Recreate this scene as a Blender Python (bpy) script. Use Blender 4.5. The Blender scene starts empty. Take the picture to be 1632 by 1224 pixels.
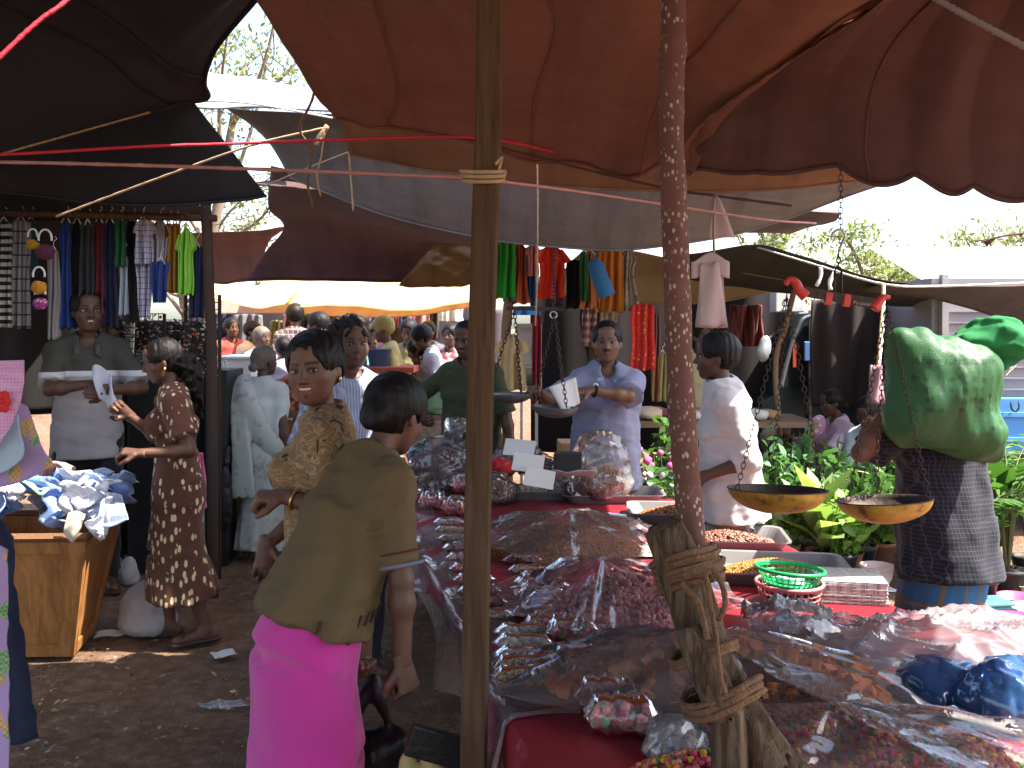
import bpy, bmesh, math, random
import numpy as np
from mathutils import Vector, Matrix
R = math.radians
random.seed(7); rng = np.random.default_rng(7)
SC = bpy.context.scene
# ---------------- camera, world, sun, exposure ----------------
FPX, HZ, CH = 1500.0, 520.0, 1.6          # focal length in photo pixels, horizon row, eye height
cam = bpy.data.cameras.new('camera'); cam_o = bpy.data.objects.new('camera', cam)
SC.collection.objects.link(cam_o); SC.camera = cam_o
cam_o.location = (0, 0, CH); cam_o.rotation_euler = (R(90), 0, 0)
cam.sensor_width = 36; cam.lens = 36*FPX/1632; cam.shift_y = -92/1632
cam.clip_start = .05; cam.clip_end = 2000
SUN = Vector((.55, -.12, .83)).normalized()
wd = bpy.data.worlds.new('World'); SC.world = wd; wd.use_nodes = True
_n = wd.node_tree.nodes; _bg = _n['Background']
_sky = _n.new('ShaderNodeTexSky'); _sky.sky_type = 'NISHITA'; _sky.sun_disc = False
_sky.sun_elevation = math.asin(SUN.z); _sky.sun_rotation = math.atan2(SUN.x, SUN.y)
_sky.dust_density = 2.5; _sky.air_density = 1.0
wd.node_tree.links.new(_sky.outputs[0], _bg.inputs[0]); _bg.inputs[1].default_value = .14
_sl = bpy.data.lights.new('sun', 'SUN'); _sl.energy = 4.6; _sl.angle = R(.5); _sl.color = (1, .95, .86)
_so = bpy.data.objects.new('sun', _sl); SC.collection.objects.link(_so)
_so.rotation_euler = (-SUN).to_track_quat('-Z', 'Y').to_euler(); _so.location = (20, 6, 34)
SC.view_settings.view_transform = 'Standard'; SC.view_settings.look = 'None'
SC.view_settings.exposure = 2.15; SC.view_settings.gamma = 1
SC.render.engine = 'CYCLES'; SC.cycles.use_denoising = True
SC.cycles.max_bounces = 8; SC.cycles.transparent_max_bounces = 24; SC.cycles.diffuse_bounces = 5
SC.cycles.sample_clamp_indirect = 6; SC.cycles.caustics_reflective = False; SC.cycles.caustics_refractive = False
# ---------------- placing ----------------
def P(px, py, d):            # point seen at a photo pixel, d metres in front of the camera
    return np.array(((px-816)/FPX*d, d, CH-(py-HZ)/FPX*d))
def G(px, py, h=0.0):        # point of the horizontal plane z=h seen at a pixel
    return P(px, py, (CH-h)*FPX/(py-HZ))
def PZ(px, py, z):           # point at height z above the horizon row
    return P(px, py, (z-CH)*FPX/(HZ-py))
V3 = lambda *a: np.array(a, float)
def unit(v): v = np.asarray(v, float); return v/max(1e-9, np.linalg.norm(v))
# ---------------- materials ----------------
MATS = {}
def lin(c):                   # sRGB 0-255 -> linear
    return tuple(((x/255)/12.92 if x/255 <= .04045 else ((x/255+.055)/1.055)**2.4) for x in c)
class NT:
    def __init__(s, name):
        s.m = bpy.data.materials.new(name); s.m.use_nodes = True
        s.t = s.m.node_tree; s.t.nodes.clear(); s.out = s.n('ShaderNodeOutputMaterial')
    def n(s, typ, **kw):
        o = s.t.nodes.new(typ)
        for k, v in kw.items(): setattr(o, k, v)
        return o
    def l(s, a, b): s.t.links.new(a, b)
    def val(s, sock, v):
        if hasattr(v, 'is_output'): s.l(v, sock)
        else:
            if isinstance(v, tuple) and len(v) == 3 and sock.type == 'RGBA': v = (*v, 1)
            sock.default_value = v
    def co(s, kind='Object'): return s.n('ShaderNodeTexCoord').outputs[kind]
    def mapn(s, co, scale=(1,1,1), rot=(0,0,0), loc=(0,0,0)):
        m = s.n('ShaderNodeMapping'); s.l(co, m.inputs[0]); m.inputs[1].default_value = loc
        m.inputs[2].default_value = rot; m.inputs[3].default_value = scale; return m.outputs[0]
    def noise(s, co, scale, detail=3, rough=.55, dist=0):
        m = s.n('ShaderNodeTexNoise'); s.l(co, m.inputs['Vector']); m.inputs['Scale'].default_value = scale
        m.inputs['Detail'].default_value = detail; m.inputs['Roughness'].default_value = rough
        m.inputs['Distortion'].default_value = dist; return m.outputs['Fac']
    def voro(s, co, scale, out='Distance', feature='F1', rnd=1):
        m = s.n('ShaderNodeTexVoronoi', feature=feature); s.l(co, m.inputs['Vector'])
        m.inputs['Scale'].default_value = scale; m.inputs['Randomness'].default_value = rnd; return m.outputs[out]
    def ramp(s, f, stops, interp='LINEAR'):
        m = s.n('ShaderNodeValToRGB'); s.l(f, m.inputs[0]); cr = m.color_ramp; cr.interpolation = interp
        while len(cr.elements) < len(stops): cr.elements.new(.5)
        for e, (p, c) in zip(cr.elements, stops):
            e.position = p; e.color = (*c, 1) if len(c) == 3 else c
        return m.outputs[0]
    def mix(s, f, a, b, blend='MIX'):
        m = s.n('ShaderNodeMix', data_type='RGBA', blend_type=blend)
        s.val(m.inputs[0], f); s.val(m.inputs[6], a); s.val(m.inputs[7], b); return m.outputs[2]
    def math(s, op, a, b=0.0, c=None):
        m = s.n('ShaderNodeMath', operation=op); s.val(m.inputs[0], a); s.val(m.inputs[1], b)
        if c is not None: s.val(m.inputs[2], c)
        return m.outputs[0]
    def xyz(s, co): m = s.n('ShaderNodeSeparateXYZ'); s.l(co, m.inputs[0]); return m.outputs
    def bump(s, h, strength=.3, dist=.01):
        m = s.n('ShaderNodeBump'); s.l(h, m.inputs['Height']); m.inputs['Strength'].default_value = strength
        m.inputs['Distance'].default_value = dist; return m.outputs[0]
    def bsdf(s, col, rough=.6, spec=.5, metal=0, normal=None, coat=0, sheen=0):
        b = s.n('ShaderNodeBsdfPrincipled'); s.val(b.inputs['Base Color'], col); s.val(b.inputs['Roughness'], rough)
        b.inputs['Specular IOR Level'].default_value = spec; b.inputs['Metallic'].default_value = metal
        b.inputs['Coat Weight'].default_value = coat; b.inputs['Sheen Weight'].default_value = sheen
        if normal is not None: s.l(normal, b.inputs['Normal'])
        return b.outputs[0]
    def done(s, sh): s.l(sh, s.out.inputs[0]); return s.m
    def mixs(s, f, a, b):
        m = s.n('ShaderNodeMixShader'); s.val(m.inputs[0], f); s.l(a, m.inputs[1]); s.l(b, m.inputs[2]); return m.outputs[0]
def plain(name, col, rough=.65, var=.25, scale=9, bump=.15, bscale=60, metal=0, spec=.4, sheen=0):
    """a surface of one colour with blotchy variation and fine relief"""
    if name in MATS: return MATS[name]
    t = NT(name); co = t.co(); nz = t.noise(co, scale, 4)
    c = t.mix(nz, tuple(x*(1-var) for x in col), tuple(min(1, x*(1+var)) for x in col))
    b = t.bump(t.noise(co, bscale, 3), bump, .01) if bump else None
    MATS[name] = t.done(t.bsdf(c, rough, spec, metal, b, sheen=sheen)); return MATS[name]
def cloth(name, col, pattern=None, c2=None, scale=30, transl=0, rough=.85, c3=None):
    """woven cloth; patterns are printed or woven colour"""
    if name in MATS: return MATS[name]
    t = NT(name); co = t.co(); base = t.mix(t.noise(co, 6, 3), tuple(x*.86 for x in col), tuple(min(1, x*1.12) for x in col))
    if pattern == 'leaf':       # small pale leaves
        d = t.n('ShaderNodeTexVoronoi', feature='F1'); 
        w = t.mix(.35, co, t.n('ShaderNodeTexNoise').outputs['Color'])
        t.l(t.mapn(co, (1.3, .9, .55), (.5, .7, .4)), d.inputs['Vector']); d.inputs['Scale'].default_value = scale
        m = t.ramp(d.outputs['Distance'], [(0, (1,1,1)), (.30, (1,1,1)), (.34, (0,0,0))])
        nn = t.ramp(t.noise(co, scale*.8, 2), [(.36, (0,0,0)), (.42, (1,1,1))])
        base = t.mix(t.math('MULTIPLY', m, nn), base, c2)
    elif pattern == 'swirl':    # painterly loops
        n1 = t.noise(t.mapn(co, (1, 1, 1.7)), scale*.35, 1.5, .5, 1.2)
        l1 = t.ramp(n1, [(.40, (0,0,0)), (.43, (1,1,1)), (.47, (1,1,1)), (.50, (0,0,0))])
        l2 = t.ramp(n1, [(.56, (0,0,0)), (.585, (1,1,1)), (.61, (0,0,0))])
        n2 = t.noise(t.mapn(co, (1.2, 1.2, .6), (.5, .3, 0)), scale*.55, 1, .4, .6)
        dk = t.ramp(n2, [(.66, (0,0,0)), (.69, (1,1,1))])
        base = t.mix(t.math('MULTIPLY', t.math('MAXIMUM', l1, l2), .75), base, c2); base = t.mix(dk, base, c3)
    elif pattern in ('plaid', 'grid', 'stripe', 'hstripe'):
        x, y, z = t.xyz(co)[:3]
        u = t.math('ADD', x, t.math('MULTIPLY', y, .8))
        def ln(v, duty):
            return t.math('LESS_THAN', t.math('FRACT', t.math('MULTIPLY', v, scale)), duty)
        if pattern == 'grid': m = t.math('MAXIMUM', ln(u, .14), ln(z, .14))
        elif pattern == 'plaid': m = t.math('MULTIPLY', t.math('ADD', ln(u, .5), ln(z, .5)), .5)
        elif pattern == 'stripe': m = ln(u, .4)
        else: m = ln(z, .5)
        base = t.mix(m, base, c2)
    elif pattern == 'dots':
        m = t.ramp(t.voro(co, scale, rnd=.5), [(.2, (1,1,1)), (.25, (0,0,0))])
        base = t.mix(m, base, c2)
    elif pattern == 'flower':
        m = t.ramp(t.noise(co, scale, 2), [(.6, (0,0,0)), (.64, (1,1,1))])
        m2 = t.ramp(t.noise(t.mapn(co, loc=(3,5,1)), scale, 2), [(.62, (0,0,0)), (.66, (1,1,1))])
        base = t.mix(m, base, c2); base = t.mix(m2, base, c3 or c2)
    b = t.bump(t.noise(co, 45, 3), .18, .008)
    sh = t.bsdf(base, rough, .25, normal=b, sheen=.1)
    if transl:
        tr = t.n('ShaderNodeBsdfTranslucent'); t.val(tr.inputs[0], base); sh = t.mixs(transl, sh, tr.outputs[0])
    MATS[name] = t.done(sh); return MATS[name]
def tarpmat(name, col, transl=.3, var=.3, rough=.8, tcol=None, gloss=0, stain_shade=.5):
    if name in MATS: return MATS[name]
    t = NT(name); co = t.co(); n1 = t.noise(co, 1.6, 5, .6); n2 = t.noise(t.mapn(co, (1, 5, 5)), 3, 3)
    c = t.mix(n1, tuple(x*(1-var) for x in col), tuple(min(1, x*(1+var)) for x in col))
    st = t.ramp(n2, [(.35, (.72,.72,.72)), (.6, (1,1,1))]); c = t.mix(stain_shade, c, st, 'MULTIPLY'); sk = t.ramp(t.noise(t.mapn(co, (5,.5,.5), (0,0,.35)), 1.1, 4, .6), [(.38, (.55,.5,.48)), (.52, (1,1,1))]); c = t.mix(stain_shade*.9, c, sk, 'MULTIPLY'); sp = t.ramp(t.noise(co, 7, 5, .7), [(.62, (1,1,1)), (.74, (.6,.56,.5))]); c = t.mix(stain_shade, c, sp, 'MULTIPLY')  # stains, plus dark streaks painted in as shading of folds
    b = t.bump(t.math('ADD', t.noise(t.mapn(co, (1,1,1)), 260, 2), t.math('MULTIPLY', t.noise(co, 8, 4, .6), 4)), .25, .006)
    sh = t.bsdf(c, rough, .3, normal=b)
    if gloss: sh = t.bsdf(c, .25, .6, normal=b)
    tr = t.n('ShaderNodeBsdfTranslucent'); t.val(tr.inputs[0], tcol or c)
    MATS[name] = t.done(t.mixs(transl, sh, tr.outputs[0])); return MATS[name]
def plastic(name, tint=(.96,.96,.97), haze=.045, refl=.015, rough=.05, hc=(.9,.9,.92)):
    """thin clear film: mostly see-through, mirror-like creases, slightly milky"""
    if name in MATS: return MATS[name]
    t = NT(name); co = t.co()
    tp = t.n('ShaderNodeBsdfTransparent'); t.val(tp.inputs[0], tint)
    gl = t.n('ShaderNodeBsdfGlossy'); t.val(gl.inputs[0], (1,1,1)); gl.inputs['Roughness'].default_value = rough
    bp = t.bump(t.noise(co, 14, 2, .5, .8), .22, .012); t.l(bp, gl.inputs['Normal'])
    df = t.n('ShaderNodeBsdfTranslucent'); t.val(df.inputs[0], hc)
    d2 = t.n('ShaderNodeBsdfDiffuse'); t.val(d2.inputs[0], hc)
    fr = t.n('ShaderNodeFresnel'); fr.inputs[0].default_value = 1.42; t.l(bp, fr.inputs['Normal'])
    a = t.mixs(haze, tp.outputs[0], t.mixs(.5, df.outputs[0], d2.outputs[0]))
    f = t.math('MINIMUM', t.math('ADD', t.math('MULTIPLY', fr.outputs[0], 1.0), refl), 1.0)
    MATS[name] = t.done(t.mixs(f, a, gl.outputs[0])); return MATS[name]
def vcol(name, rough=.5, spec=.5, bump=.1, coat=0, bscale=90):
    """colour comes from the mesh's own colour attribute (one colour per piece)"""
    if name in MATS: return MATS[name]
    t = NT(name); a = t.n('ShaderNodeVertexColor', layer_name='Col'); co = t.co()
    c = t.mix(t.noise(co, 40, 3), t.mix(.75, (0,0,0), a.outputs[0]), t.mix(.0, a.outputs[0], a.outputs[0]))
    b = t.bump(t.noise(co, bscale, 3), bump, .004)
    MATS[name] = t.done(t.bsdf(c, rough, spec, normal=b, coat=coat)); return MATS[name]
# ---------------- mesh helpers ----------------
LINK = SC.collection.objects.link
def me(name, v, f, mat=None, smooth=False, cols=None):
    m = bpy.data.meshes.new(name); v = np.asarray(v, np.float32)
    if isinstance(f, np.ndarray):
        nf, k = f.shape; m.vertices.add(len(v)); m.vertices.foreach_set('co', v.ravel())
        m.loops.add(nf*k); m.loops.foreach_set('vertex_index', f.astype(np.int32).ravel())
        m.polygons.add(nf); m.polygons.foreach_set('loop_start', np.arange(0, nf*k, k, dtype=np.int32))
        m.update(calc_edges=True)
    else:
        m.from_pydata(v.tolist(), [], [list(map(int, q)) for q in f])
    m.validate(verbose=False)
    if smooth: m.polygons.foreach_set('use_smooth', [True]*len(m.polygons))
    if cols is not None:
        ca = m.color_attributes.new('Col', 'FLOAT_COLOR', 'POINT')
        cc = np.ones((len(v), 4), np.float32); cc[:, :3] = cols; ca.data.foreach_set('color', cc.ravel())
    if mat: m.materials.append(mat)
    return m
def ob(name, v, f=None, mat=None, parent=None, smooth=False, cols=None, label=None, cat=None, group=None, kind=None):
    """one mesh object; v is world space (the parent's location is taken off), or v is a ready mesh"""
    if isinstance(v, bpy.types.Mesh): m = v; o = bpy.data.objects.new(name, m)
    else:
        v = np.asarray(v, float)
        if parent is not None:
            p = parent; off = np.zeros(3)
            while p is not None: off += np.array(p.location); p = p.parent
            v = v-off
        elif label:               # top-level mesh: origin at its base
            c = (v.min(0)+v.max(0))/2; c[2] = v[:, 2].min(); v = v-c
        m = me(name, v, f, mat, smooth, cols); o = bpy.data.objects.new(name, m)
        if parent is None and label: o.location = c
    LINK(o); o.parent = parent
    tag(o, label, cat, group, kind); return o
def tag(o, label=None, cat=None, group=None, kind=None):
    if label: o['label'] = label
    if cat: o['category'] = cat
    if group: o['group'] = group
    if kind: o['kind'] = kind
    return o
def thing(name, label, cat, loc=(0,0,0), group=None):
    o = bpy.data.objects.new(name, None); LINK(o); o.location = tuple(float(x) for x in loc)
    o.empty_display_size = .1; return tag(o, label, cat, group)
def dup(o, loc=None, rot=None, parent=None, label=None):
    c = o.copy(); LINK(c); c.parent = parent
    if loc is not None: c.location = loc
    if rot is not None: c.rotation_euler = rot
    if label: c['label'] = label
    for ch in o.children: dup(ch, parent=c)
    return c
def join(parts):
    vs, fs, n = [], [], 0
    for v, f in parts:
        vs.append(np.asarray(v, float)); fs += [[i+n for i in q] for q in f]; n += len(v)
    return np.concatenate(vs), fs
def rep(v, f, xf):            # many placed copies of a small mesh as one numpy mesh; xf = list of (3x3, loc)
    v = np.asarray(v, float); f = np.asarray(f, int); n = len(v)
    M = np.array([x[0] for x in xf]); L = np.array([x[1] for x in xf])
    VV = np.einsum('nij,kj->nki', M, v)+L[:, None]; FF = f[None]+(np.arange(len(xf))*n)[:, None, None]
    return VV.reshape(-1, 3), FF.reshape(-1, f.shape[1])
def rot(ax, ay, az): return np.array(Matrix.Rotation(az,3,'Z')@Matrix.Rotation(ay,3,'Y')@Matrix.Rotation(ax,3,'X'))
def box(c, s, M=None, bev=0.0):
    hx, hy, hz = np.array(s)/2
    if bev <= 0:
        v = np.array([[x,y,z] for x in (-hx,hx) for y in (-hy,hy) for z in (-hz,hz)])
        f = [[0,1,3,2],[4,6,7,5],[0,4,5,1],[2,3,7,6],[0,2,6,4],[1,5,7,3]]
    else:
        bm = bmesh.new(); bmesh.ops.create_cube(bm, size=1)
        for q in bm.verts: q.co = (q.co.x*2*hx, q.co.y*2*hy, q.co.z*2*hz)
        bmesh.ops.bevel(bm, geom=bm.edges[:], offset=bev, segments=2, affect='EDGES', profile=.6)
        v = np.array([q.co[:] for q in bm.verts]); bm.verts.index_update(); f = [[q.index for q in g.verts] for g in bm.faces]; bm.free()
    if M is not None: v = v@np.asarray(M).T
    return v+np.asarray(c), f
def tube(pts, r, n=8, cap=True, twist=0, seed=None, rough=0):
    """sweep along pts; r scalar or list"""
    pts = np.asarray(pts, float); m = len(pts); r = np.broadcast_to(np.asarray(r, float), (m,)).copy()
    tg = np.gradient(pts, axis=0); tg /= np.linalg.norm(tg, axis=1)[:, None]+1e-9
    u = np.cross(tg[0], [0,0,1]); u = unit(u) if np.linalg.norm(u) > .05 else V3(1,0,0)
    vs = []; g = np.random.default_rng(seed)
    for i in range(m):
        u = unit(u-tg[i]*np.dot(u, tg[i])); w = np.cross(tg[i], u)
        a = np.arange(n)/n*2*np.pi+twist*i
        rr = r[i]*(1+rough*(g.random(n)-.5))
        vs.append(pts[i]+np.outer(np.cos(a)*rr, u)+np.outer(np.sin(a)*rr, w))
    v = np.concatenate(vs); f = []
    for i in range(m-1):
        for j in range(n):
            k = (j+1) % n; f.append([i*n+j, i*n+k, (i+1)*n+k, (i+1)*n+j])
    if cap: f.append(list(range(n))[::-1]); f.append([(m-1)*n+j for j in range(n)])
    return v, f
def lathe(prof, n=24, c=(0,0,0), M=None):
    """closed profile list of (r,z); r=0 ends are fanned"""
    v, f = [], []; a = np.arange(n)/n*2*np.pi
    for r, z in prof: v += [[r*math.cos(t), r*math.sin(t), z] for t in a]
    for i in range(len(prof)-1):
        for j in range(n):
            k = (j+1) % n; f.append([i*n+j, i*n+k, (i+1)*n+k, (i+1)*n+j])
    v = np.array(v)
    if M is not None: v = v@np.asarray(M).T
    return v+np.asarray(c), f
def grid(fn, nu, nv, closed_u=False):
    u = np.linspace(0, 1, nu); w = np.linspace(0, 1, nv); U, W = np.meshgrid(u, w, indexing='ij')
    v = fn(U.ravel(), W.ravel()); f = []
    for i in range(nu-1):
        for j in range(nv-1): f.append([i*nv+j, (i+1)*nv+j, (i+1)*nv+j+1, i*nv+j+1])
    return v, f
def crom(pts, n):             # Catmull-Rom through pts
    pts = np.asarray(pts, float); m = len(pts)
    if m == 2: return pts[0]+np.linspace(0,1,n)[:, None]*(pts[1]-pts[0])
    q = np.vstack([2*pts[0]-pts[1], pts, 2*pts[-1]-pts[-2]]); t = np.linspace(0, m-1-1e-6, n); i = t.astype(int); s = (t-i)[:, None]
    a, b, c, d = q[i], q[i+1], q[i+2], q[i+3]
    return .5*((2*b)+(-a+c)*s+(2*a-5*b+4*c-d)*s**2+(-a+3*b-3*c+d)*s**3)
def sinz(p, fr, seed=0):      # smooth pseudo noise of points, roughly -1..1
    g = np.random.default_rng(seed); p = np.asarray(p); o = 0
    for k in range(4):
        d = g.normal(size=3); d /= np.linalg.norm(d); e = g.normal(size=3); e /= np.linalg.norm(e)
        o = o+np.sin(fr*(1+.5*k)*(p@d)+g.random()*6+1.3*np.sin(fr*.7*(p@e)+g.random()*6))/(1+.5*k)
    return o/2.2
def solid(o, th): 
    s = o.modifiers.new('thick', 'SOLIDIFY'); s.thickness = th; s.offset = 0; return o
def rope(name, pts, r, mat, label, n=40, sag=0.0, twisted=True, group=None, cat='rope', extra=()):
    pts = crom(pts, n); t = np.linspace(0, 1, n); pts[:, 2] -= sag*4*t*(1-t)
    if twisted:
        g = np.sin(np.arange(n)*2.4); ps = [tube(pts, r*(1+.12*g), 6, twist=.5)]
    else: ps = [tube(pts, r, 6)]
    ps += list(extra)
    v, f = join(ps); return ob(name, v, f, mat, smooth=True, label=label, cat=cat, group=group)
# ================= setting: ground, tarps, poles, ropes, trees =================
t = NT('dirt'); co = t.co()
n1 = t.ramp(t.noise(co, 1.3, 6, .65), [(.3,(0,0,0)),(.68,(1,1,1))]); n2 = t.noise(co, 14, 5, .65); n3 = t.noise(co, 90, 3, .6)
c = t.mix(n1, (.135,.074,.046), (.23,.135,.085)); c = t.mix(t.ramp(n2, [(.45,(0,0,0)), (.7,(1,1,1))]), c, (.29,.19,.125))
c = t.mix(t.ramp(t.voro(co, 38), [(.0,(1,1,1)), (.16,(0,0,0))]), c, (.34,.27,.20))
b = t.bump(t.math('ADD', t.math('MULTIPLY', n2, 2.0), n3), 1.0, .025)
M_DIRT = t.done(t.bsdf(c, .95, .15, normal=b))
xs = np.concatenate([[-300,-120,-50,-20], np.linspace(-8, 8, 65), [20,50,120,300]])
ys = np.concatenate([[-60,-20,-6], np.linspace(-2, 16, 73), [24,40,80,200,500]])
X, Y = np.meshgrid(xs, ys, indexing='ij'); pp = np.stack([X.ravel(), Y.ravel(), 0*X.ravel()], 1)
pp[:, 2] = .012*sinz(pp, 2.1, 3)+.007*sinz(pp, 5.5, 4)-.012
f = [[i*len(ys)+j, (i+1)*len(ys)+j, (i+1)*len(ys)+j+1, i*len(ys)+j+1] for i in range(len(xs)-1) for j in range(len(ys)-1)]
ob('ground', pp, f, M_DIRT, smooth=True, kind='structure', label='trampled brown earth of the market lane', cat='ground')
# trodden leaf litter and grit
lv = np.array([[-1,0,0],[-.3,.45,.15],[1,0,.05],[-.2,-.5,.1]]); xf, cl = [], []
for i in range(5200):
    y = 2.2+rng.random()**1.3*6; x = -3.4+rng.random()*3.6
    if i % 3 == 0: x = -2.4+rng.normal()*.5; y = 3.6+rng.normal()*.5
    s = .005+.015*rng.random()**2
    xf.append((rot(rng.normal()*.25, rng.normal()*.25, rng.random()*6.3)*s, V3(x, y, .004+.006*rng.random())))
    c = np.array([(.24,.16,.09),(.36,.25,.13),(.14,.09,.05),(.42,.35,.24),(.30,.18,.08)][rng.integers(5)])*(.6+.7*rng.random()); cl += [c]*4
v, f = rep(lv, [[0,3,2,1]], xf)
ob('leaf_litter', v, f, vcol('litter', .9, .2), cols=np.array(cl), kind='stuff', label='dry leaf scraps scattered over the trodden earth', cat='litter')

# ---- tarpaulins: coarse control rows (photo pixel + distance, or world point) smoothed into sheets ----
W = lambda x, y, z: V3(x, y, z)
def sheet(rows, nu, nv):
    rows = [crom(r, nv) for r in rows]; A = np.array(rows)
    return np.array([crom(A[:, j], nu) for j in range(nv)]).transpose(1, 0, 2)    # nu x nv x 3
def tarp(name, label, rows, mat, nu=60, nv=80, wr=.015, wf=3.0, seed=1, folds=None, th=.004, group='market tarpaulins', hem=True, seams=()):
    A = sheet(rows, nu, nv); p = A.reshape(-1, 3)
    p = p.copy(); p[:, 2] += wr*sinz(p, wf, seed)+wr*.4*sinz(p, wf*3.1, seed+1)
    if folds is not None:
        U, Wv = np.meshgrid(np.linspace(0,1,nu), np.linspace(0,1,nv), indexing='ij'); p[:, 2] += folds(U.ravel(), Wv.ravel())
    f = [[i*nv+j, (i+1)*nv+j, (i+1)*nv+j+1, i*nv+j+1] for i in range(nu-1) for j in range(nv-1)]
    root = thing(name, label, 'tarpaulin', p.mean(0), group)
    o = solid(ob('sheet', p, f, mat, parent=root, smooth=True), th)
    for s in seams:
        e = p.reshape(nu, nv, 3)[:, int(s*(nv-1))]; ob('seam', *tube(e+V3(0,0,-.004), .006, 5), mat, parent=root, smooth=True)
    if hem:                                   # stitched hem cord along the first row
        e = p.reshape(nu, nv, 3)[0]; ob('hem', *tube(e+V3(0,0,-.004), .009, 6), mat, parent=root, smooth=True)
    return root
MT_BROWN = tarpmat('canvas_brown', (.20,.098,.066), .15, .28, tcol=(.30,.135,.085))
MT_DARK = tarpmat('canvas_plum', (.115,.062,.053), .10, .25, tcol=(.24,.11,.075))
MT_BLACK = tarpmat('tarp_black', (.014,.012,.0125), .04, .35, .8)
MT_GREY = tarpmat('canvas_grey', (.235,.21,.21), .07, .12, tcol=(.30,.26,.25))
MT_PALE = tarpmat('canvas_pale', (.30,.28,.31), .10, .12)
MT_TAN = tarpmat('canvas_tan', (.33,.19,.115), .36, .15, tcol=(.46,.25,.14))
MT_PLUM2 = tarpmat('tarp_purple', (.12,.065,.072), .12, .2, tcol=(.24,.10,.10))
MT_YEL = tarpmat('tarp_cream', (.80,.70,.45), .65, .06, tcol=(.95,.80,.42), stain_shade=.15)
MT_SHINY = tarpmat('tarp_shiny_brown', (.26,.16,.06), .25, .2, gloss=1, tcol=(.40,.22,.06))
MT_CREAM = tarpmat('canvas_cream', (.50,.36,.22), .42, .1, tcol=(.60,.42,.24), stain_shade=.2)
MT_RED = tarpmat('tarp_rust', (.20,.095,.07), .12, .2, tcol=(.4,.17,.11))
MT_OLIVE = tarpmat('tarp_olive', (.06,.054,.045), .03, .2, tcol=(.15,.11,.06))
M_ROPE = plain('rope_tan', (.42,.29,.16), .9, .3, 40, .5, 200)
M_ROPER = plain('rope_red', (.62,.03,.06), .6, .2, 40, .4, 200)
M_ROPEP = plain('rope_pink', (.50,.24,.22), .7, .2, 40, .4, 200)
M_ROPEW = plain('rope_white', (.75,.73,.68), .8, .1, 40, .4, 200)
M_ROPED = plain('rope_dark', (.10,.045,.04), .8, .2, 40, .4, 200)
M_COIR = plain('coir_rope', (.17,.088,.042), .95, .4, 60, .9, 160)

# brown canvas over the sweet table and the viewer
def gath(U, Wv): return -.10*np.abs(np.sin(Wv*np.pi*4.5+.9*np.sin(U*4)+2.2*U))**.8*np.clip(U*1.3+.15, 0, 1)*np.clip(1.15-U, 0, 1)+.02*np.sin(Wv*23+U*7)
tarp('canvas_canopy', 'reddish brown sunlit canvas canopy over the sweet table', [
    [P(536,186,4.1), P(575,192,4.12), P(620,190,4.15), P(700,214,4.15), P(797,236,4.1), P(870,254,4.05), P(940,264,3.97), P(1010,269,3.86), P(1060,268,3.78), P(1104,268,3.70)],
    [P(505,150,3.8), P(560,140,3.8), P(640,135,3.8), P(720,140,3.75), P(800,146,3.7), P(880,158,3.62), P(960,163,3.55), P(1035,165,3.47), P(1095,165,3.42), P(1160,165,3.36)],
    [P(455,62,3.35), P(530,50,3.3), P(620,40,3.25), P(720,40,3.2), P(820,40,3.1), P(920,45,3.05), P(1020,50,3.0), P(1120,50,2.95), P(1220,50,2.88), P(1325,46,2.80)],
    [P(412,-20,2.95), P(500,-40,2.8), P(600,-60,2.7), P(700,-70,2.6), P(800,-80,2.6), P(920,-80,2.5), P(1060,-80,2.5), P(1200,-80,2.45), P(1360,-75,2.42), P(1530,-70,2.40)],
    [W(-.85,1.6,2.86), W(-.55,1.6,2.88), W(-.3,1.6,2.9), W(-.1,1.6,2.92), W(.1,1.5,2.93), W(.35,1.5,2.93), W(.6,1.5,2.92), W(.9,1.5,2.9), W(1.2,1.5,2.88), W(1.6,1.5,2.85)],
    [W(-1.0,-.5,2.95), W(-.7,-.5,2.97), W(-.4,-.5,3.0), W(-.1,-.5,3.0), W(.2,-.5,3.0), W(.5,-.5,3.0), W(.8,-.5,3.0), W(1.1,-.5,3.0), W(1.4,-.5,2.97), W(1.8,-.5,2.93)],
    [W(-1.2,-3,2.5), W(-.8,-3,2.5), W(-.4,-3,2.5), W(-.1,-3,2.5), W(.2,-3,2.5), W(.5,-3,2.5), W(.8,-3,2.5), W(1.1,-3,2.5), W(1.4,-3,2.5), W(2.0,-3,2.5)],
], MT_BROWN, 90, 150, .012, 3, 11, gath, seams=(.22,.52,.8))
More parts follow.
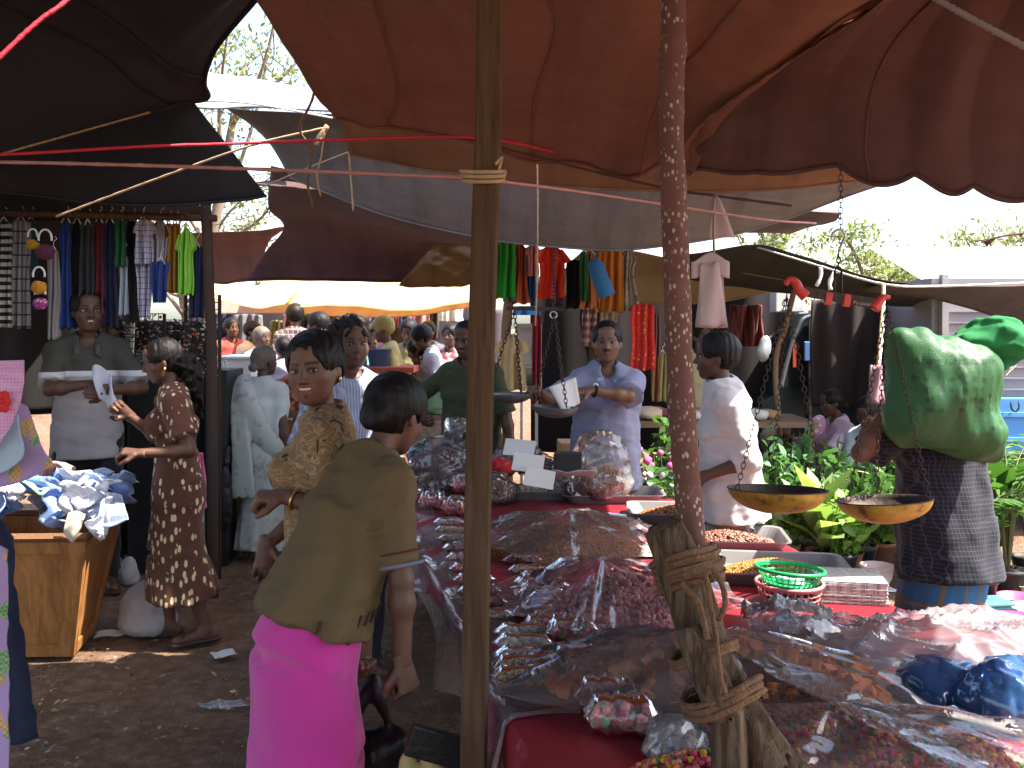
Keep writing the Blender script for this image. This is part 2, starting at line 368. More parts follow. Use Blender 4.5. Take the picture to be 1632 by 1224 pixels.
# darker canvas sewn on at the right, gathered along its seam
def gath2(U, Wv): return -.055*np.abs(np.sin(Wv*np.pi*7+1.2*U))*np.clip(1.4*Wv+.1, 0, 1)+.012*np.sin(U*9+Wv*31)
dk = tarp('canvas_canopy', 'dark plum canvas hanging lower in gathered folds at the upper right', [
    [P(1092,268,3.72), P(1150,268,3.6), P(1225,264,3.45), P(1305,262,3.35), P(1374,268,3.25), P(1448,278,3.15), P(1505,284,3.1), P(1560,290,3.05), P(1632,300,3.0), P(1720,312,2.95), P(1850,330,2.9), P(2000,345,2.9), P(2060,348,2.9)],
    [P(1088,235,3.62), P(1140,225,3.5), P(1210,215,3.4), P(1290,210,3.3), P(1365,205,3.2), P(1440,205,3.1), P(1500,205,3.05), P(1560,205,3.0), P(1640,205,2.95), P(1740,205,2.9), P(1880,200,2.85), P(2030,190,2.8), P(2090,190,2.8)],
    [P(1130,175,3.42), P(1180,155,3.35), P(1240,135,3.25), P(1310,118,3.15), P(1385,105,3.05), P(1460,95,2.98), P(1530,85,2.9), P(1600,75,2.85), P(1690,65,2.8), P(1800,50,2.7), P(1950,30,2.65), P(2120,10,2.6), P(2190,8,2.6)],
    [P(1215,110,3.1), P(1260,85,3.05), P(1320,60,2.95), P(1380,35,2.9), P(1450,15,2.85), P(1530,-10,2.75), P(1610,-35,2.7), P(1700,-60,2.6), P(1800,-90,2.5), P(1920,-110,2.4), P(2080,-130,2.4), P(2280,-150,2.3), P(2370,-155,2.3)],
    [P(1330,30,2.8), P(1380,-5,2.75), P(1440,-40,2.65), P(1510,-70,2.6), P(1590,-100,2.5), P(1680,-140,2.4), P(1780,-180,2.3), P(1890,-220,2.2), P(2020,-260,2.1), P(2180,-300,2.0), P(2380,-330,2.0), P(2600,-350,1.95), P(2730,-355,1.95)],
    [P(1470,-50,2.5), P(1540,-100,2.4), P(1620,-150,2.3), P(1710,-200,2.2), P(1810,-250,2.1), P(1930,-310,2.0), P(2060,-370,1.9), P(2210,-430,1.8), P(2400,-500,1.7), P(2620,-560,1.6), P(2880,-620,1.55), P(3150,-660,1.5), P(3330,-665,1.5)],
    [W(1.3+.11*i,1.2,2.93) for i in range(13)],
    [W(1.3+.11*i,-.8,2.95) for i in range(13)],
], MT_DARK, 60, 170, .008, 4, 21, gath2, seams=(.35,.7))
seam = crom([P(1088,250,3.6), P(1090,225,3.56), P(1130,172,3.38), P(1215,108,3.05), P(1300,52,2.82), P(1400,-10,2.6)], 40)
v, f = grid(lambda u, w: np.array([seam[int(round(a*39))] for a in u])+np.outer(w-.5, V3(.055,0,.045))+np.outer(np.ones_like(w), V3(0,-.01,-.035))+np.outer(.004*np.sin(u*90), V3(0,0,1)), 40, 4)
solid(ob('seam_strap', v, f, tarpmat('strap', (.22,.10,.06), .15), parent=dk, smooth=True), .003)
# next tarp behind: tan band under the edge
tarp('canvas_canopy', 'tan canvas strip showing just beyond the brown canopy edge', [
    [P(556,243,5.2), P(650,262,5.2), P(760,282,5.1), P(880,297,5.0), P(1050,304,4.9), P(1200,302,4.7), P(1310,292,4.6), P(1424,281,4.5)],
    [P(548,215,4.9), P(650,225,4.9), P(760,240,4.85), P(880,255,4.8), P(1050,265,4.7), P(1200,262,4.5), P(1310,258,4.4), P(1440,262,4.3)],
    [P(540,188,4.6), P(640,180,4.5), P(760,190,4.5), P(880,200,4.45), P(1050,205,4.4), P(1200,205,4.3), P(1310,205,4.2), P(1460,215,4.0)],
], MT_TAN, 30, 70, .010, 4, 31)
# grey canvas sagging behind, its sunlit top showing through the gap at the left
tarp('canvas_canopy', 'grey canvas sagging in a long belly behind the two poles', [
    [P(462,282,6.70), P(560,322,6.58), P(660,356,6.46), P(760,378,6.34), P(860,390,6.22), P(960,395,6.10), P(1050,392,5.98), P(1180,370,5.86), P(1260,345,5.74), P(1330,318,5.62), P(1428,283,5.50)],
    [P(432,232,6.45), P(540,270,6.34), P(650,305,6.23), P(760,330,6.12), P(860,345,6.01), P(960,350,5.90), P(1050,350,5.79), P(1180,335,5.68), P(1260,318,5.57), P(1340,298,5.46), P(1436,274,5.35)],
    [P(395,196,6.15), P(520,218,6.06), P(640,240,5.96), P(760,265,5.87), P(860,285,5.77), P(960,295,5.68), P(1050,298,5.58), P(1180,290,5.49), P(1260,283,5.39), P(1340,274,5.29), P(1440,266,5.20)],
    [P(360,172,5.80), P(520,182,5.72), P(640,195,5.65), P(760,215,5.58), P(860,230,5.50), P(960,240,5.42), P(1050,245,5.35), P(1180,248,5.27), P(1260,250,5.20), P(1340,255,5.12), P(1440,262,5.05)],
], MT_GREY, 46, 110, .012, 3, 41, seams=(.33,.62))
tarp('canvas_canopy', 'pale sunlit canvas roof dappled by the tree, seen through the gap', [
    [P(282,168,6.7), P(350,170,6.7), P(440,172,6.7), P(530,176,6.7)],
    [P(318,142,7.3), P(370,146,7.3), P(440,150,7.3), P(530,160,7.3)],
    [P(326,114,8.0), P(380,122,8.0), P(450,134,8.0), P(540,150,8.0)],
], MT_PALE, 24, 40, .012, 4, 51)
# black tarps of the left stall
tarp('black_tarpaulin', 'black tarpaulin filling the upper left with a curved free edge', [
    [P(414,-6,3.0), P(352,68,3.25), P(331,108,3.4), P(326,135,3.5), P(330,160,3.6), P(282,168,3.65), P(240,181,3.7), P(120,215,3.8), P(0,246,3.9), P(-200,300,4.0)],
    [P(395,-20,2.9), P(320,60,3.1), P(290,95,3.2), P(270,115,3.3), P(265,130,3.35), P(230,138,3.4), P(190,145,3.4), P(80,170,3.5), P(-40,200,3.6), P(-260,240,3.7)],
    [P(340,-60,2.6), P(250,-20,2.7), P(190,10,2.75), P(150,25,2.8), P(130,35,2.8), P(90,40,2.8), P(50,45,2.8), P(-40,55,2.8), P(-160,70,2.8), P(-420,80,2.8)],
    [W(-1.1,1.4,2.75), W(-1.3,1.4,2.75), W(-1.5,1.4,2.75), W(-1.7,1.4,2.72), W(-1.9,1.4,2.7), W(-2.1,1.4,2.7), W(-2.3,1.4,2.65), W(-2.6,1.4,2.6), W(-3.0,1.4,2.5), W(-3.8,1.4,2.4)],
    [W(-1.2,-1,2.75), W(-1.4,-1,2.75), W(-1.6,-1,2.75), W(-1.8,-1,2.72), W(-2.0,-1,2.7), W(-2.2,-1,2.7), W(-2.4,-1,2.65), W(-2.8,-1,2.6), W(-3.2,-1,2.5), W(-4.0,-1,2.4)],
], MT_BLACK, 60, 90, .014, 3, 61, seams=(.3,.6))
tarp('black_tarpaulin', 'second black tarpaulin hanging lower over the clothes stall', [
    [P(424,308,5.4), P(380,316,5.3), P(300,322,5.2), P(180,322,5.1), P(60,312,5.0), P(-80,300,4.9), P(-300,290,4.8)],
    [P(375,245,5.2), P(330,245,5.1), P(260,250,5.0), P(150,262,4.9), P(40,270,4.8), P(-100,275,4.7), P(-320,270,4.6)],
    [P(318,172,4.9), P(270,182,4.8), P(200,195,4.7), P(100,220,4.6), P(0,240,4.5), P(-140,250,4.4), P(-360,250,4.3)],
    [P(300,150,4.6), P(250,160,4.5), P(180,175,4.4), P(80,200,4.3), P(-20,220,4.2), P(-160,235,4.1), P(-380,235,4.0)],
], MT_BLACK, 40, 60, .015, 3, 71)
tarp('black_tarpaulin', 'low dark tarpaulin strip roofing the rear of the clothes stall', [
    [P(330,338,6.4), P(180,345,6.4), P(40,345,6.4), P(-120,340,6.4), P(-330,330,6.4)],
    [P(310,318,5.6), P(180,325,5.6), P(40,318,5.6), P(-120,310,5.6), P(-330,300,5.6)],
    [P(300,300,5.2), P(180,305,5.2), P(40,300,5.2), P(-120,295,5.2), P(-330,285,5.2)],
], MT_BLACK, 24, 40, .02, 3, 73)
# purple and rust tarps beyond
tarp('purple_tarpaulin', 'dusky purple tarpaulin slung low in the middle distance', [
    [P(392,446,9.2), P(470,446,9.2), P(560,448,9.2), P(640,450,9.2), P(690,446,9.2), P(760,440,9.2)],
    [P(424,400,9.0), P(500,398,9.0), P(580,400,9.0), P(650,402,9.0), P(720,400,9.0), P(790,400,9.0)],
    [P(452,362,8.6), P(510,352,8.5), P(580,362,8.5), P(650,375,8.4), P(720,385,8.3), P(800,390,8.2)],
    [P(428,330,8.0), P(500,330,7.8), P(580,345,7.7), P(650,362,7.6), P(720,375,7.5), P(800,385,7.4)],
    [P(432,262,7.2), P(500,280,7.0), P(580,318,6.9), P(650,345,6.8), P(720,365,6.7), P(800,380,6.7)],
], MT_PLUM2, 50, 60, .012, 3, 81)
tarp('rust_tarpaulin', 'rust coloured tarpaulin patch beside the clothes stall post', [
    [P(300,448,9.5), P(340,452,9.5), P(385,450,9.5), P(410,440,9.4)],
    [P(300,400,9.3), P(345,400,9.3), P(395,398,9.3), P(430,385,9.2)],
    [P(300,372,9.0), P(340,372,9.0), P(395,368,9.0), P(458,360,8.8)],
], MT_RED, 24, 34, .02, 5, 91)
tarp('shiny_tarpaulin', 'shiny crumpled ochre plastic sheet next to the sawn post', [
    [P(636,454,9.0), P(690,456,9.0), P(760,452,9.0), P(800,448,9.0)],
    [P(668,415,8.8), P(710,412,8.8), P(765,410,8.8), P(800,408,8.8)],
    [P(690,385,8.6), P(720,376,8.6), P(765,374,8.6), P(800,374,8.6)],
], MT_SHINY, 40, 50, .03, 7, 95)
tarp('cream_tarpaulin', 'glaring cream tarpaulin awning lit through by the sun', [
    [P(470,488,11.2), P(520,488,11.2), P(570,489,11.2), P(620,494,11.2), P(680,492,11.2), P(740,483,11.2), P(800,475,11.2)],
    [P(440,470,11.6), P(500,466,11.6), P(560,466,11.6), P(620,468,11.6), P(680,466,11.6), P(740,462,11.6), P(800,458,11.6)],
    [P(415,452,12.2), P(480,450,12.2), P(560,452,12.2), P(620,453,12.2), P(680,452,12.2), P(740,450,12.2), P(800,448,12.2)],
    [P(405,428,13.5), P(480,428,13.5), P(560,428,13.5), P(620,428,13.5), P(680,428,13.5), P(740,428,13.5), P(800,428,13.5)],
], MT_YEL, 30, 60, .02, 3, 101)
tarp('cream_tarpaulin', 'sagging white tarpaulin end left of the cream awning', [
    [P(330,470,10.5), P(370,480,10.5), P(410,488,10.5), P(455,482,10.6)],
    [P(330,458,11.0), P(370,462,11.0), P(420,468,11.0), P(470,468,11.1)],
    [P(320,450,11.6), P(370,452,11.6), P(430,455,11.6), P(480,455,11.6)],
], MT_YEL, 16, 30, .02, 4, 103)
tarp('pink_tarpaulin', 'pinkish tarpaulin skirt under the cream awning', [
    [P(330,500,12.6), P(440,500,12.6), P(560,505,12.6), P(660,503,12.6), P(760,488,12.6)],
    [P(330,480,12.9), P(440,484,12.9), P(560,492,12.9), P(660,492,12.9), P(760,478,12.9)],
    [P(320,462,13.4), P(440,466,13.4), P(560,470,13.4), P(660,470,13.4), P(770,462,13.4)],
], tarpmat('tarp_pink', (.45,.27,.22), .5, .15, tcol=(.62,.33,.26)), 20, 50, .015, 4, 105)
# clothing stall roof at the middle right: cream cloth and a dark tarp above it
tarp('cream_awning', 'cream cloth roof of the middle clothes stall', [
    [P(880,468,8.50), P(960,474,8.46), P(1060,484,8.42), P(1130,482,8.38), P(1200,472,8.34), P(1268,458,8.30)],
    [P(900,430,8.00), P(970,432,7.98), P(1060,440,7.96), P(1130,444,7.94), P(1200,448,7.92), P(1268,452,7.90)],
    [P(930,398,7.40), P(1000,400,7.40), P(1060,412,7.40), P(1130,424,7.40), P(1200,438,7.40), P(1268,450,7.40)],
], MT_CREAM, 24, 50, .012, 4, 111)
tarp('dark_awning', 'dark olive tarpaulin peaked over the van beside the clothes stall', [
    [P(1040,428,8.00), P(1120,448,7.93), P(1200,458,7.87), P(1270,468,7.80), P(1340,478,7.73), P(1420,486,7.67), P(1500,492,7.60)],
    [P(1070,415,7.40), P(1130,425,7.35), P(1200,432,7.30), P(1270,440,7.25), P(1340,452,7.20), P(1420,462,7.15), P(1510,470,7.10)],
    [P(1090,404,6.90), P(1150,395,6.85), P(1205,389,6.80), P(1270,404,6.75), P(1340,425,6.70), P(1410,447,6.65), P(1520,458,6.60)],
], MT_OLIVE, 24, 60, .014, 4, 121)
tarp('dark_awning', 'drooping brown tarpaulin edge at the right above the grey shutter', [
    [P(1380,462,7.10), P(1460,470,7.08), P(1530,486,7.06), P(1590,505,7.04), P(1640,528,7.02), P(1760,560,7.00)],
    [P(1395,457,6.80), P(1470,462,6.78), P(1540,468,6.76), P(1600,476,6.74), P(1660,484,6.72), P(1780,500,6.70)],
    [P(1405,455,6.50), P(1480,456,6.48), P(1550,456,6.46), P(1620,456,6.44), P(1680,456,6.42), P(1800,456,6.40)],
], tarpmat('tarp_umber', (.12,.08,.058), .05, .2), 24, 50, .012, 4, 131)

# ---- posts ----
t = NT('sawn_wood'); co = t.mapn(t.co(), (14, 14, 1.1)); n1 = t.noise(co, 3, 5, .65, .6); n2 = t.noise(t.co(), 3, 3)
c = t.ramp(n1, [(.25,(.035,.019,.010)), (.5,(.095,.054,.028)), (.75,(.15,.088,.048))]); c = t.mix(t.math('MULTIPLY', n2, .5), c, (.06,.035,.02))
M_SAWN = t.done(t.bsdf(c, .85, .2, normal=t.bump(n1, .6, .006)))
t = NT('speckled_bark'); co = t.co(); n1 = t.noise(co, 20, 5)
c = t.mix(n1, (.085,.036,.026), (.18,.085,.062)); sp = t.ramp(t.voro(t.mapn(co, (1,1,.6)), 90), [(.0,(1,1,1)), (.24,(1,1,1)), (.36,(0,0,0))])
sp = t.math('MULTIPLY', sp, t.ramp(t.noise(co, 22, 2), [(.42,(0,0,0)), (.52,(1,1,1))])); c = t.mix(sp, c, (.42,.35,.28))
M_BARK = t.done(t.bsdf(c, .8, .25, normal=t.bump(t.math('ADD', n1, sp), .5, .006)))
t = NT('old_timber'); co = t.mapn(t.co(), (16, 16, 1.6)); n1 = t.noise(co, 2.2, 5, .7, .8); n2 = t.noise(t.co(), 11, 4)
c = t.ramp(n1, [(.28,(.012,.008,.005)), (.46,(.07,.045,.026)), (.62,(.15,.105,.066)), (.8,(.25,.185,.12))]); c = t.mix(t.ramp(n2, [(.5,(0,0,0)),(.75,(.7,.7,.7))]), c, (.05,.03,.02))
M_OLDW = t.done(t.bsdf(c, .9, .15, normal=t.bump(n1, 1.0, .012)))
# sawn post (left), slightly bowed; foot in the earth
a = crom([P(783,-170,2.4), P(782,0,2.4), P(777,250,2.4), P(768,520,2.4), P(762,800,2.4), P(755,1224,2.4), np.array([*P(753,1500,2.4)[:2], -.05])], 34)
def post(pts, wx, wy, seed):
    g = np.random.default_rng(seed); vs, f = [], []; n = len(pts)
    for i, p in enumerate(pts):
        for sx, sy in ((-1,-.72),(-.8,-1),(.8,-1),(1,-.72),(1,.75),(.8,1),(-.8,1),(-1,.75)):
            vs.append(p+V3(sx*wx*(1+g.normal()*.012), sy*wy*(1+g.normal()*.012), 0))
        if i:
            for j in range(8): k = (j+1) % 8; b = (i-1)*8; f.append([b+j, b+k, b+8+k, b+8+j])
    f.append([7,6,5,4,3,2,1,0]); f.append([(n-1)*8+j for j in range(8)]); return np.array(vs), f
a = a[::-1]; wx = .034
v, f = post(a, wx, .03, 5); ob('timber_post', v, f, M_SAWN, label='squared brown sawn timber post standing left of the sweet table', cat='post')
v, f = join([tube(np.array([a[0]*0+P(770,275,2.4)+V3(math.cos(q)*(.05+.003*k), math.sin(q)*.045, .012*k-.02+.01*math.sin(q)) for k in range(3) for q in np.linspace(0, 6.28, 18)]), .0055, 6),
    tube(crom([P(790,262,2.36), P(800,250,2.38), P(795,270,2.36)], 10), .004, 6)])
ob('rope_lashing', v, f, M_ROPE, smooth=True, label='tan rope lashed round the sawn post at head height', cat='rope')
# speckled pole lashed to a leaning stump
pt = crom([P(1076,-200,2.15), P(1074,0,2.15), P(1070,200,2.15), P(1078,420,2.15), P(1086,640,2.15), P(1098,800,2.15), P(1108,930,2.15), P(1122,1010,2.17)], 46)
g = np.random.default_rng(3); rr = .0285+.004*np.linspace(0,1,46)+.0012*g.normal(size=46)
v, f = tube(pt, rr, 14, rough=.06, seed=2); ob('bark_pole', v, f, M_BARK, smooth=True, label='slim reddish pole with pale lichen specks tied upright to a stump', cat='pole')
def log(pts, r, seed, n=16, flat=1.0):
    g = np.random.default_rng(seed); v, f = tube(pts, r, n, seed=seed, rough=.0)
    a = np.arange(n)/n*2*np.pi; prof = 1+.10*np.sin(3*a+seed)+.08*np.sin(5*a+2*seed)+.05*g.normal(size=n)
    c = np.repeat(pts, n, 0); v = c+(v-c)*np.tile(prof, len(pts))[:, None]*(1+.008*g.normal(size=len(v)))[:, None]; return v, f
st = thing('forked_stump', 'leaning grey weathered timber stump bound with coir rope amid the sweets', 'stump', P(1190,1130,1.95))
p1 = crom([P(1056,838,2.02), P(1085,905,2.02), P(1112,990,2.0), P(1140,1070,1.98), P(1185,1150,1.94), P(1235,1224,1.92), P(1275,1300,1.9), np.array([.72,1.85,-.05])], 40)
ob('trunk', *log(p1, np.interp(np.linspace(0,1,40), [0,.15,.5,1], [.040,.047,.046,.052]), 4, 28), M_OLDW, parent=st, smooth=True)
p2 = crom([P(1100,1000,1.93), P(1125,1070,1.9), P(1150,1130,1.9), P(1165,1200,1.9), np.array([.45,1.9,-.05])], 24)
ob('branch', *log(p2, np.linspace(.036,.034,24), 9, 24), M_OLDW, parent=st, smooth=True)
ax = unit(p1[12]-p1[8])
def lash(c, rx, turns, w, seed, r=.0075, ry=None):
    g = np.random.default_rng(seed); q = np.linspace(0, turns*2*np.pi, int(turns*22)); e1 = unit(np.cross(ax, [0,1,0])); e2 = unit(np.cross(ax, e1))
    return tube(np.array([c+e1*math.cos(t)*rx*(1+.03*g.normal())+e2*math.sin(t)*(ry or rx)*(1+.03*g.normal())+ax*((i/len(q)-.5)*w+.006*math.sin(t*2+seed)) for i, t in enumerate(q)]), r, 6, rough=.35, seed=seed)
ps = [lash(P(1094,905,2.08), .070, 5, .075, 1, .008, .122), lash(P(1096,902,2.08), .074, 2, .05, 7, .007, .127), lash(P(1122,1040,1.96), .070, 2, .02, 2, .006, .075), lash(P(1152,1112,1.93), .082, 3, .04, 3, .007, .07),
      tube(crom([P(1135,905,1.95), P(1152,935,1.93), P(1155,965,1.92), P(1146,990,1.92)], 14), .006, 6, rough=.4, seed=4), tube(crom([P(1125,915,1.93), P(1132,960,1.92), P(1142,1020,1.88), P(1148,1075,1.86), P(1156,1105,1.85)], 18), .005, 6, rough=.4, seed=5),
      tube(crom([P(1086,930,1.95), P(1112,960,1.92), P(1128,1020,1.88)], 14), .007, 6, rough=.4, seed=6)]
v, f = join(ps); ob('coir_binding', v, f, M_COIR, label='frayed brown coir rope binding the speckled pole to the stump', cat='rope')
# side posts carrying the stalls
def rpost(pts, r, mat, label, seed=1):
    p = crom(pts, 24); v, f = tube(p, r, 10, rough=.12, seed=seed); return ob('wooden_post', v, f, mat, smooth=True, label=label, cat='post')
gp = lambda px, d: np.array([(px-816)/FPX*d, d, -.03])
rpost([gp(340,5.6), P(338,600,5.6), P(334,470,5.6), P(328,330,5.6), P(326,318,5.6)], .032, plain('post_dark', (.045,.028,.02), .85, .3, 9, .5), 'dark corner post of the left clothes stall hung with trinkets', 2)
rpost([gp(812,7.6), P(806,560,7.6), P(812,470,7.6), P(822,384,7.6)], .04, plain('pole_tan', (.25,.15,.08), .8), 'tan pole under the green and orange garments', 3)
rpost([gp(940,7.4), P(945,560,7.4), P(952,470,7.4), P(958,405,7.4)], .03, M_SAWN, 'thin brown pole behind the grey shirted vendor', 4)
rpost([gp(-60,5.6), P(-60,560,5.6), P(-62,300,5.6)], .035, M_SAWN, 'rear post at the far left of the clothes stall', 5)
rpost([gp(1262,7.6), P(1236,600,7.6), P(1252,520,7.6), P(1266,462,7.6)], .022, plain('pole_tan', (.25,.15,.08)), 'thin tan stick leaning by the van cab', 6)

# ---- ropes ----
rope('rope', [P(-500,262,3.2), P(-20,247,3.4), P(220,234,3.5), P(370,229,3.6), P(530,223,3.7), P(760,219,3.8), P(900,245,4.0)], .0062, M_ROPER, 'taut bright red rope crossing the upper left to the sawn post')
rope('rope', [P(-400,480,2.0), P(-20,110,2.2), P(60,35,2.25), P(125,-15,2.3), P(330,-200,2.5)], .006, M_ROPER, 'short red rope in the top left corner')
rope('rope', [P(-500,252,3.2), P(-20,258,3.0), P(240,264,2.9), P(500,273,2.75), P(762,284,2.42)], .0062, M_ROPEP, 'pale pink rope running from the left edge to the sawn post')
rope('rope', [P(0,246,3.5), P(120,212,3.6), P(245,177,3.7)], .0045, M_ROPE, 'thin tan cord rising to the black tarpaulin')
rope('rope', [P(90,345,4.4), P(250,285,4.2), P(400,232,4.1), P(520,203,4.1)], .0055, M_ROPE, 'frayed tan rope slanting up to the canopy corner', extra=[tube(crom([P(522,200,4.1), P(512,215,4.1), P(505,232,4.1)], 8), .012, 7, rough=.8, seed=3), tube(crom([P(518,205,4.1), P(512,250,4.1), P(505,280,4.1), P(511,312,4.1)], 14), .005, 5, rough=.5, seed=8)])
rope('rope', [P(500,-15,3.2), P(497,80,3.5), P(500,150,3.8), P(478,205,3.95), P(497,240,4.0), P(490,290,4.0), P(500,335,4.0)], .006, M_COIR, 'knotted coir cord dangling from the brown canopy corner')
rope('rope', [P(414,300,5.6), P(480,272,5.4), P(556,242,5.2)], .0045, M_ROPE, 'tan cord tying the grey canvas corner', extra=[tube(crom([P(556,242,5.2), P(560,290,5.2), P(563,336,5.2)], 8), .006, 5, rough=.5, seed=2)])
rope('rope', [P(300,160,4.4), P(400,165,4.3), P(530,188,4.2)], .005, M_ROPEW, 'white cord across the sky gap to the canopy corner')
rope('rope', [P(530,188,4.2), P(640,200,4.2), P(760,225,4.1), P(900,262,3.95), P(1060,300,3.7), P(1140,312,3.5), P(1262,328,3.4)], .0055, M_ROPED, 'dark maroon cord strung below the canopy edge past the speckled pole')
rope('rope', [P(790,288,2.42), P(920,305,2.7), P(1060,326,3.0), P(1220,350,3.3), P(1300,356,3.6)], .0045, M_ROPEP, 'faded pink cord passing behind the speckled pole')
rope('rope', [P(856,250,4.4), P(857,320,4.4), P(856,440,4.4), P(853,520,4.4)], .004, M_ROPE, 'thin straight string hanging in front of the red garment')
rope('rope', [P(1200,392,6.9), P(1300,422,6.2), P(1405,452,5.4), P(1500,456,5.3), P(1700,448,5.2)], .007, M_ROPEW, 'pale rope along the dark awning edge to the right', extra=[tube(crom([P(1308,425,6.2), P(1308,440,6.2), P(1301,456,6.2)], 6), .012, 6, rough=.6, seed=3), tube(crom([P(1332,430,6.0), P(1322,450,6.0), P(1324,462,6.0)], 6), .012, 6, rough=.6, seed=4)])
rope('rope', [P(1470,-15,2.3), P(1540,25,2.25), P(1640,78,2.2)], .008, plain('rope_grey', (.25,.22,.22)), 'grey rope under the dark canvas at the top right corner')
rope('rope', [P(1564,386,5.0), P(1590,378,5.0), P(1632,372,5.0), P(1700,370,5.0)], .006, M_ROPED, 'dark cord with a torn rag in the bright gap at the right', extra=[(np.array([P(1566,382,5.0), P(1592,377,5.0), P(1572,394,5.0), P(1568,383,5.02), P(1592,377,5.02), P(1572,394,5.02)]), [[0,1,2],[5,4,3],[0,3,4,1],[1,4,5,2],[2,5,3,0]])])
rope('rope', [P(430,338,6.8), P(330,362,6.2), P(300,372,6.0)], .003, M_ROPE, 'fine string between the clothes stall post and purple tarpaulin')

# ---- trees ----
def tree(name, label, base, h, crown_c, crown_r, n, leaf, seed, limbs=7, col=(.09,.13,.035), bare=False, group='trees around the market'):
    g = np.random.default_rng(seed); root = thing(name, label, 'tree', base, group); base = np.asarray(base, float); crown_c = np.asarray(crown_c, float); crown_r = np.asarray(crown_r, float)
    ps = []; top = base+(crown_c-base)*.8; ps.append(tube(crom([base-V3(0,0,.1), base+(top-base)*.5+g.normal(size=3)*.15, top], 12), np.linspace(.24, .12, 12)*h/8, 9, rough=.1, seed=seed)); tips = []
    for i in range(limbs):
        s = base+(top-base)*(.45+.55*g.random()); d = g.normal(size=3); d[2] = abs(d[2])*.5; e = crown_c+unit(d)*crown_r*.85
        mid = (s+e)/2+g.normal(size=3)*.3; q = crom([s, mid, e], 12); ps.append(tube(q, np.linspace(.09, .02, 12)*h/8, 6, rough=.1, seed=i)); tips += list(q[4:])
        for k in range(4):
            s2 = q[4+2*k if 4+2*k < 12 else 11]; e2 = s2+g.normal(size=3)*crown_r*.35; q2 = crom([s2, (s2+e2)/2+g.normal(size=3)*.1, e2], 8); ps.append(tube(q2, np.linspace(.03, .008, 8)*h/8, 5)); tips += list(q2[2:])
    v, f = join(ps); ob('trunk', v, f, plain('tree_bark', (.16,.12,.085), .9, .3, 8, .6, 40), parent=root, smooth=True)
    tips = np.array(tips); xf, cl = [], []
    for i in range(n):
        c = tips[g.integers(len(tips))]+g.normal(size=3)*crown_r*(.10 if not bare else .06); s = leaf*(.6+.8*g.random())
        xf.append((rot(g.normal()*.9, g.normal()*.9, g.random()*6.3)*s, c)); k = np.array(col)*(.55+.9*g.random())*np.array([1+.3*g.random(),1,1]); cl += [k]*6
    lvv = np.array([[-.5,0,0],[-.2,.2,.05],[.2,.2,.05],[.55,0,-.05],[.2,-.2,.05],[-.2,-.2,.05]])
    v, f = rep(lvv, [[0,5,2,1],[5,4,3,2]], xf)
    ob('crown', v, f, MLEAF, parent=root, cols=np.array(cl), kind='stuff'); return root
t = NT('leaves'); a = t.n('ShaderNodeVertexColor', layer_name='Col').outputs[0]
tr = t.n('ShaderNodeBsdfTranslucent'); t.val(tr.inputs[0], t.mix(1.0, a, (1.5,1.6,.7), 'MULTIPLY'))
MLEAF = t.done(t.mixs(.35, t.bsdf(a, .45, .4), tr.outputs[0]))
tree('shade_tree', 'loose leafy tree above the pale roof in the sky gap', (-6.2,17,0), 4.5, P(400,60,17), (1.6,1.5,1.7), 2400, .09, 1, col=(.15,.20,.07))
tree('shade_tree', 'spreading tree with bare grey boughs behind the clothes stall', (-7.6,20,0), 4, P(365,330,20), (3.0,2,1.2), 2600, .11, 2, 14, bare=True, col=(.16,.2,.08))
tree('shade_tree', 'distant green tree behind the dark peaked awning', (14.0,34,0), 8, P(1370,428,34), (4.5,3,1.5), 5200, .17, 3, col=(.17,.22,.09))
tree('shade_tree', 'tree crown at the right edge above the tin roof', (19.5,34,0), 9, P(1650,390,34), (3.2,3,2.4), 3600, .17, 4, col=(.17,.21,.1))
tree('shade_tree', 'small rounded treetop beside the hanging paper bags', (9.6,36,0), 8, P(1215,385,36), (1.4,1.4,1.0), 1200, .17, 5, col=(.17,.21,.1))
# tin roofed building beyond
hb = thing('tin_roof_building', 'low building with pale corrugated tin roof at the far right', 'building', (17,26,0))
n = 60; xs = np.linspace(10.6, 24, n*2); rv = []
for i, x in enumerate(xs):
    for j in range(2):
        rv.append([x+(1-j)*-.2, 23.0+j*5, 2.55+.95*j+.03*math.sin(i*math.pi/2)+(-.5 if j == 0 else 0)+.45])
f = [[2*i, 2*i+2, 2*i+3, 2*i+1] for i in range(len(xs)-1)]
solid(ob('roof', np.array(rv), f, plain('tin_roof', (.62,.60,.58), .5, .15, 2, .1, 30, .3), parent=hb), .01)
ob('wall', *box((17.4,26.5,1.25), (13,6,2.5)), plain('plaster_wall', (.55,.52,.46), .9), parent=hb)
ob('door', *box((14.5,23.49,1.0), (1.0,.06,2.0)), plain('door_brown', (.16,.09,.05)), parent=hb)
for x in (12.6, 17.6, 20.2): ob('window', *box((x,23.49,1.45), (1.1,.06,.9)), plain('shade_glass', (.05,.06,.07), .2), parent=hb)
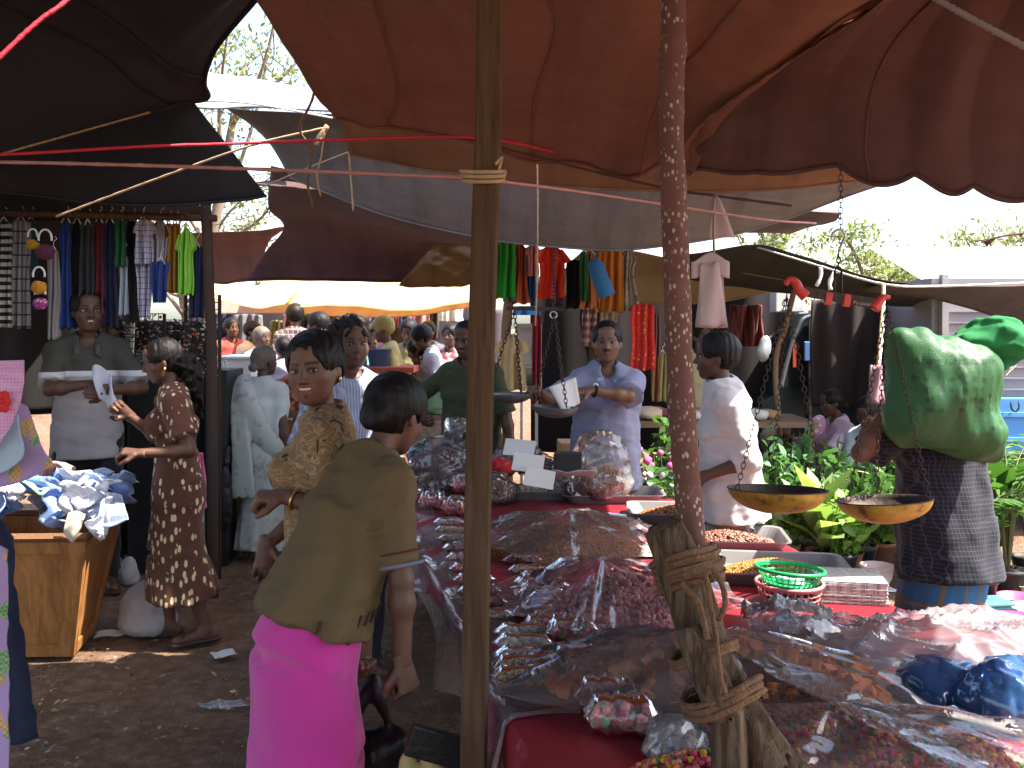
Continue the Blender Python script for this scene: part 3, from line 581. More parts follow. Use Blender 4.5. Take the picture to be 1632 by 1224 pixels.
# ================= people: smooth-union distance fields turned into meshes =================
BIG = np.float32(.5)
class Fld:
    def __init__(s, lo, hi, h):
        s.lo = np.asarray(lo, np.float32); s.h = h; n = np.ceil((np.asarray(hi)-s.lo)/h).astype(int)+1; s.n = n
        s.ax = [s.lo[i]+h*np.arange(n[i], dtype=np.float32) for i in range(3)]; s.F = np.full(n, BIG, np.float32)
    def blk(s, lo, hi):
        a = np.maximum(0, np.floor((np.asarray(lo)-s.lo)/s.h).astype(int)); b = np.minimum(s.n, np.ceil((np.asarray(hi)-s.lo)/s.h).astype(int)+1)
        return None if (b <= a).any() else tuple(slice(a[i], b[i]) for i in range(3))
    def put(s, pr, k=.02, op='u'):
        fn, lo, hi = pr; m = k+2.5*s.h; b = s.blk(lo-m, hi+m)
        if b is None: return
        x = s.ax[0][b[0]][:, None, None]; y = s.ax[1][b[1]][None, :, None]; z = s.ax[2][b[2]][None, None, :]
        d = fn(x, y, z).astype(np.float32); F = s.F[b]
        if op == 'u':
            t = np.maximum(k-np.abs(F-d), 0)/k; s.F[b] = np.minimum(F, d)-t*t*k*.25
        elif op == 's':
            d = -d; t = np.maximum(k-np.abs(F-d), 0)/k; s.F[b] = np.maximum(F, d)+t*t*k*.25
        else: s.F[b] = np.maximum(F, d)
    def cut(s, n, c):            # keep where n.(p-c) <= 0
        n = unit(n); d = (s.ax[0]-c[0])[:, None, None]*n[0]+(s.ax[1]-c[1])[None, :, None]*n[1]+(s.ax[2]-c[2])[None, None, :]*n[2]
        s.F = np.maximum(s.F, d.astype(np.float32))
    def wrinkle(s, amp, fr, seed=0, stretch=(1,1,1)):
        g = np.random.default_rng(seed); X = s.ax[0][:, None, None]*stretch[0]; Y = s.ax[1][None, :, None]*stretch[1]; Z = s.ax[2][None, None, :]*stretch[2]; o = 0
        for k in range(3):
            d = unit(g.normal(size=3)); e = unit(g.normal(size=3)); q = fr*(1+.6*k)
            o = o+np.sin(q*(X*d[0]+Y*d[1]+Z*d[2])+g.random()*6+1.6*np.sin(q*.6*(X*e[0]+Y*e[1]+Z*e[2])+g.random()*6))/(1+.6*k)
        s.F = s.F+(amp*.5*o).astype(np.float32)
    def mesh(s):
        F = s.F; F = np.pad(F, 1, constant_values=BIG); lo = s.lo-s.h; I = F < 0
        C = np.zeros(np.array(F.shape)-1, np.int8)
        for a in (0,1):
            for b in (0,1):
                for c in (0,1): C += I[a:F.shape[0]-1+a, b:F.shape[1]-1+b, c:F.shape[2]-1+c]
        act = np.argwhere((C > 0) & (C < 8))
        if len(act) == 0: return np.zeros((0,3)), np.zeros((0,4), int)
        idx = -np.ones(C.shape, np.int32); idx[tuple(act.T)] = np.arange(len(act))
        S = np.zeros((len(act), 3)); N = np.zeros(len(act)); cs = [(a,b,c) for a in (0,1) for b in (0,1) for c in (0,1)]
        val = {q: F[act[:,0]+q[0], act[:,1]+q[1], act[:,2]+q[2]] for q in cs}
        for q in cs:
            for ax in range(3):
                if q[ax] == 0:
                    r = list(q); r[ax] = 1; r = tuple(r); a, b = val[q], val[r]; m = (a < 0) != (b < 0)
                    t = np.where(m, a/np.where(a-b == 0, 1, a-b), 0); p = np.tile(np.array(q, float), (len(act), 1)); p[:, ax] += t
                    S += p*m[:, None]; N += m
        v = lo+s.h*(act+S/N[:, None]); fs = []
        for ax in range(3):
            o = [0,1,2]; o.remove(ax); sl0 = [slice(None)]*3; sl1 = [slice(None)]*3; sl0[ax] = slice(0,-1); sl1[ax] = slice(1,None)
            A, B = I[tuple(sl0)], I[tuple(sl1)]; e = np.argwhere(A != B)
            e = e[(e[:, o[0]] > 0) & (e[:, o[1]] > 0) & (e[:, o[0]] < C.shape[o[0]]) & (e[:, o[1]] < C.shape[o[1]])]
            sg = A[tuple(e.T)]; q = []
            for da, db in ((0,0),(1,0),(1,1),(0,1)):
                w = e.copy(); w[:, o[0]] -= 1-da; w[:, o[1]] -= 1-db; q.append(idx[tuple(w.T)])
            q = np.stack(q, 1); flip = sg if ax != 1 else ~sg
            q[~flip] = q[~flip][:, ::-1]; fs.append(q)
        f = np.concatenate(fs); f = f[(f >= 0).all(1)]
        # one smoothing pass
        acc = np.zeros_like(v); cnt = np.zeros(len(v))
        for a, b in ((0,1),(1,2),(2,3),(3,0)):
            for i, j in ((a,b),(b,a)):
                np.add.at(acc, f[:, i], v[f[:, j]]); np.add.at(cnt, f[:, i], 1)
        v = v*.5+.5*acc/np.maximum(cnt, 1)[:, None]
        return v, f
def rc(a, b, ra, rb):
    a = np.asarray(a, float); b = np.asarray(b, float); ab = b-a; L = max(1e-9, ab@ab); r = max(ra, rb)
    def fn(x, y, z):
        x = x-a[0]; y = y-a[1]; z = z-a[2]; t = np.clip((x*ab[0]+y*ab[1]+z*ab[2])/L, 0, 1)
        return np.sqrt((x-t*ab[0])**2+(y-t*ab[1])**2+(z-t*ab[2])**2)-(ra+(rb-ra)*t)
    return fn, np.minimum(a, b)-r, np.maximum(a, b)+r
def ell(c, r, M=None):
    c = np.asarray(c, float); r = np.asarray(r, float); M = np.eye(3) if M is None else np.asarray(M); m = r.max()
    def fn(x, y, z):
        x = x-c[0]; y = y-c[1]; z = z-c[2]; q = [(M[0,i]*x+M[1,i]*y+M[2,i]*z)/r[i] for i in range(3)]
        k = np.sqrt(q[0]**2+q[1]**2+q[2]**2); k1 = np.sqrt((q[0]/r[0])**2+(q[1]/r[1])**2+(q[2]/r[2])**2)+1e-6
        return k*(k-1)/k1
    return fn, c-m, c+m
def ec(a, b, xd, ra, rb, fold=0, nf=9, seed=0, caps=(0,0)):
    """elliptic cone a->b with radii (rx,ry) at both ends; fold: pleat depth growing towards b"""
    a = np.asarray(a, float); b = np.asarray(b, float); d = b-a; L = np.linalg.norm(d); d = d/L; xd = unit(np.asarray(xd)-d*(np.asarray(xd)@d)); yd = np.cross(d, xd); r = max(*ra, *rb)+fold
    g = np.random.default_rng(seed); ph = g.random(4)*6
    def fn(x, y, z):
        x = x-a[0]; y = y-a[1]; z = z-a[2]; h = x*d[0]+y*d[1]+z*d[2]; t = np.clip(h/L, 0, 1)
        u = x*xd[0]+y*xd[1]+z*xd[2]; w = x*yd[0]+y*yd[1]+z*yd[2]; rx = ra[0]+(rb[0]-ra[0])*t; ry = ra[1]+(rb[1]-ra[1])*t
        ex = np.maximum(0, np.maximum(-h-caps[0], h-L-caps[1]))
        k = np.sqrt((u/rx)**2+(w/ry)**2)+1e-6; ds = (k-1)*np.minimum(rx, ry)
        if fold:
            th = np.arctan2(w/ry, u/rx); ds = ds-fold*(t**.8)*(np.sin(nf*th+ph[0]+.8*np.sin(2*th+ph[1])+1.2*t)*.6+.4*np.sin(nf*1.7*th+ph[2]-2*t))
        return np.where(ex > 0, np.sqrt(ex**2+np.maximum(ds, 0)**2), np.maximum(ds, -.05))
    return fn, np.minimum(a, b)-r, np.maximum(a, b)+r
def ik(a, c, l1, l2, hint):
    a = np.asarray(a, float); c = np.asarray(c, float); d = c-a; L = np.linalg.norm(d); mx = (l1+l2)*.995
    if L > mx: c = a+d/L*mx; d = c-a; L = mx
    u = d/L; x = (l1*l1-l2*l2+L*L)/(2*L); h = math.sqrt(max(0, l1*l1-x*x)); n = np.asarray(hint, float); n = unit(n-u*(n@u)); return a+u*x+n*h, c
def skel(H, p):
    J = {}; sit = p.get('pelvis', (0,0,.52)); pel = V3(*sit)*H; J['pelvis'] = pel
    L, S, tw = R(p.get('lean', 3)), R(p.get('side', 0)), R(p.get('twist', 0)); py = R(p.get('pyaw', 0))
    up = unit([math.sin(S), -math.sin(L), math.cos(L)*math.cos(S)]); J['up'] = up
    px = V3(math.cos(py), math.sin(py), 0); J['px'] = px; a = py+tw; sx = V3(math.cos(a), math.sin(a), 0); sx = unit(sx-up*(sx@up)); J['sx'] = sx
    cv = V3(0, -math.sin(L)*.0, 0); J['waist'] = pel+up*.09*H; J['chest'] = pel+up*.20*H; J['neckb'] = pel+up*.312*H
    shd = p.get('shrug', 0)
    for s, q in (('R', -1), ('L', 1)):
        sh = pel+up*(.288+shd)*H+sx*q*p.get('shw', .094)*H; J['sh'+s] = sh
        t = p.get('h'+s); t = sh+V3(q*.05,-.03,-.30)*H if t is None else (np.asarray(t, float)*H if len(t) == 3 else np.asarray(t[1:], float))
        hint = p.get('e'+s, (q*.5, 1, -.3)); J['el'+s], J['wr'+s] = ik(sh, t, .172*H, .150*H, hint)
        hp = pel+px*q*.052*H-V3(0,0,.015*H); J['hip'+s] = hp
        an = p.get('f'+s); an = V3(hp[0]+q*.008*H, hp[1]+.015*H, .045*H) if an is None else np.asarray(an, float)*H
        kh = p.get('k'+s, (q*.1, -1, .1)); J['kn'+s], J['an'+s] = ik(hp, an, .236*H*p.get('ls',1), .229*H*p.get('ls',1), kh)
        ft = p.get('t'+s, (q*.25, -1, 0)); J['toe'+s] = J['an'+s]+unit(ft)*.092*H+V3(0,0,-.028*H)
    hy, hp_, hr = R(p.get('hyaw', 0)), R(p.get('hpitch', 0)), R(p.get('hroll', 0))
    J['HM'] = np.array(Matrix.Rotation(hy, 3, 'Z')@Matrix.Rotation(hr, 3, 'Y')@Matrix.Rotation(hp_, 3, 'X'))
    J['hh'] = p.get('hh', .138)*H; nk = unit(up+V3(0,-.25,.25)+.0*up); J['head'] = J['neckb']+nk*.055*H+(J['HM']@V3(0,-.10,.47))*J['hh']
    J['H'] = H; J['b'] = p.get('build', 1.0); J['fem'] = p.get('fem', False); return J
def torso(J, g=0.0, low=-.06):
    """torso primitives, inflated by g"""
    H, b, up, fem = J['H'], J['b'], J['up'], J['fem']; pl, wa, ch, nb = J['pelvis'], J['waist'], J['chest'], J['neckb']; px, sx = J['px'], J['sx']; mx = unit(px+sx)
    hw = (.098 if fem else .088)*H*b; ww = (.076 if fem else .080)*H*b; cw = (.083 if fem else .092)*H*b; fw = unit(np.cross(up, sx)) ; fw = -fw if fw[1] > 0 and abs(fw[1]) > .3 else fw
    o = [(ec(pl+up*low*H, pl+up*.03*H, px, (hw*.95+g, .068*H*b+g), (hw+g, .07*H*b+g)), .03), (ec(pl+up*.02*H, wa+up*.02*H, mx, (hw+g, .07*H*b+g), (ww+g, .058*H*b+g)), .04),
         (ec(wa, ch+up*.02*H, sx, (ww+g, .058*H*b+g), (cw+g, .066*H*b+g)), .04), (ec(ch, ch+up*.085*H, sx, (cw+g, .066*H*b+g), (cw*.86+g, .05*H+g)), .04),
         (rc(J['shR'], nb+up*.012*H, .034*H+g, .033*H+g), .05), (rc(J['shL'], nb+up*.012*H, .034*H+g, .033*H+g), .05)]
    F = np.cross(up, sx); F = F if F@V3(*J.get('fwd', (0,-1,0))) > 0 else -F; J['F'] = F
    if fem:
        for q in (-1,1): o.append((ell(ch+up*.02*H+sx*q*.042*H*b+F*(.052*H*b+g*.6), np.array([.045,.042,.043])*H*b+g*.5), .035))
    elif b > 1.02: o.append((ell(wa+F*.03*H*(b-.6), np.array([.075,.06,.075])*H*b+g), .06))
    return o
def handp(J, s, p):
    """hand primitives: palm, four fingers of unequal length, thumb from the side of the palm"""
    H = J['H']; hl = .108*H; q = -1 if s == 'R' else 1; wr = J['wr'+s]; d = unit(p.get('hd'+s, wr-J['el'+s])); n = np.asarray(p.get('hn'+s, (-q, 0, 0.0)), float); n = unit(n-d*(n@d)); cu = p.get('curl'+s, 22)
    sd = np.cross(d, n)*(-1 if s == 'R' else 1); sd = sd*p.get('tf'+s, 1)      # towards the thumb
    o = [(ec(wr-d*.02*H, wr+d*.05*H, sd, (.017*H, .013*H), (.024*H, .0115*H)), .006)]
    o.append((rc(wr+d*.15*hl, wr+d*.42*hl, .010*H, .0115*H), .006))
    for i, (ln, of) in enumerate(((.46,.85),(.52,.29),(.48,-.29),(.38,-.83))):
        b = wr+d*(.47-.02*abs(of)*2)*hl+sd*of*.19*hl; dd = d+sd*of*.10; a = 0; r = .0068*H
        for j, fr in enumerate((.42,.32,.26)):
            a += R(cu*(1+.25*j+.08*i)); e = b+unit(unit(dd)*math.cos(a)+n*math.sin(a))*ln*hl*fr*1.05
            o.append((rc(b, e, r, r*.92), .004)); b = e; r *= .92
    b = wr+d*.12*hl+sd*.15*hl+n*.03*hl; ta = unit(d*.62+sd*.62+n*.45); e = b+ta*.24*hl; e2 = e+unit(d*.85+sd*.12+n*.55)*.19*hl
    o += [(rc(b, e, .0095*H, .0075*H), .008), (rc(e, e2, .0075*H, .0062*H), .004)]
    return o
def headp(J, face):
    """head primitives in head units -> (prim, k, op)"""
    hh, M, c = J['hh'], J['HM'], J['head']; T = lambda *u: c+M@(np.array(u)*hh); o = []
    def E(u, r, k=.06, op='u', RM=None): o.append((ell(T(*u), np.array(r)*hh, M if RM is None else M@RM), k*hh, op))
    def C(u, w, ra, rb, k=.04, op='u'): o.append((rc(T(*u), T(*w), ra*hh, rb*hh), k*hh, op))
    fat = face.get('fat', 1.0); op_ = face.get('open', 0); sm = face.get('smile', 0)
    E((0,.07,.13), (.35,.43,.37)); E((0,-.10,-.10), (.285*fat,.29,.36), .1); E((0,-.13,-.29), (.215*fat,.22,.19), .1); E((0,-.265,-.415), (.085*fat,.075,.075), .09)
    for q in (-1,1):
        E((q*.165*fat,-.215,-.12+.02*sm), (.115,.11,.115), .08); C((q*.24*fat,.0,-.12), (q*.10,-.20,-.40), .07, .06, .1)
        E((q*.352,.05,-.06), (.03,.065,.105), .02, RM=rot(0,0,q*-.35)); C((q*.06,-.365,.085), (q*.20,-.30,.085), .035, .035, .06)
    E((0,-.24,.26), (.22,.14,.14), .12)
    for q in (-1,1): E((q*.138,-.43,.0), (.075,.075,.052), .05, 's')
    C((0,-.375,.03), (0,-.45,-.125), .030, .046, .05)
    for q in (-1,1): E((q*.05,-.405,-.145), (.036,.04,.03), .03); E((q*.028,-.43,-.178), (.014,.018,.012), .012, 's')
    zu, zl = -.232+.0*op_, -.275-.05*op_; mw = .095+.035*sm; cz = .03*sm
    for q in (-1,1):
        C((0,-.392,zu), (q*mw,-.335,-.25+cz), .022, .012, .02); C((0,-.385,zl), (q*mw,-.332,-.255+cz), .027, .012, .02)
    if op_: E((0,-.385,(zu+zl)/2-.004), (mw*.92,.05,.022+.028*op_), .01, 's')
    else: C((-mw*.95,-.368,-.252+cz), (mw*.95,-.368,-.252+cz), .005, .005, .012, 's')
    nb = J['neckb']; o.append((rc(T(0,.09,-.28), nb-J['up']*.02*J['H'], .185*hh*face.get('neck',1), .20*hh*face.get('neck',1)), .08*hh, 'u'))
    return o
def skin_col(v, J, face, base):
    """natural skin colouring of the face: lips, brows, lash line, ruddier cheeks"""
    u = ((v-J['head'])@J['HM'])/J['hh']; c = np.tile(np.array(base), (len(v), 1)); lip = np.array(face.get('lip', (.16,.045,.035)))
    x, y, z = np.abs(u[:, 0]), u[:, 1], u[:, 2]; f = y < -.24; sm = face.get('smile', 0); op_ = face.get('open', 0); mw = .10+.035*sm
    zc = -.252+.03*sm*np.clip(x/mw, 0, 1)**2-.02*op_; hl = (.045+.028*op_)*np.sqrt(np.clip(1-(x/mw)**2, 0, 1)); m = f & (x < mw) & (np.abs(z-zc) < hl); c[m] = lip
    bz = .105+.03*np.clip(1-(x-.14)**2/.02, 0, 1)-.02+face.get('brow', 0)*(.14-x); m = f & (x > .045) & (x < .235) & (np.abs(z-bz) < .024*np.clip(1.35-x*3.2, .3, 1)); c[m] = np.array(base)*.12
    e = ((x-.138)/.085)**2+((z-.004)/.042)**2; m = f & (e < 1); c[m] = np.array(base)*.30
    if face.get('mous'): m = f & (x < .11) & (np.abs(z+.20) < .025); c[m] = np.array(base)*.22
    if face.get('stub'): m = (y < -.05) & (z < -.2) & (z > -.52) & (x < .3); c[m] *= .72
    return c
def hairf(J, hair, face, h):
    hh, M, c = J['hh'], J['HM'], J['head']; T = lambda *u: c+M@(np.array(u)*hh); E = lambda u, r, RM=None: ell(T(*u), np.array(r)*hh, M if RM is None else M@RM)
    st = hair['style']; ext = hair.get('len', 0); r = 1.0; lo, hi = c-np.array([.75,.95,.8])*hh, c+np.array([.75,.95,.8])*hh; lo[2] -= ext*hh
    f = Fld(lo, hi, h); vol = hair.get('vol', .035)
    f.put(E((0,.085,.15), (.355+vol,.435+vol,.38+vol)), .02)
    if st in ('tied','pony','bun'): f.put(E((0,.14,-.06), (.285+.6*vol,.36+vol,.30)), .06*hh)
    else: f.put(E((0,.16,-.02), (.33+vol,.32+vol,.28)), .06*hh)
    if st == 'curly':
        g = np.random.default_rng(5)
        for i in range(60):
            a = g.normal(size=3); a = unit(a); a[2] = abs(a[2])*.9+.02
            if a[1] < -.5 and a[2] < .45: continue
            f.put(E((a[0]*.39, .085+a[1]*.45, .17+a[2]*.40), (.095,)*3), .04*hh)
    fz = hair.get('line', .0)
    f.put(E((0,-.40,-.19+fz), (.315,.30,.50)), .035*hh, 's')                          # face opening
    f.put(E((.37,-.02,-.24), (.13,.21,.25)), .03*hh, 's'); f.put(E((-.37,-.02,-.24), (.13,.21,.25)), .03*hh, 's')
    f.put(E((0,.25,-.72), (.5,.5,.36)) if st not in ('tied','pony','bun') else E((0,-.16,-.82), (.5,.40,.46)), .05*hh, 's')
    if st == 'tied': f.put(E((0,.45,-.20), (.19,.12,.17)), .10*hh); f.put(E((0,.42,-.05), (.20,.13,.20)), .10*hh)
    if st == 'tied': f.put(E((0,.44,-.76), (.6,.42,.37)), .06*hh, 's')
    if st == 'bun': f.put(E((0,.50,-.22), (.20,.15,.16)), .04*hh)
    if st == 'pony':
        pts = crom([T(0,.42,.02), T(.02,.56,-.12), T(.04,.62,-.5), T(0,.58,-.95), T(-.05,.50,-1.4)], 12); rr = np.interp(np.linspace(0,1,12), [0,.3,.7,1], [.14,.22,.22,.08])*hh
        for i in range(11): f.put(rc(pts[i], pts[i+1], rr[i], rr[i+1]), .08*hh)
        g = np.random.default_rng(9)
        for i in range(90):
            k = g.integers(2, 11); f.put(rc(pts[k]+g.normal(size=3)*rr[k]*.62, pts[k]+g.normal(size=3)*rr[k]*.7+V3(0,0,-.05), .028*hh*2, .012*hh*2), .03*hh)
    if st == 'curly': f.wrinkle(.012, 130, 3)
    else: f.wrinkle(hair.get('rgh', .0035), 170, 3, (1,1,.35))
    return f.mesh()
def skinmat(name, rough=.55):
    if name in MATS: return MATS[name]
    t = NT(name); a = t.n('ShaderNodeVertexColor', layer_name='Col').outputs[0]; co = t.co()
    c = t.mix(t.noise(co, 22, 4), t.mix(1.0, a, (.86,.82,.80), 'MULTIPLY'), t.mix(1.0, a, (1.12,1.1,1.08), 'MULTIPLY'))
    MATS[name] = t.done(t.bsdf(c, t.math('ADD', t.math('MULTIPLY', t.noise(co, 60, 2), .2), rough-.1), .5, normal=t.bump(t.noise(co, 320, 2), .12, .002))); return MATS[name]
t = NT('black_hair'); co = t.co(); n = t.noise(t.mapn(co, (60,60,9)), 4, 3)
M_HAIR = t.done(t.bsdf(t.mix(n, (.004,.003,.003), (.012,.008,.007)), .5, .2, normal=t.bump(n, .6, .004)))
M_HAIRG = plain('grey_hair', (.12,.095,.075), .6, .3, 30, .4, 90)
t = NT('eye'); a = t.n('ShaderNodeVertexColor', layer_name='Col').outputs[0]; M_EYE = t.done(t.bsdf(a, .15, .6))
M_TEETH = plain('teeth', (.72,.66,.58), .3, .05, 5, 0)
M_GOLD = plain('gold', (.70,.42,.12), .28, .1, 5, 0, metal=.9)
def uvs(c, r, M=None, nu=14, nv=9, colf=None):
    v = []; f = []
    for i in range(nv+1):
        for j in range(nu):
            a, b = math.pi*i/nv, 2*math.pi*j/nu; v.append([math.sin(a)*math.cos(b), math.sin(a)*math.sin(b), math.cos(a)])
    for i in range(nv):
        for j in range(nu): k = (j+1) % nu; f.append([i*nu+j, (i+1)*nu+j, (i+1)*nu+k, i*nu+k])
    u = np.array(v); v = u*np.asarray(r); v = v@np.asarray(M).T if M is not None else v; return (v+np.asarray(c), f) if colf is None else (v+np.asarray(c), f, colf(u))
def place(root, yaw, v):
    return v
def human(label, loc, yaw, H, pose, wear, skin=(.115,.052,.030), hair=None, face=None, group=None, res=.010, hres=.0055, extra=None, hands='RL'):
    """one person: body mesh (head, torso, limbs, hands, feet) plus hair and clothing parts; wear = list of garment functions"""
    face = face or {}; hair = hair or {'style': 'short'}; J = skel(H, pose); Mz = np.array(Matrix.Rotation(yaw, 3, 'Z')); root = thing('person', label, 'person', loc, group)
    def add(name, v, f, mat, par=None, cols=None, smooth=True):
        o = bpy.data.objects.new(name, me(name, np.asarray(v)@Mz.T, f, mat, smooth, cols)); LINK(o); o.parent = par or root; return o
    # --- body ---
    pts = np.array([J[k] for k in J if isinstance(J[k], np.ndarray) and J[k].shape == (3,) and k not in ('up','px','sx','F')]); lo, hi = pts.min(0)-.16, pts.max(0)+.16; lo[2] = min(lo[2], -.01)
    B = Fld(lo, hi, res); b = J['b']; k = .02
    for pr, kk in torso(J): B.put(pr, kk)
    for s in 'RL':
        B.put(rc(J['sh'+s], J['el'+s], .030*H*b**.5, .0225*H*b**.5), .03); B.put(rc(J['el'+s], J['wr'+s], .0225*H*b**.5, .0150*H), .01)
        m = J['el'+s]+(J['wr'+s]-J['el'+s])*.28; B.put(ell(m, (.025*H,)*3), .02)
        B.put(rc(J['hip'+s], J['kn'+s], .052*H*b, .033*H), .03); B.put(rc(J['kn'+s], J['an'+s], .031*H, .021*H), .01); m = J['kn'+s]+(J['an'+s]-J['kn'+s])*.3; B.put(ell(m+V3(0,.008*H,0), np.array([.031,.033,.05])*H), .02)
        t = J['toe'+s]; an = J['an'+s]; B.put(rc(an+V3(0,0,-.012*H), t, .021*H, .016*H), .02); hl = an-(t-an)*.25; hl[2] = t[2]; B.put(rc(hl, t, .018*H, .015*H), .02)
    V, Fc = B.mesh(); cols = [np.tile(np.array(skin), (len(V), 1))]; Vs, Fs, n0 = [V], [Fc], len(V)
    hc = J['head']; Hd = Fld(np.minimum(hc-.62*J['hh'], J['neckb']-.09), np.maximum(hc+.62*J['hh'], J['neckb']+.06), hres)
    for pr, kk, op in headp(J, face): Hd.put(pr, max(kk, 1e-3), op)
    v, f = Hd.mesh(); Vs.append(v); Fs.append(f+n0); n0 += len(v); cols.append(skin_col(v, J, face, skin))
    for s in hands:
        hp = handp(J, s, pose); lo = np.min([q[0][1] for q in hp], 0)-.006; hi = np.max([q[0][2] for q in hp], 0)+.006; hf = Fld(lo, hi, min(.0042, res*.5))
        for pr, kk in hp: hf.put(pr, kk)
        v, f = hf.mesh(); Vs.append(v); Fs.append(f+n0); n0 += len(v); cols.append(np.tile(np.array(skin)*.95, (len(v), 1)))
    body = add('body', np.concatenate(Vs), np.concatenate(Fs), skinmat('skin'), cols=np.concatenate(cols))
    # --- eyes, teeth ---
    hh, M = J['hh'], J['HM']; T = lambda *u: hc+M@(np.array(u)*hh); lk = face.get('look', (0,0))
    if face.get('eyes', True):
        def ec_(u):
            q = np.tile((.40,.35,.31), (len(u), 1)); d = np.hypot((u[:,0]-lk[0])*.066, (u[:,2]-lk[1])*.027)
            q[(d < .027) & (u[:,1] < 0)] = (.010,.006,.004); return q
        for q in (-1,1):
            v, f, c = uvs(T(q*.138,-.332,.002), np.array([.066,.03,.0225*face.get('eyeh',1)])*hh, M@rot(0,-q*.08,0), 26, 18, ec_); add('eye', v, f, M_EYE, cols=c)
    if face.get('open'): mw = .095+.035*face.get('smile',0); v, f = uvs(T(0,-.340,-.243), np.array([mw*.84,.052,.024+.008*face['open']])*hh, M, 18, 9); add('teeth', v, f, M_TEETH)
    if hair.get('style') != 'none':
        v, f = hairf(J, hair, face, hres*1.15); add('hair', v, f, hair.get('mat', M_HAIR))
    for w in wear:
        r = w(J, pose)
        for nm, v, f, mat in (r if isinstance(r, list) else [r]):
            if len(v): add(nm, v, f, mat)
    if extra: extra(J, add, T)
    root['yaw'] = 0.0; del root['yaw']; return root, J
# ---- garments ----
def shirt(mat, hem=-.06, sleeve=.75, g=.014, flare=.012, loose=0.0, collar=None, neck=.0, h=.011, wr=.007, name='shirt', open_v=.0, slv_h=None, seed=1, drop=0.0):
    def fn(J, p):
        H, up, sx = J['H'], J['up'], J['sx']; pts = np.array([J[k] for k in ('pelvis','shR','shL','elR','elL','wrR','wrL','neckb','waist')]); lo, hi = pts.min(0)-.2, pts.max(0)+.2; F = Fld(lo, hi, h)
        for pr, kk in torso(J, g+loose*.4, hem): F.put(pr, kk+.01)
        if loose or hem < -.02:
            b = J['b']; hw = (.104 if J['fem'] else .098)*H*b+g+loose; F.put(ec(J['chest'], J['pelvis']+up*hem*H-V3(0,0,drop*H), J['sx'], (.090*H*b+g, .066*H*b+g), (hw, .076*H*b+g+loose), fold=.008, nf=7, seed=seed), .03)
        for s in 'RL':
            a, b_ = J['sh'+s], J['el'+s]; S = Fld(lo, hi, h)
            if sleeve <= 1: e = a+(b_-a)*sleeve; d = unit(b_-a); S.put(rc(a, e, .029*H+g, .025*H+g+flare), .02); S.put(rc(e, e+d*.03, .025*H+g+flare, .025*H+g+flare*1.2), .01)
            else: S.put(rc(a, b_, .029*H+g, .023*H+g), .02); d = unit(J['wr'+s]-b_); e = b_+(J['wr'+s]-b_)*(sleeve-1); S.put(rc(b_, e+d*.02, .023*H+g, .018*H+g+flare*.5), .02)
            S.cut(d, e); k = .03; t = np.maximum(k-np.abs(F.F-S.F), 0)/k; F.F = np.minimum(F.F, S.F)-t*t*k*.25
        F.wrinkle(wr, 30, seed); F.wrinkle(wr*.5, 75, seed+1)
        lowp = J['pelvis']+up*hem*H-V3(0,0,drop*H); F.cut(-unit(up*.5+V3(0,0,.5)), lowp)
        nb = J['neckb']; ng = -.008 if collar else 0; F.put(rc(nb+up*(.030-neck)*H+J.get('F', V3(0,-1,0))*(.02+neck)*H, nb+up*.10*H, (.040+neck+ng)*H, .05*H), .01, 's')
        if open_v: Fd = J['F']; F.put(rc(nb+Fd*.05*H+up*.02*H, J['chest']+up*.045*H+Fd*.095*H, .030*H*open_v, .008*H), .01, 's')
        v, f = F.mesh(); out = [(name, v, f, mat)]
        if collar:
            Fd = J['F']; K = Fld(nb-.16, nb+.16, .006)
            for q in (-1,1):
                a = crom([nb+up*.030*H-Fd*.040*H, nb+up*.026*H+sx*q*.042*H-Fd*.004*H, nb+up*.004*H+sx*q*.034*H+Fd*.040*H, nb-up*.022*H+sx*q*.030*H+Fd*.056*H], 8)
                for i in range(7): K.put(rc(a[i], a[i+1], .010*H, .010*H), .01)
                K.put(rc(a[6], a[7]-up*.012*H+sx*q*.010*H, .012*H, .007*H), .01)
            v, f = K.mesh(); out.append(('collar', v, f, collar))
        return out
    return fn
def skirt(mat, top=.06, hemz=.10, wtop=1.0, whem=(.17,.14), fold=.012, nf=9, h=.012, name='skirt', seed=2, mid=None, cx=(0,0)):
    def fn(J, p):
        H, b = J['H'], J['b']; a = J['pelvis']+J['up']*top*H; m = J['pelvis']-J['up']*.045*H; an = (J['anR']+J['anL'])/2; e = V3(an[0]+cx[0], an[1]+cx[1]-.02, hemz); pts = np.array([a, m, e]); w = max(*whem)+.06
        lo, hi = pts.min(0)-w, pts.max(0)+w; lo[2] = hemz-.02; F = Fld(lo, hi, h); hw = (.104*wtop*H*b+.014, .080*wtop*H*b+.014)
        F.put(ec(a, m, J['px'], (hw[0]*.84, hw[1]*.86), hw), .03); F.put(ell(J['pelvis']-V3(0,0,.02*H), (hw[0]*.95,hw[1]*.98,.10*H)), .05); k = (J['knR']+J['knL'])/2
        if mid: mm = V3((m[0]+e[0])/2, min(k[1], (m[1]+e[1])/2+.02), (m[2]+e[2])/2); F.put(ec(m, mm, J['px'], hw, mid, fold*.4, nf, seed), .03); F.put(ec(mm, e, J['px'], mid, whem, fold, nf, seed), .03)
        else: F.put(ec(m, e, J['px'], hw, whem, fold, nf, seed), .03)
        F.wrinkle(.006, 26, seed, (1,1,.4)); F.cut((0,0,-1), V3(0,0,hemz)); v, f = F.mesh(); return [(name, v, f, mat)]
    return fn
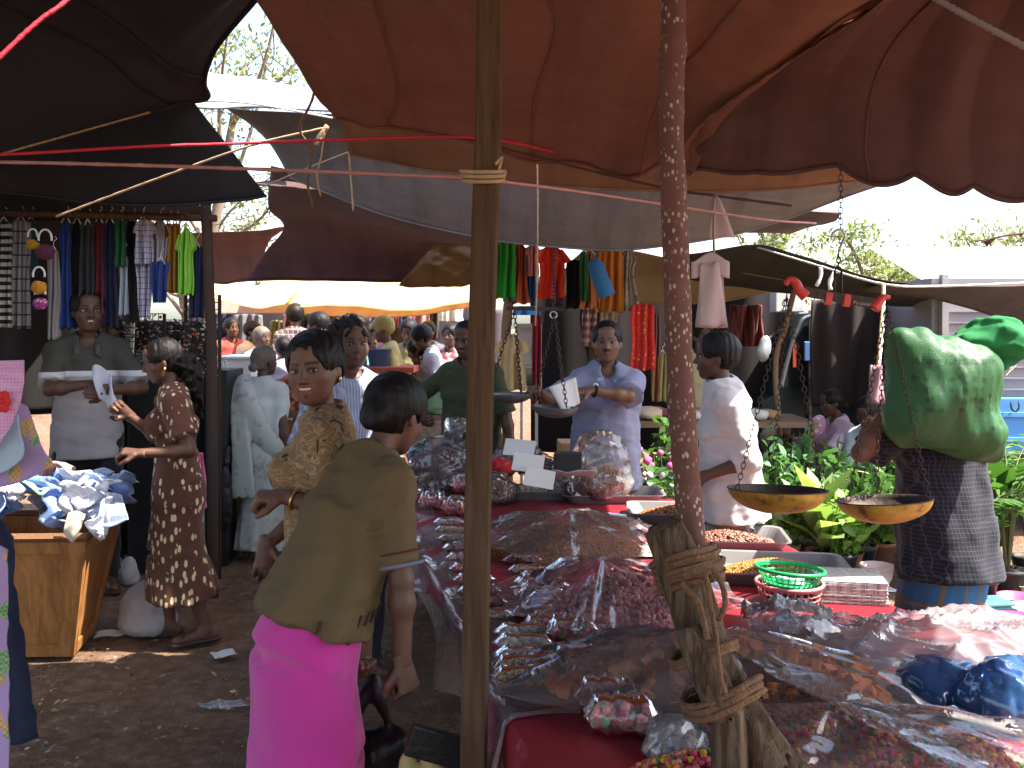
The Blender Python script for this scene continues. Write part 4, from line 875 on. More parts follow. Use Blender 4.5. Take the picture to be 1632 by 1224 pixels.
def trousers(mat, h=.012, g=.014, bot=.06, name='trousers', short=None):
    def fn(J, p):
        H, b = J['H'], J['b']; pts = np.array([J[k] for k in ('pelvis','knR','knL','anR','anL')]); F = Fld(pts.min(0)-.18, pts.max(0)+.18, h); pl, up = J['pelvis'], J['up']
        F.put(ec(pl-up*.05*H, pl+up*.07*H, J['px'], (.093*H*b+g, .072*H*b+g), (.086*H*b+g, .064*H*b+g)), .03)
        for s in 'RL':
            F.put(rc(J['hip'+s], J['kn'+s], .054*H*b+g, .037*H+g), .03); e = J['an'+s] if not short else J['kn'+s]+(J['an'+s]-J['kn'+s])*short; F.put(rc(J['kn'+s], e, .037*H+g, .031*H+g), .02)
        F.wrinkle(.008, 30, 4); v, f = F.mesh(); return [(name, v, f, mat)]
    return fn
def sandals(mat):
    def fn(J, p):
        o = []
        for s in 'RL':
            t, a = J['toe'+s], J['an'+s]; H = J['H']; hl = a-(t-a)*.35; hl[2] = t[2]; F = Fld(np.minimum(t, hl)-.07, np.maximum(t, hl)+.07, .007); F.put(rc(hl, t, .024*H, .027*H), .01); F.cut((0,0,1), V3(0,0,t[2]-.006*H)); F.put(rc(t+V3(-.03,.03,.005), t+V3(.03,.03,.03), .008, .008), .004); v, f = F.mesh(); o.append(('sandal', v, f, mat))
        return o
    return fn
def facing(tx, ty): return math.atan2(tx, -ty)      # yaw so that local -Y points along (tx,ty)
# ================= the people in the market =================
CB = lambda n, *a, **k: cloth(n, *a, **k)
def block(name, stops, pat=None):
    """colour-blocked knit shirt: colour by height on the garment"""
    t = NT(name); co = t.co(); z = t.xyz(co)[2]; c = t.ramp(t.math('MULTIPLY', z, .5), [(p*.5, q) for p, q in stops], 'CONSTANT'); c = t.mix(t.math('MULTIPLY', t.noise(co, 7, 3), .3), c, (.02,.02,.02))
    MATS[name] = t.done(t.bsdf(c, .85, .2, normal=t.bump(t.noise(co, 40, 3), .2, .008))); return MATS[name]
def WL(loc, yaw, p):
    q = np.array(Matrix.Rotation(-yaw, 3, 'Z'))@(np.asarray(p)-np.asarray(loc)); return ('W', *q)
def WD(yaw, v): return np.array(Matrix.Rotation(-yaw, 3, 'Z'))@np.asarray(v, float)
def foot(px, d): return V3((px-816)/FPX*d, d, 0)
SK1, SK2, SK3 = (.115,.050,.028), (.085,.036,.020), (.15,.068,.040)
CLO_BLACK = cloth('cloth_black', (.012,.012,.015)); CLO_NAVY = cloth('cloth_navy', (.015,.02,.05)); M_SANDAL = plain('sandal', (.04,.025,.02), .7)
# 1 stallholder with a folded cloth
L = foot(140, 5.7); y = facing(.42, -1)
human('man in dark and pale grey polo shirt holding a folded white cloth', L, y, 1.78, dict(hR=WL(L, y, P(146,612,5.35)), hL=WL(L, y, P(172,622,5.38)), eR=(-1,.2,-.5), eL=(1,.3,-.5), hyaw=10, curlR=45, curlL=45, hnR=WD(y,(0,.3,-1)), hnL=WD(y,(-1,0,0)), build=1.0, lean=2),
    [shirt(block('polo_two_tone', [(0,(.36,.33,.34)), (1.29,(.36,.33,.34)), (1.30,(.62,.60,.62)), (1.335,(.06,.058,.045))]), hem=-.065, sleeve=.88, loose=.015, collar=plain('collar_dark', (.05,.05,.042)), open_v=.8), trousers(CLO_BLACK), sandals(M_SANDAL)],
    SK2, {'style': 'short', 'vol': .05}, dict(look=(.1,0), open=.35, lip=(.13,.04,.04)), res=.009, hres=.005)
c = P(166,616,5.30); ww, ff = grid(lambda u, w: c+np.stack([(u-.5)*.10+.05*(w-.3), -.03*np.sin(u*6+w*3)-.02*w, (.5-w)*.19+.03*np.sin(u*5+w*2)], 1), 18, 18)
solid(ob('folded_cloth', ww, ff, CB('cloth_white_blue', (.55,.56,.66), transl=.2), smooth=True, label='small white cloth held up by the polo shirt man', cat='cloth'), .006)
# 2 man half hidden behind him
L = foot(178, 6.35); y = facing(.3, -1)
human('man in plain grey green tee half hidden behind the polo shirt man', L, y, 1.66, dict(hL=(.17,-.02,.44), hyaw=-20), [shirt(CB('tee_greygreen', (.12,.13,.10)), sleeve=.8, hem=-.07, loose=.01), trousers(CLO_BLACK), sandals(M_SANDAL)], SK2, {'style': 'short'}, res=.012, hres=.007)
# 3 woman in leaf print dress, in profile
L = foot(284, 4.8); y = facing(-1, -.32)
def earring(J, add, T):
    for q in (-1,1): v, f = uvs(T(q*.37,.04,-.19), (.007,.007,.009)); add('earring', v, f, M_GOLD)
M_LEAF = CB('leaf_print', (.095,.036,.022), 'leaf', (.62,.50,.30), 31)
human('woman in brown leaf print dress with long wavy ponytail, in profile', L, y, 1.505, dict(fem=True, build=.92, hR=WL(L, y, P(205,662,4.65)), hL=WL(L, y, P(222,722,4.5)), eL=WD(y,(1,.2,-.4)), eR=WD(y,(.6,.6,-.6)), curlR=40, curlL=45, hpitch=14, hyaw=0, lean=2, hnL=WD(y,(0,.3,-1)), hdL=WD(y,(-1,-.1,.1)), fR=(-.06,-.03,.045), fL=(.06,.09,.045)),
    [shirt(M_LEAF, hem=-.02, sleeve=.72, flare=.02, collar=M_LEAF, open_v=.5, name='bodice'), skirt(M_LEAF, top=.10, hemz=.215, whem=(.20,.185), mid=(.165,.14), fold=.014, nf=8, name='dress_skirt'), sandals(M_SANDAL)],
    SK2, {'style': 'pony', 'len': 1.5}, dict(look=(0,-.4), eyeh=.7), res=.009, hres=.0045, extra=earring)
# 4 woman in white sari from behind
L = foot(414, 6.5); y = facing(.25, 1)
M_SARI = CB('sari_white', (.50,.53,.47), 'flower', (.42,.36,.36), 12, c3=(.36,.42,.36), transl=.15)
def sari(mat):
    def fn(J, p):
        H, up, sx, Fd = J['H'], J['up'], J['sx'], J['F']; F = Fld(J['pelvis']-.34, J['neckb']+.2, .011); B = -Fd
        a = [J['shL']+up*.035*H, J['chest']+up*.04*H+sx*.03*H+B*.085*H, J['waist']-sx*.05*H+B*.085*H, J['pelvis']-sx*.10*H+B*.03*H]; q = crom(a, 12)
        for i in range(11): F.put(ell((q[i]+q[i+1])/2, (.055*H,.028*H,.055*H), rot(0,.6,0)), .03)
        for i, w in enumerate((-.03,.0,.03)):
            e = crom([J['shL']+up*.03*H+sx*w*H+B*.04*H, J['chest']+sx*(.06+w)*H+B*.095*H, J['pelvis']+sx*(.03+w)*H+B*.11*H, J['pelvis']-V3(0,0,.2*H)+sx*(.02+w*1.4)*H+B*.12*H], 10)
            for k in range(9): F.put(rc(e[k], e[k+1], .018*H, .02*H), .015)
        F.wrinkle(.005, 40, 5, (1,1,.4)); v, f = F.mesh(); return [('sari_drape', v, f, mat)]
    return fn
human('woman in white flowered sari with hair in a bun, walking away', L, y, 1.43, dict(fem=True, build=1.04, hyaw=-28, hR=(-.165,.02,.44), hL=(.175,-.02,.44), lean=3),
    [shirt(CB('blouse_white', (.52,.54,.50)), hem=.03, sleeve=.85, name='blouse'), skirt(M_SARI, top=.08, hemz=.06, whem=(.17,.16), mid=(.155,.14), fold=.012, nf=11, name='sari_skirt'), sari(M_SARI)],
    SK2, {'style': 'bun', 'mat': M_HAIRG}, dict(neck=.95), res=.011, hres=.006)
# 5 smiling woman, body in profile, face to the viewer
L = foot(528, 3.12); y = facing(-1, -.12)
M_SWIRL = CB('swirl_print', (.22,.125,.055), 'swirl', (.40,.28,.15), 42, c3=(.03,.013,.008))
def smileextra(J, add, T):
    for q in (-1,1): v, f = uvs(T(q*.375,.03,-.17), (.006,.006,.011)); add('earring', v, f, M_GOLD)
    a = J['wrL']; d = unit(a-J['elL']); e1 = unit(np.cross(d, [0,0,1])); e2 = np.cross(d, e1); c = a-d*.035
    v, f = tube(np.array([c+e1*math.cos(t)*.030+e2*math.sin(t)*.030 for t in np.linspace(0, 2*np.pi, 22)]), .005, 6); w = add('watch', v, f, M_GOLD)
    v, f = uvs(c+e1*.032, (.014,.014,.014)); add('watch_dial', v, f, M_GOLD, par=w)
    for i in range(9):
        an = -.9+i*.225; v, f = uvs(T(.16-.04*abs(an)+.02*i-.05, .0+.05*i-.1, .565-.028*(i-3.2)**2*.35), (.0032,)*3, None, 6, 4); add('hair_bead', v, f, M_TEETH)
    pts = crom([T(-.38,-.02,.14), T(-.30,-.02,.44), T(0,0,.575), T(.30,.03,.46), T(.39,.06,.12)], 20); v, f = tube(pts, .0045, 6); add('hair_band', v, f, M_HAIR)
human('smiling woman in brown swirl print tunic with gold watch, looking at the viewer', L, y, 1.53, dict(fem=True, build=1.10, hyaw=70, hroll=-5, hpitch=3, hL=WL(L, y, P(452,792,2.92)), eL=WD(y,(1,-.2,-.35)), hR=WL(L, y, P(425,868,3.2)), eR=WD(y,(.5,.8,-.3)), curlL=62, curlR=30, hdL=WD(y,(-1,-.15,.05)), hnL=WD(y,(0,.3,-1)), hdR=WD(y,(-.1,0,-1)), lean=2, hh=.147),
    [shirt(M_SWIRL, hem=-.055, sleeve=.80, g=.016, flare=.018, loose=.012, name='tunic', h=.009), trousers(CLO_NAVY), sandals(M_SANDAL)],
    SK3, {'style': 'short', 'vol': .065, 'line': .01}, dict(smile=1.2, open=1.15, fat=1.10, look=(.25,.0), lip=(.20,.055,.045), neck=1.0), res=.008, hres=.0034, extra=smileextra)
# 6 curly haired man
L = foot(556, 4.35); y = facing(.35, -1)
human('young man with bushy curly hair and pale blue striped shirt', L, y, 1.60, dict(hyaw=6, hL=(.16,-.10,.46), hR=(-.17,-.02,.45)), [shirt(CB('stripe_blue', (.20,.23,.36), 'stripe', (.34,.38,.50), 60), sleeve=.9, hem=-.07, loose=.02, collar=CB('collar_blue', (.30,.34,.45))), trousers(CLO_NAVY)],
    SK2, {'style': 'curly', 'vol': .05}, dict(look=(-.2,-.2), eyeh=.85, lip=(.12,.035,.03), stub=1), res=.011, hres=.005)
# 7 stooping woman in the pink skirt, back to the viewer
L = foot(508, 2.72); y = facing(.78, .62)
M_KNIT = plain('knit_olive', (.135,.092,.037), .95, .14, 14, .5, 320)
def pins(J, add, T):
    for a, b in ((T(-.20,.40,.30), T(-.30,.34,.12)), (T(.26,.33,.34), T(.27,.37,.16))):
        v, f = tube(crom([a, (a+b)/2+(a-J['head'])*.06, b], 8), .003, 6); add('hair_pin', v, f, M_TEETH)
    up, Fd, sx, H = J['up'], J['F'], J['sx'], J['H']; s = 'R'; a, b_ = J['shR'], J['elR']; d = unit(b_-a)
    e1 = unit(np.cross(d, [0,0,1])); e2 = np.cross(d, e1)
    for fr, r, c, w in ((.76,.0655,'stripe_maroon',.0035), (.905,.0655,'stripe_slate',.006)):
        q = np.array([a+(b_-a)*fr*.93+e1*math.cos(t)*r+e2*math.sin(t)*r for t in np.linspace(0, 6.28, 30)]); v, f = tube(q, w, 6); add('sleeve_stripe', v, f, plain(c, (.10,.02,.02) if 'mar' in c else (.16,.17,.22), .95))
    for i in range(9):          # stitched ticks on the hem at her right hip
        an = -.55+i*.17; rx, ry = .098*H*J['b']+.044, .074*H*J['b']+.044; bx = -J['px']; fwd = unit(np.cross(J['px'], [0,0,1])); fwd = fwd if fwd[1] < 0 else -fwd
        dr = bx*math.cos(an)*rx+fwd*math.sin(an)*ry; p0 = J['pelvis']+up*.030*H+dr*1.02; v, f = tube(np.array([p0, p0+up*.018, p0+up*.036]), .0035, 5); add('hem_tick', v, f, plain('tick_brown', (.06,.02,.015), .95))
human('stooping woman in olive knit top and bright pink skirt, seen from behind', L, y, 1.53, dict(fem=True, build=1.06, lean=25, hyaw=18, hpitch=24, twist=-6, hR=WL(L, y, P(648,1120,2.62)), eR=WD(y,(.6,-.5,-.2)), hL=WL(L, y, P(582,1040,2.85)), eL=WD(y,(0,1,.2)), curlR=62, curlL=60, hdR=WD(y,(.25,0,-1)), hnR=WD(y,(-.6,.6,0)), hdL=WD(y,(-.1,-.1,-1)), hh=.145, ls=.905, pelvis=(0,.02,.480), fR=tuple(WD(y,(-.055,.0,0))/1.53+V3(-.055,.02,.045)), fL=tuple(WD(y,(-.055,.0,0))/1.53+V3(.055,.02,.045))),
    [shirt(M_KNIT, hem=.005, sleeve=.86, g=.020, loose=.012, flare=.006, name='knit_top', h=.009, wr=.011), skirt(plain('skirt_pink', (.56,.035,.27), .9, .10, 8, .3, 260, sheen=.3), top=.03, wtop=.93, hemz=.10, whem=(.19,.165), mid=(.178,.158), fold=.010, nf=6, h=.011)],
    SK1, {'style': 'tied', 'vol': .06, 'rgh': .002}, dict(eyes=False), res=.008, hres=.004, extra=pins)
# 8 vendor in dark green behind the post
L = foot(752, 6.1); y = facing(-.3, -1)
human('vendor in dark green shirt reaching out behind the sawn post', L, y, 1.60, dict(hR=WL(L, y, P(672,660,6.0)), eR=WD(y,(-.6,0,-.6)), hL=(.2,-.05,.46), build=1.1, hpitch=10, hyaw=-10, curlR=40), [shirt(CB('shirt_green', (.045,.050,.022)), sleeve=.95, hem=-.08, loose=.02), trousers(CLO_NAVY)], SK2, {'style': 'short'}, dict(mous=1), res=.011, hres=.006)
# 9 vendor in grey blue shirt
L = foot(966, 5.55); y = facing(.0, -1)
def wwatch(J, add, T):
    a = J['wrL']; d = unit(a-J['elL']); e1 = unit(np.cross(d, [0,0,1])); e2 = np.cross(d, e1); c = a-d*.03; v, f = tube(np.array([c+e1*math.cos(t)*.031+e2*math.sin(t)*.031 for t in np.linspace(0, 2*np.pi, 18)]), .008, 6); w = add('watch', v, f, CLO_BLACK); v, f = uvs(c-e2*.03, (.015,.010,.015)); add('watch_dial', v, f, M_TEETH, par=w)
M_GB = CB('shirt_greyblue', (.23,.235,.33), transl=.08)
human('vendor in grey blue shirt weighing goods at the back of the table', L, y, 1.58, dict(hR=WL(L, y, P(858,624,5.15)), eR=WD(y,(-.5,.3,-.8)), hL=WL(L, y, P(940,622,5.2)), eL=WD(y,(1,0,-.25)), build=1.12, hyaw=-6, curlR=50, curlL=50, hnR=WD(y,(0,0,-1)), hdL=WD(y,(-1,-.2,-.1)), hnL=WD(y,(0,.4,-1)), hh=.145),
    [shirt(M_GB, hem=-.11, sleeve=.95, g=.016, flare=.022, loose=.03, collar=CB('collar_pale', (.42,.43,.50)), open_v=.9, h=.010, wr=.009), trousers(CLO_NAVY)], SK3, {'style': 'short', 'vol': .045}, dict(mous=1, fat=1.05, lip=(.13,.04,.035)), res=.009, hres=.005, extra=wwatch)
# 10 man in white shirt, profile
L = foot(1166, 4.5); y = facing(-1, .05)
human('man in loose white shirt standing in profile beside the trays', L, y, 1.53, dict(hL=WL(L, y, P(1120,760,4.35)), eL=WD(y,(1,-.2,-.2)), hR=WL(L, y, P(1112,752,4.7)), eR=WD(y,(1,.4,-.3)), hyaw=-8, curlL=35, lean=4, build=1.0, hh=.142),
    [shirt(CB('shirt_white', (.60,.55,.55), transl=.12), hem=-.075, sleeve=1.35, g=.020, flare=.02, loose=.028, collar=CB('collar_white', (.62,.58,.58)), h=.009, wr=.010), trousers(CB('cloth_khaki', (.22,.15,.09)))], SK2, {'style': 'short', 'vol': .045}, dict(stub=1), res=.010, hres=.005)
# 11 porter with the green sack
L = foot(1510, 3.62); y = facing(-.35, .94)
M_CHECK = CB('check_black', (.008,.008,.013), 'grid', (.038,.038,.052), 62)
human('porter in black checked shirt and blue checked lungi carrying a sack', L, y, 1.52, dict(hR=(.10,.02,.92), hL=WL(L, y, P(1425,640,3.5)), eL=WD(y,(-1,-.5,-.3)), eR=(-.2,-.3,-1), lean=6, hpitch=25, build=1.05, curlL=60, fL=(.06,-.05,.045)),
    [shirt(M_CHECK, hem=-.10, sleeve=.80, g=.02, flare=.02, loose=.035, h=.010, wr=.009), skirt(CB('lungi_blue', (.03,.12,.26), 'grid', (.16,.12,.05), 11), top=.0, wtop=.93, hemz=.12, whem=(.18,.15), mid=(.17,.15), fold=.014, name='lungi')], SK1, {'style': 'short'}, dict(eyes=False), res=.010, hres=.007)
# 12, 13 seated pair by the van
L = foot(1340, 7.6); y = facing(-1, -.1)
human('seated woman in pink blouse and flowered skirt holding a packet', L, y, 1.48, dict(fem=True, pelvis=(0,.02,.24), fR=(-.06,-.26,.045), fL=(.06,-.22,.045), hR=(-.04,-.27,.46), hL=(.05,-.25,.44), eR=(-.6,.5,-1), eL=(.6,.5,-1), lean=6, hpitch=12, curlR=45, curlL=45),
    [shirt(CB('blouse_pink', (.62,.40,.48)), hem=-.04, sleeve=.8, name='blouse'), (lambda J, p: trousers(CB('skirt_flower', (.42,.17,.30), 'flower', (.62,.40,.50), 26), g=.035, name='skirt')(J, p))], SK2, {'style': 'bun'}, res=.012, hres=.007)
ob('packet', *join([uvs(P(1302,680,7.55), (.07,.04,.10), rot(0,.4,0))]), CB('packet_pink', (.55,.25,.35), 'flower', (.8,.7,.75), 30), smooth=True, label='pink and white packet in the seated woman\'s hands', cat='packet')
L = foot(1398, 7.4); y = facing(-.6, -.8)
human('seated man in white tee with arms on his knees by the van', L, y, 1.6, dict(pelvis=(0,.03,.19), fR=(-.08,-.25,.045), fL=(.10,-.23,.045), hR=(-.04,-.24,.30), hL=(.08,-.22,.32), lean=20, hpitch=25, hyaw=-10), [shirt(CB('tee_white', (.60,.62,.60)), hem=-.05, sleeve=.85), trousers(CB('jeans_blue', (.05,.10,.22)))], SK2, {'style': 'short', 'vol': .06}, res=.013, hres=.008)
# 14.. others
def crowd(label, px, d, H, fwd, top, bottom='trousers', hair='short', tcol=(.4,.4,.4), bcol=(.05,.05,.06), pat=None, c2=None, scale=20, skin=SK2, pose=None, slv=.85, extra=None, hem=-.07, hm=None, face=None, group='shoppers in the background'):
    L = foot(px, d); y = facing(*fwd); p = dict(pose or {}); fem = bottom != 'trousers' and bottom != 'man'; p.setdefault('fem', fem)
    for k in ('hR','hL'):
        if k in p and len(p[k]) == 2 and p[k][0] == 'P': p[k] = WL(L, y, P(*p[k][1]))
    nm = 'crowd_'+label[:24].replace(' ', '_'); tm = cloth(nm, tcol, pat, c2, scale, transl=.1); bm = cloth(nm+'_b', bcol)
    w = [shirt(tm, hem=hem, sleeve=slv, loose=.015, h=.018, wr=.008), trousers(bm, h=.02) if not fem else skirt(bm, top=.07, hemz=.12, h=.02)]
    return human(label, L, y, H, p, w, skin, {'style': hair, 'mat': hm or M_HAIR, 'vol': .085}, face or {}, group, .017, .010, extra=extra)
crowd('shopper in red shirt in the lane beyond the clothes stall', 366, 12.0, 1.66, (.5,-.6), 'shirt', tcol=(.42,.07,.06))
crowd('woman in pale blue and white sari with covered shoulder in the lane', 412, 10.6, 1.55, (.7,-.5), 'shirt', 'skirt', 'bun', (.62,.62,.68), (.45,.50,.48), pose=dict(hR=(-.04,-.16,.62)), hm=M_HAIRG)
crowd('shopper in pinkish white shirt just behind the pale blue sari', 396, 11.6, 1.62, (1,-.3), 'shirt', tcol=(.60,.48,.46))
crowd('shopper in lavender shirt bending, seen behind the bun haired woman', 452, 9.4, 1.45, (-.3,1), 'shirt', tcol=(.42,.38,.50))
crowd('tall shopper in plaid shirt in front of the hanging pink bag', 470, 11.2, 1.82, (-.2,1), 'shirt', tcol=(.10,.07,.08), pat='grid', c2=(.40,.28,.30), scale=16)
crowd('shopper in pale pink shirt, bearded profile to the left', 516, 9.8, 1.70, (-1,.1), 'shirt', tcol=(.60,.42,.40), face=dict(stub=1))
crowd('shopper in pale shirt left of the pink shirted shopper', 492, 11.5, 1.70, (-.4,1), 'shirt', tcol=(.45,.45,.38))
crowd('dark shirted shopper directly behind the curly haired man', 546, 8.6, 1.60, (-.2,1), 'shirt', tcol=(.08,.06,.06))
crowd('vendor in yellow shirt and cap working over a blue bucket', 630, 9.2, 1.66, (-1,-.15), 'shirt', tcol=(.66,.52,.20), bcol=(.62,.55,.42), pose=dict(hR=('P',(594,556,9.2)), hL=('P',(610,574,9.0)), lean=6, hpitch=15), hair='short', hm=plain('cap_ochre', (.40,.28,.08)), skin=SK3)
crowd('shopper in olive shirt behind the yellow shirted vendor', 656, 10.2, 1.64, (-.2,-1), 'shirt', tcol=(.26,.23,.11), pose=dict(hpitch=20))
crowd('schoolgirl in white blouse with ponytail looking down', 678, 9.4, 1.45, (-1,-.3), 'shirt', 'skirt', 'tied', (.58,.55,.48), (.52,.50,.42), pose=dict(hpitch=25, hL=('P',(668,590,9.3))))
crowd('shopper in pale blue shirt bending beside the schoolgirl', 706, 9.3, 1.60, (-.9,-.1), 'shirt', tcol=(.50,.50,.58), bcol=(.40,.42,.52), pose=dict(lean=14, hpitch=25), slv=1.8)
crowd('woman in black headscarf and red checked dress', 722, 10.0, 1.58, (-.4,-1), 'shirt', 'skirt', 'tied', (.60,.08,.08), (.30,.05,.05), pat='plaid', c2=(.75,.65,.62), scale=14)
crowd('shopper in purple shawl behind the bucket', 604, 11.4, 1.6, (-.5,1), 'shirt', 'skirt', 'tied', (.16,.08,.30), (.10,.08,.15))
crowd('boy in blue and white shirt behind the schoolgirl', 682, 11.8, 1.62, (.1,-1), 'shirt', tcol=(.50,.56,.70), pat='plaid', c2=(.15,.2,.4), scale=8)
crowd('shopper in green blouse left of the yellow shirted vendor', 592, 10.8, 1.52, (.5,-1), 'shirt', 'skirt', 'bun', (.12,.40,.30), (.10,.20,.16))
crowd('person in cream shirt inside the middle clothes stall', 1112, 7.8, 1.60, (.3,-1), 'shirt', tcol=(.55,.45,.24), group=None)
# ================= the sweet table =================
TH = .62
TP = lambda px, py, h=0.0: G(px, py, TH+h)
M_RED = plain('oilcloth_red', (.22,.014,.022), .42, .25, 5, .15, 40)
M_BOARD = plain('table_board', (.20,.12,.065), .85, .3, 8, .5, 60)
PL = plastic('clear_film', haze=.10); PLH = plastic('milky_film', (.95,.94,.95), .20, .03, .09); PLB = plastic('blue_film', (.25,.42,.70), .45, .03, .12, (.07,.22,.55)); PLM = plastic('cloudy_film', (.66,.64,.66), .50, .06, .10, (.62,.58,.60)); PLP = plastic('pink_film', (.95,.66,.72), .12, .03, .10)
poly = [TP(842,1190), TP(800,1122), TP(740,1010), TP(690,915), TP(642,832), TP(634,790), TP(760,788), TP(900,786), TP(1050,790), TP(1172,836), TP(1262,872), TP(1352,930), TP(1425,965), TP(1500,985), V3(1.66,3.0,TH), V3(2.5,2.9,TH), V3(2.5,2.03,TH), V3(1.2,2.03,TH), V3(.12,2.03,TH)]
poly = np.array(poly); tb = thing('market_table', 'long market table under red oilcloth carrying the packed sweets', 'table', (.5,3.4,0))
def prism(pl, z0, z1):
    n = len(pl); v = np.concatenate([np.c_[pl[:, :2], np.full(n, z0)], np.c_[pl[:, :2], np.full(n, z1)]]); f = [list(range(n, 2*n)), list(range(n))[::-1]]+[[i, (i+1) % n, n+(i+1) % n, n+i] for i in range(n)]; return v, f
cxy = poly[:, :2].mean(0); ob('table_top', *prism(cxy+(poly[:, :2]-cxy)*.985 if False else np.c_[cxy+(poly[:, :2]-cxy)*.98, poly[:, 2]], TH-.045, TH-.012), M_BOARD, parent=tb)
# oilcloth: a sheet over the top with an uneven hanging skirt
ring = crom(np.vstack([poly, poly[:1]]), 160)[:-1]; n = len(ring); g = np.random.default_rng(2); hang = .10+.05*np.sin(np.arange(n)*.21)+.02*g.normal(size=n); vs = []; ctr = np.array([*cxy, TH])
for k in range(6):
    if k < 2: p = ctr+(ring-ctr)*(.97 if k == 0 else 1.0); p[:, 2] = TH-(.0 if k == 0 else .004)
    else:
        a = (k-1)/4; o = ring-ctr; o[:, 2] = 0; o /= np.linalg.norm(o, axis=1)[:, None]; p = ring+o*(.012+.018*a*np.sin(np.arange(n)*.55)[:, None]); p[:, 2] = TH-.006-a*hang
    vs.append(p)
v = np.concatenate(vs); f = [list(range(n))]+[[k*n+i, (k+1)*n+i, (k+1)*n+(i+1) % n, k*n+(i+1) % n] for k in range(5) for i in range(n)]
solid(ob('oilcloth', v, f, M_RED, parent=tb), .003)
# milky plastic edge hanging along the aisle side
aisle = crom([TP(815,1150), TP(800,1122), TP(740,1010), TP(690,915), TP(642,832), TP(634,790)], 60)
def pe(u, w):
    b = np.array([np.interp(u*59, np.arange(60), aisle[:, k]) for k in range(3)]).T; o = b+np.outer(np.where(w < .35, (.35-w)*.5, -.012), V3(1,.2,0)); o[:, 2] = TH+.006-np.clip(w-.35, 0, 1)*.26*(1+.4*np.sin(u*17))+.006*np.sin(u*60+w*9); o[:, 0] -= np.clip(w-.35,0,1)*.05*(1+.8*np.sin(u*31)); return o
v, f = grid(pe, 90, 16); ob('plastic_edge', v, f, PLH, parent=tb, smooth=True)
for q in (TP(830,1130), TP(700,890), TP(665,810), TP(1020,800), TP(1230,880), TP(1340,945), V3(2.3,2.8,0), V3(2.3,2.15,0), V3(.35,2.12,0), V3(1.3,2.12,0)):
    v, f = box((q[0]+(.12 if q[0] < 0.1 else 0), q[1], (TH-.05)/2-.01), (.055,.055,TH-.03)); ob('leg', v, f, M_BOARD, parent=tb)

# ---------- heaps ----------
ICO = None
def ico(sub=1):
    bm = bmesh.new(); bmesh.ops.create_icosphere(bm, subdivisions=sub, radius=1); bm.verts.index_update(); v = np.array([q.co[:] for q in bm.verts]); f = np.array([[q.index for q in w.verts] for w in bm.faces]); bm.free(); return v, f
I1 = ico(1); BX = box((0,0,0), (1,1,1)); BXF = np.array(BX[1])
def zmound(X, Y, h, pw=1.6): r = np.sqrt(X**2+Y**2); return h*np.clip(1-r**pw, 0, 1)
def granules(c, rx, ry, h, n, size, cols, shape='ball', seed=0, rz=0.0, pw=1.6, asp=(1,1,1), up=.3, edge=1.0):
    g = np.random.default_rng(seed); r = np.sqrt(g.random(n))*edge; a = g.random(n)*6.283; X, Y = r*np.cos(a), r*np.sin(a); Z = zmound(X, Y, h, pw)+size*up*g.random(n); x, y = X*rx, Y*ry; cr, sr = math.cos(rz), math.sin(rz)
    L = np.stack([c[0]+cr*x-sr*y, c[1]+sr*x+cr*y, c[2]+Z], 1); bv, bf = I1 if shape == 'ball' else (BX[0], BXF); xf = []; cl = []
    for i in range(n):
        s = size*(.7+.6*g.random()); xf.append((rot(*(g.random(3)*6.3))@np.diag(np.array(asp)*s), L[i])); cl += [np.array(cols[g.integers(len(cols))])*(.75+.5*g.random())]*len(bv)
    v, f = rep(bv, bf, xf); return v, f, np.array(cl)
def mound_base(c, rx, ry, h, rz=0.0, pw=1.6, n=20):
    v = []; cr, sr = math.cos(rz), math.sin(rz)
    for i in range(n+1):
        r = i/n
        for j in range(32):
            a = j/32*6.283; X, Y = r*math.cos(a), r*math.sin(a); x, y = X*rx, Y*ry; v.append([c[0]+cr*x-sr*y, c[1]+sr*x+cr*y, c[2]+float(zmound(X, Y, h, pw))-.004])
    f = [[i*32+j, (i+1)*32+j, (i+1)*32+(j+1) % 32, i*32+(j+1) % 32] for i in range(n) for j in range(32)]; return np.array(v), f
def cover(c, rx, ry, h, seed=0, rz=0.0, skirt=1.3, k=9, cre=.03, top=.02, n=46, m=110, pw=1.2, apex=(0,0)):
    """clear sheet thrown over a heap: tent with sharp radiating creases and a crumpled rim"""
    g = np.random.default_rng(seed); ph = g.random(6)*6.3; v = []; cr, sr = math.cos(rz), math.sin(rz)
    for i in range(n+1):
        r = i/n*skirt
        for j in range(m):
            a = j/m*2*math.pi; w = 1-abs(math.sin(k*.5*a+ph[0]+.7*math.sin(2*a+ph[1]))); w2 = 1-abs(math.sin(k*1.13*a+ph[2]+1.5*r)); rim = 1+.14*math.sin(3*a+ph[3])+.08*math.sin(7*a+ph[4])
            z = h*max(0, 1-(r/1.12)**pw)+top+cre*(w**4*min(1, r*1.6)+.45*w2**5*min(1, r*1.4))*(1 if r < 1 else max(.25, 1-(r-1)*2))+.006*math.sin(9*r+5*a+ph[5])
            ax = apex[0]*(1-r/skirt); ay = apex[1]*(1-r/skirt); x, y = r*rim*rx*math.cos(a)+ax, r*rim*ry*math.sin(a)+ay; v.append([c[0]+cr*x-sr*y, c[1]+sr*x+cr*y, c[2]+max(.006, z)])
    f = [[i*m+j, (i+1)*m+j, (i+1)*m+(j+1) % m, i*m+(j+1) % m] for i in range(n) for j in range(m)]; return np.array(v), f
GR = vcol('sweets', .55, .45); GRN = vcol('nuts', .45, .5); GRS = vcol('sugared', .75, .35, .5)
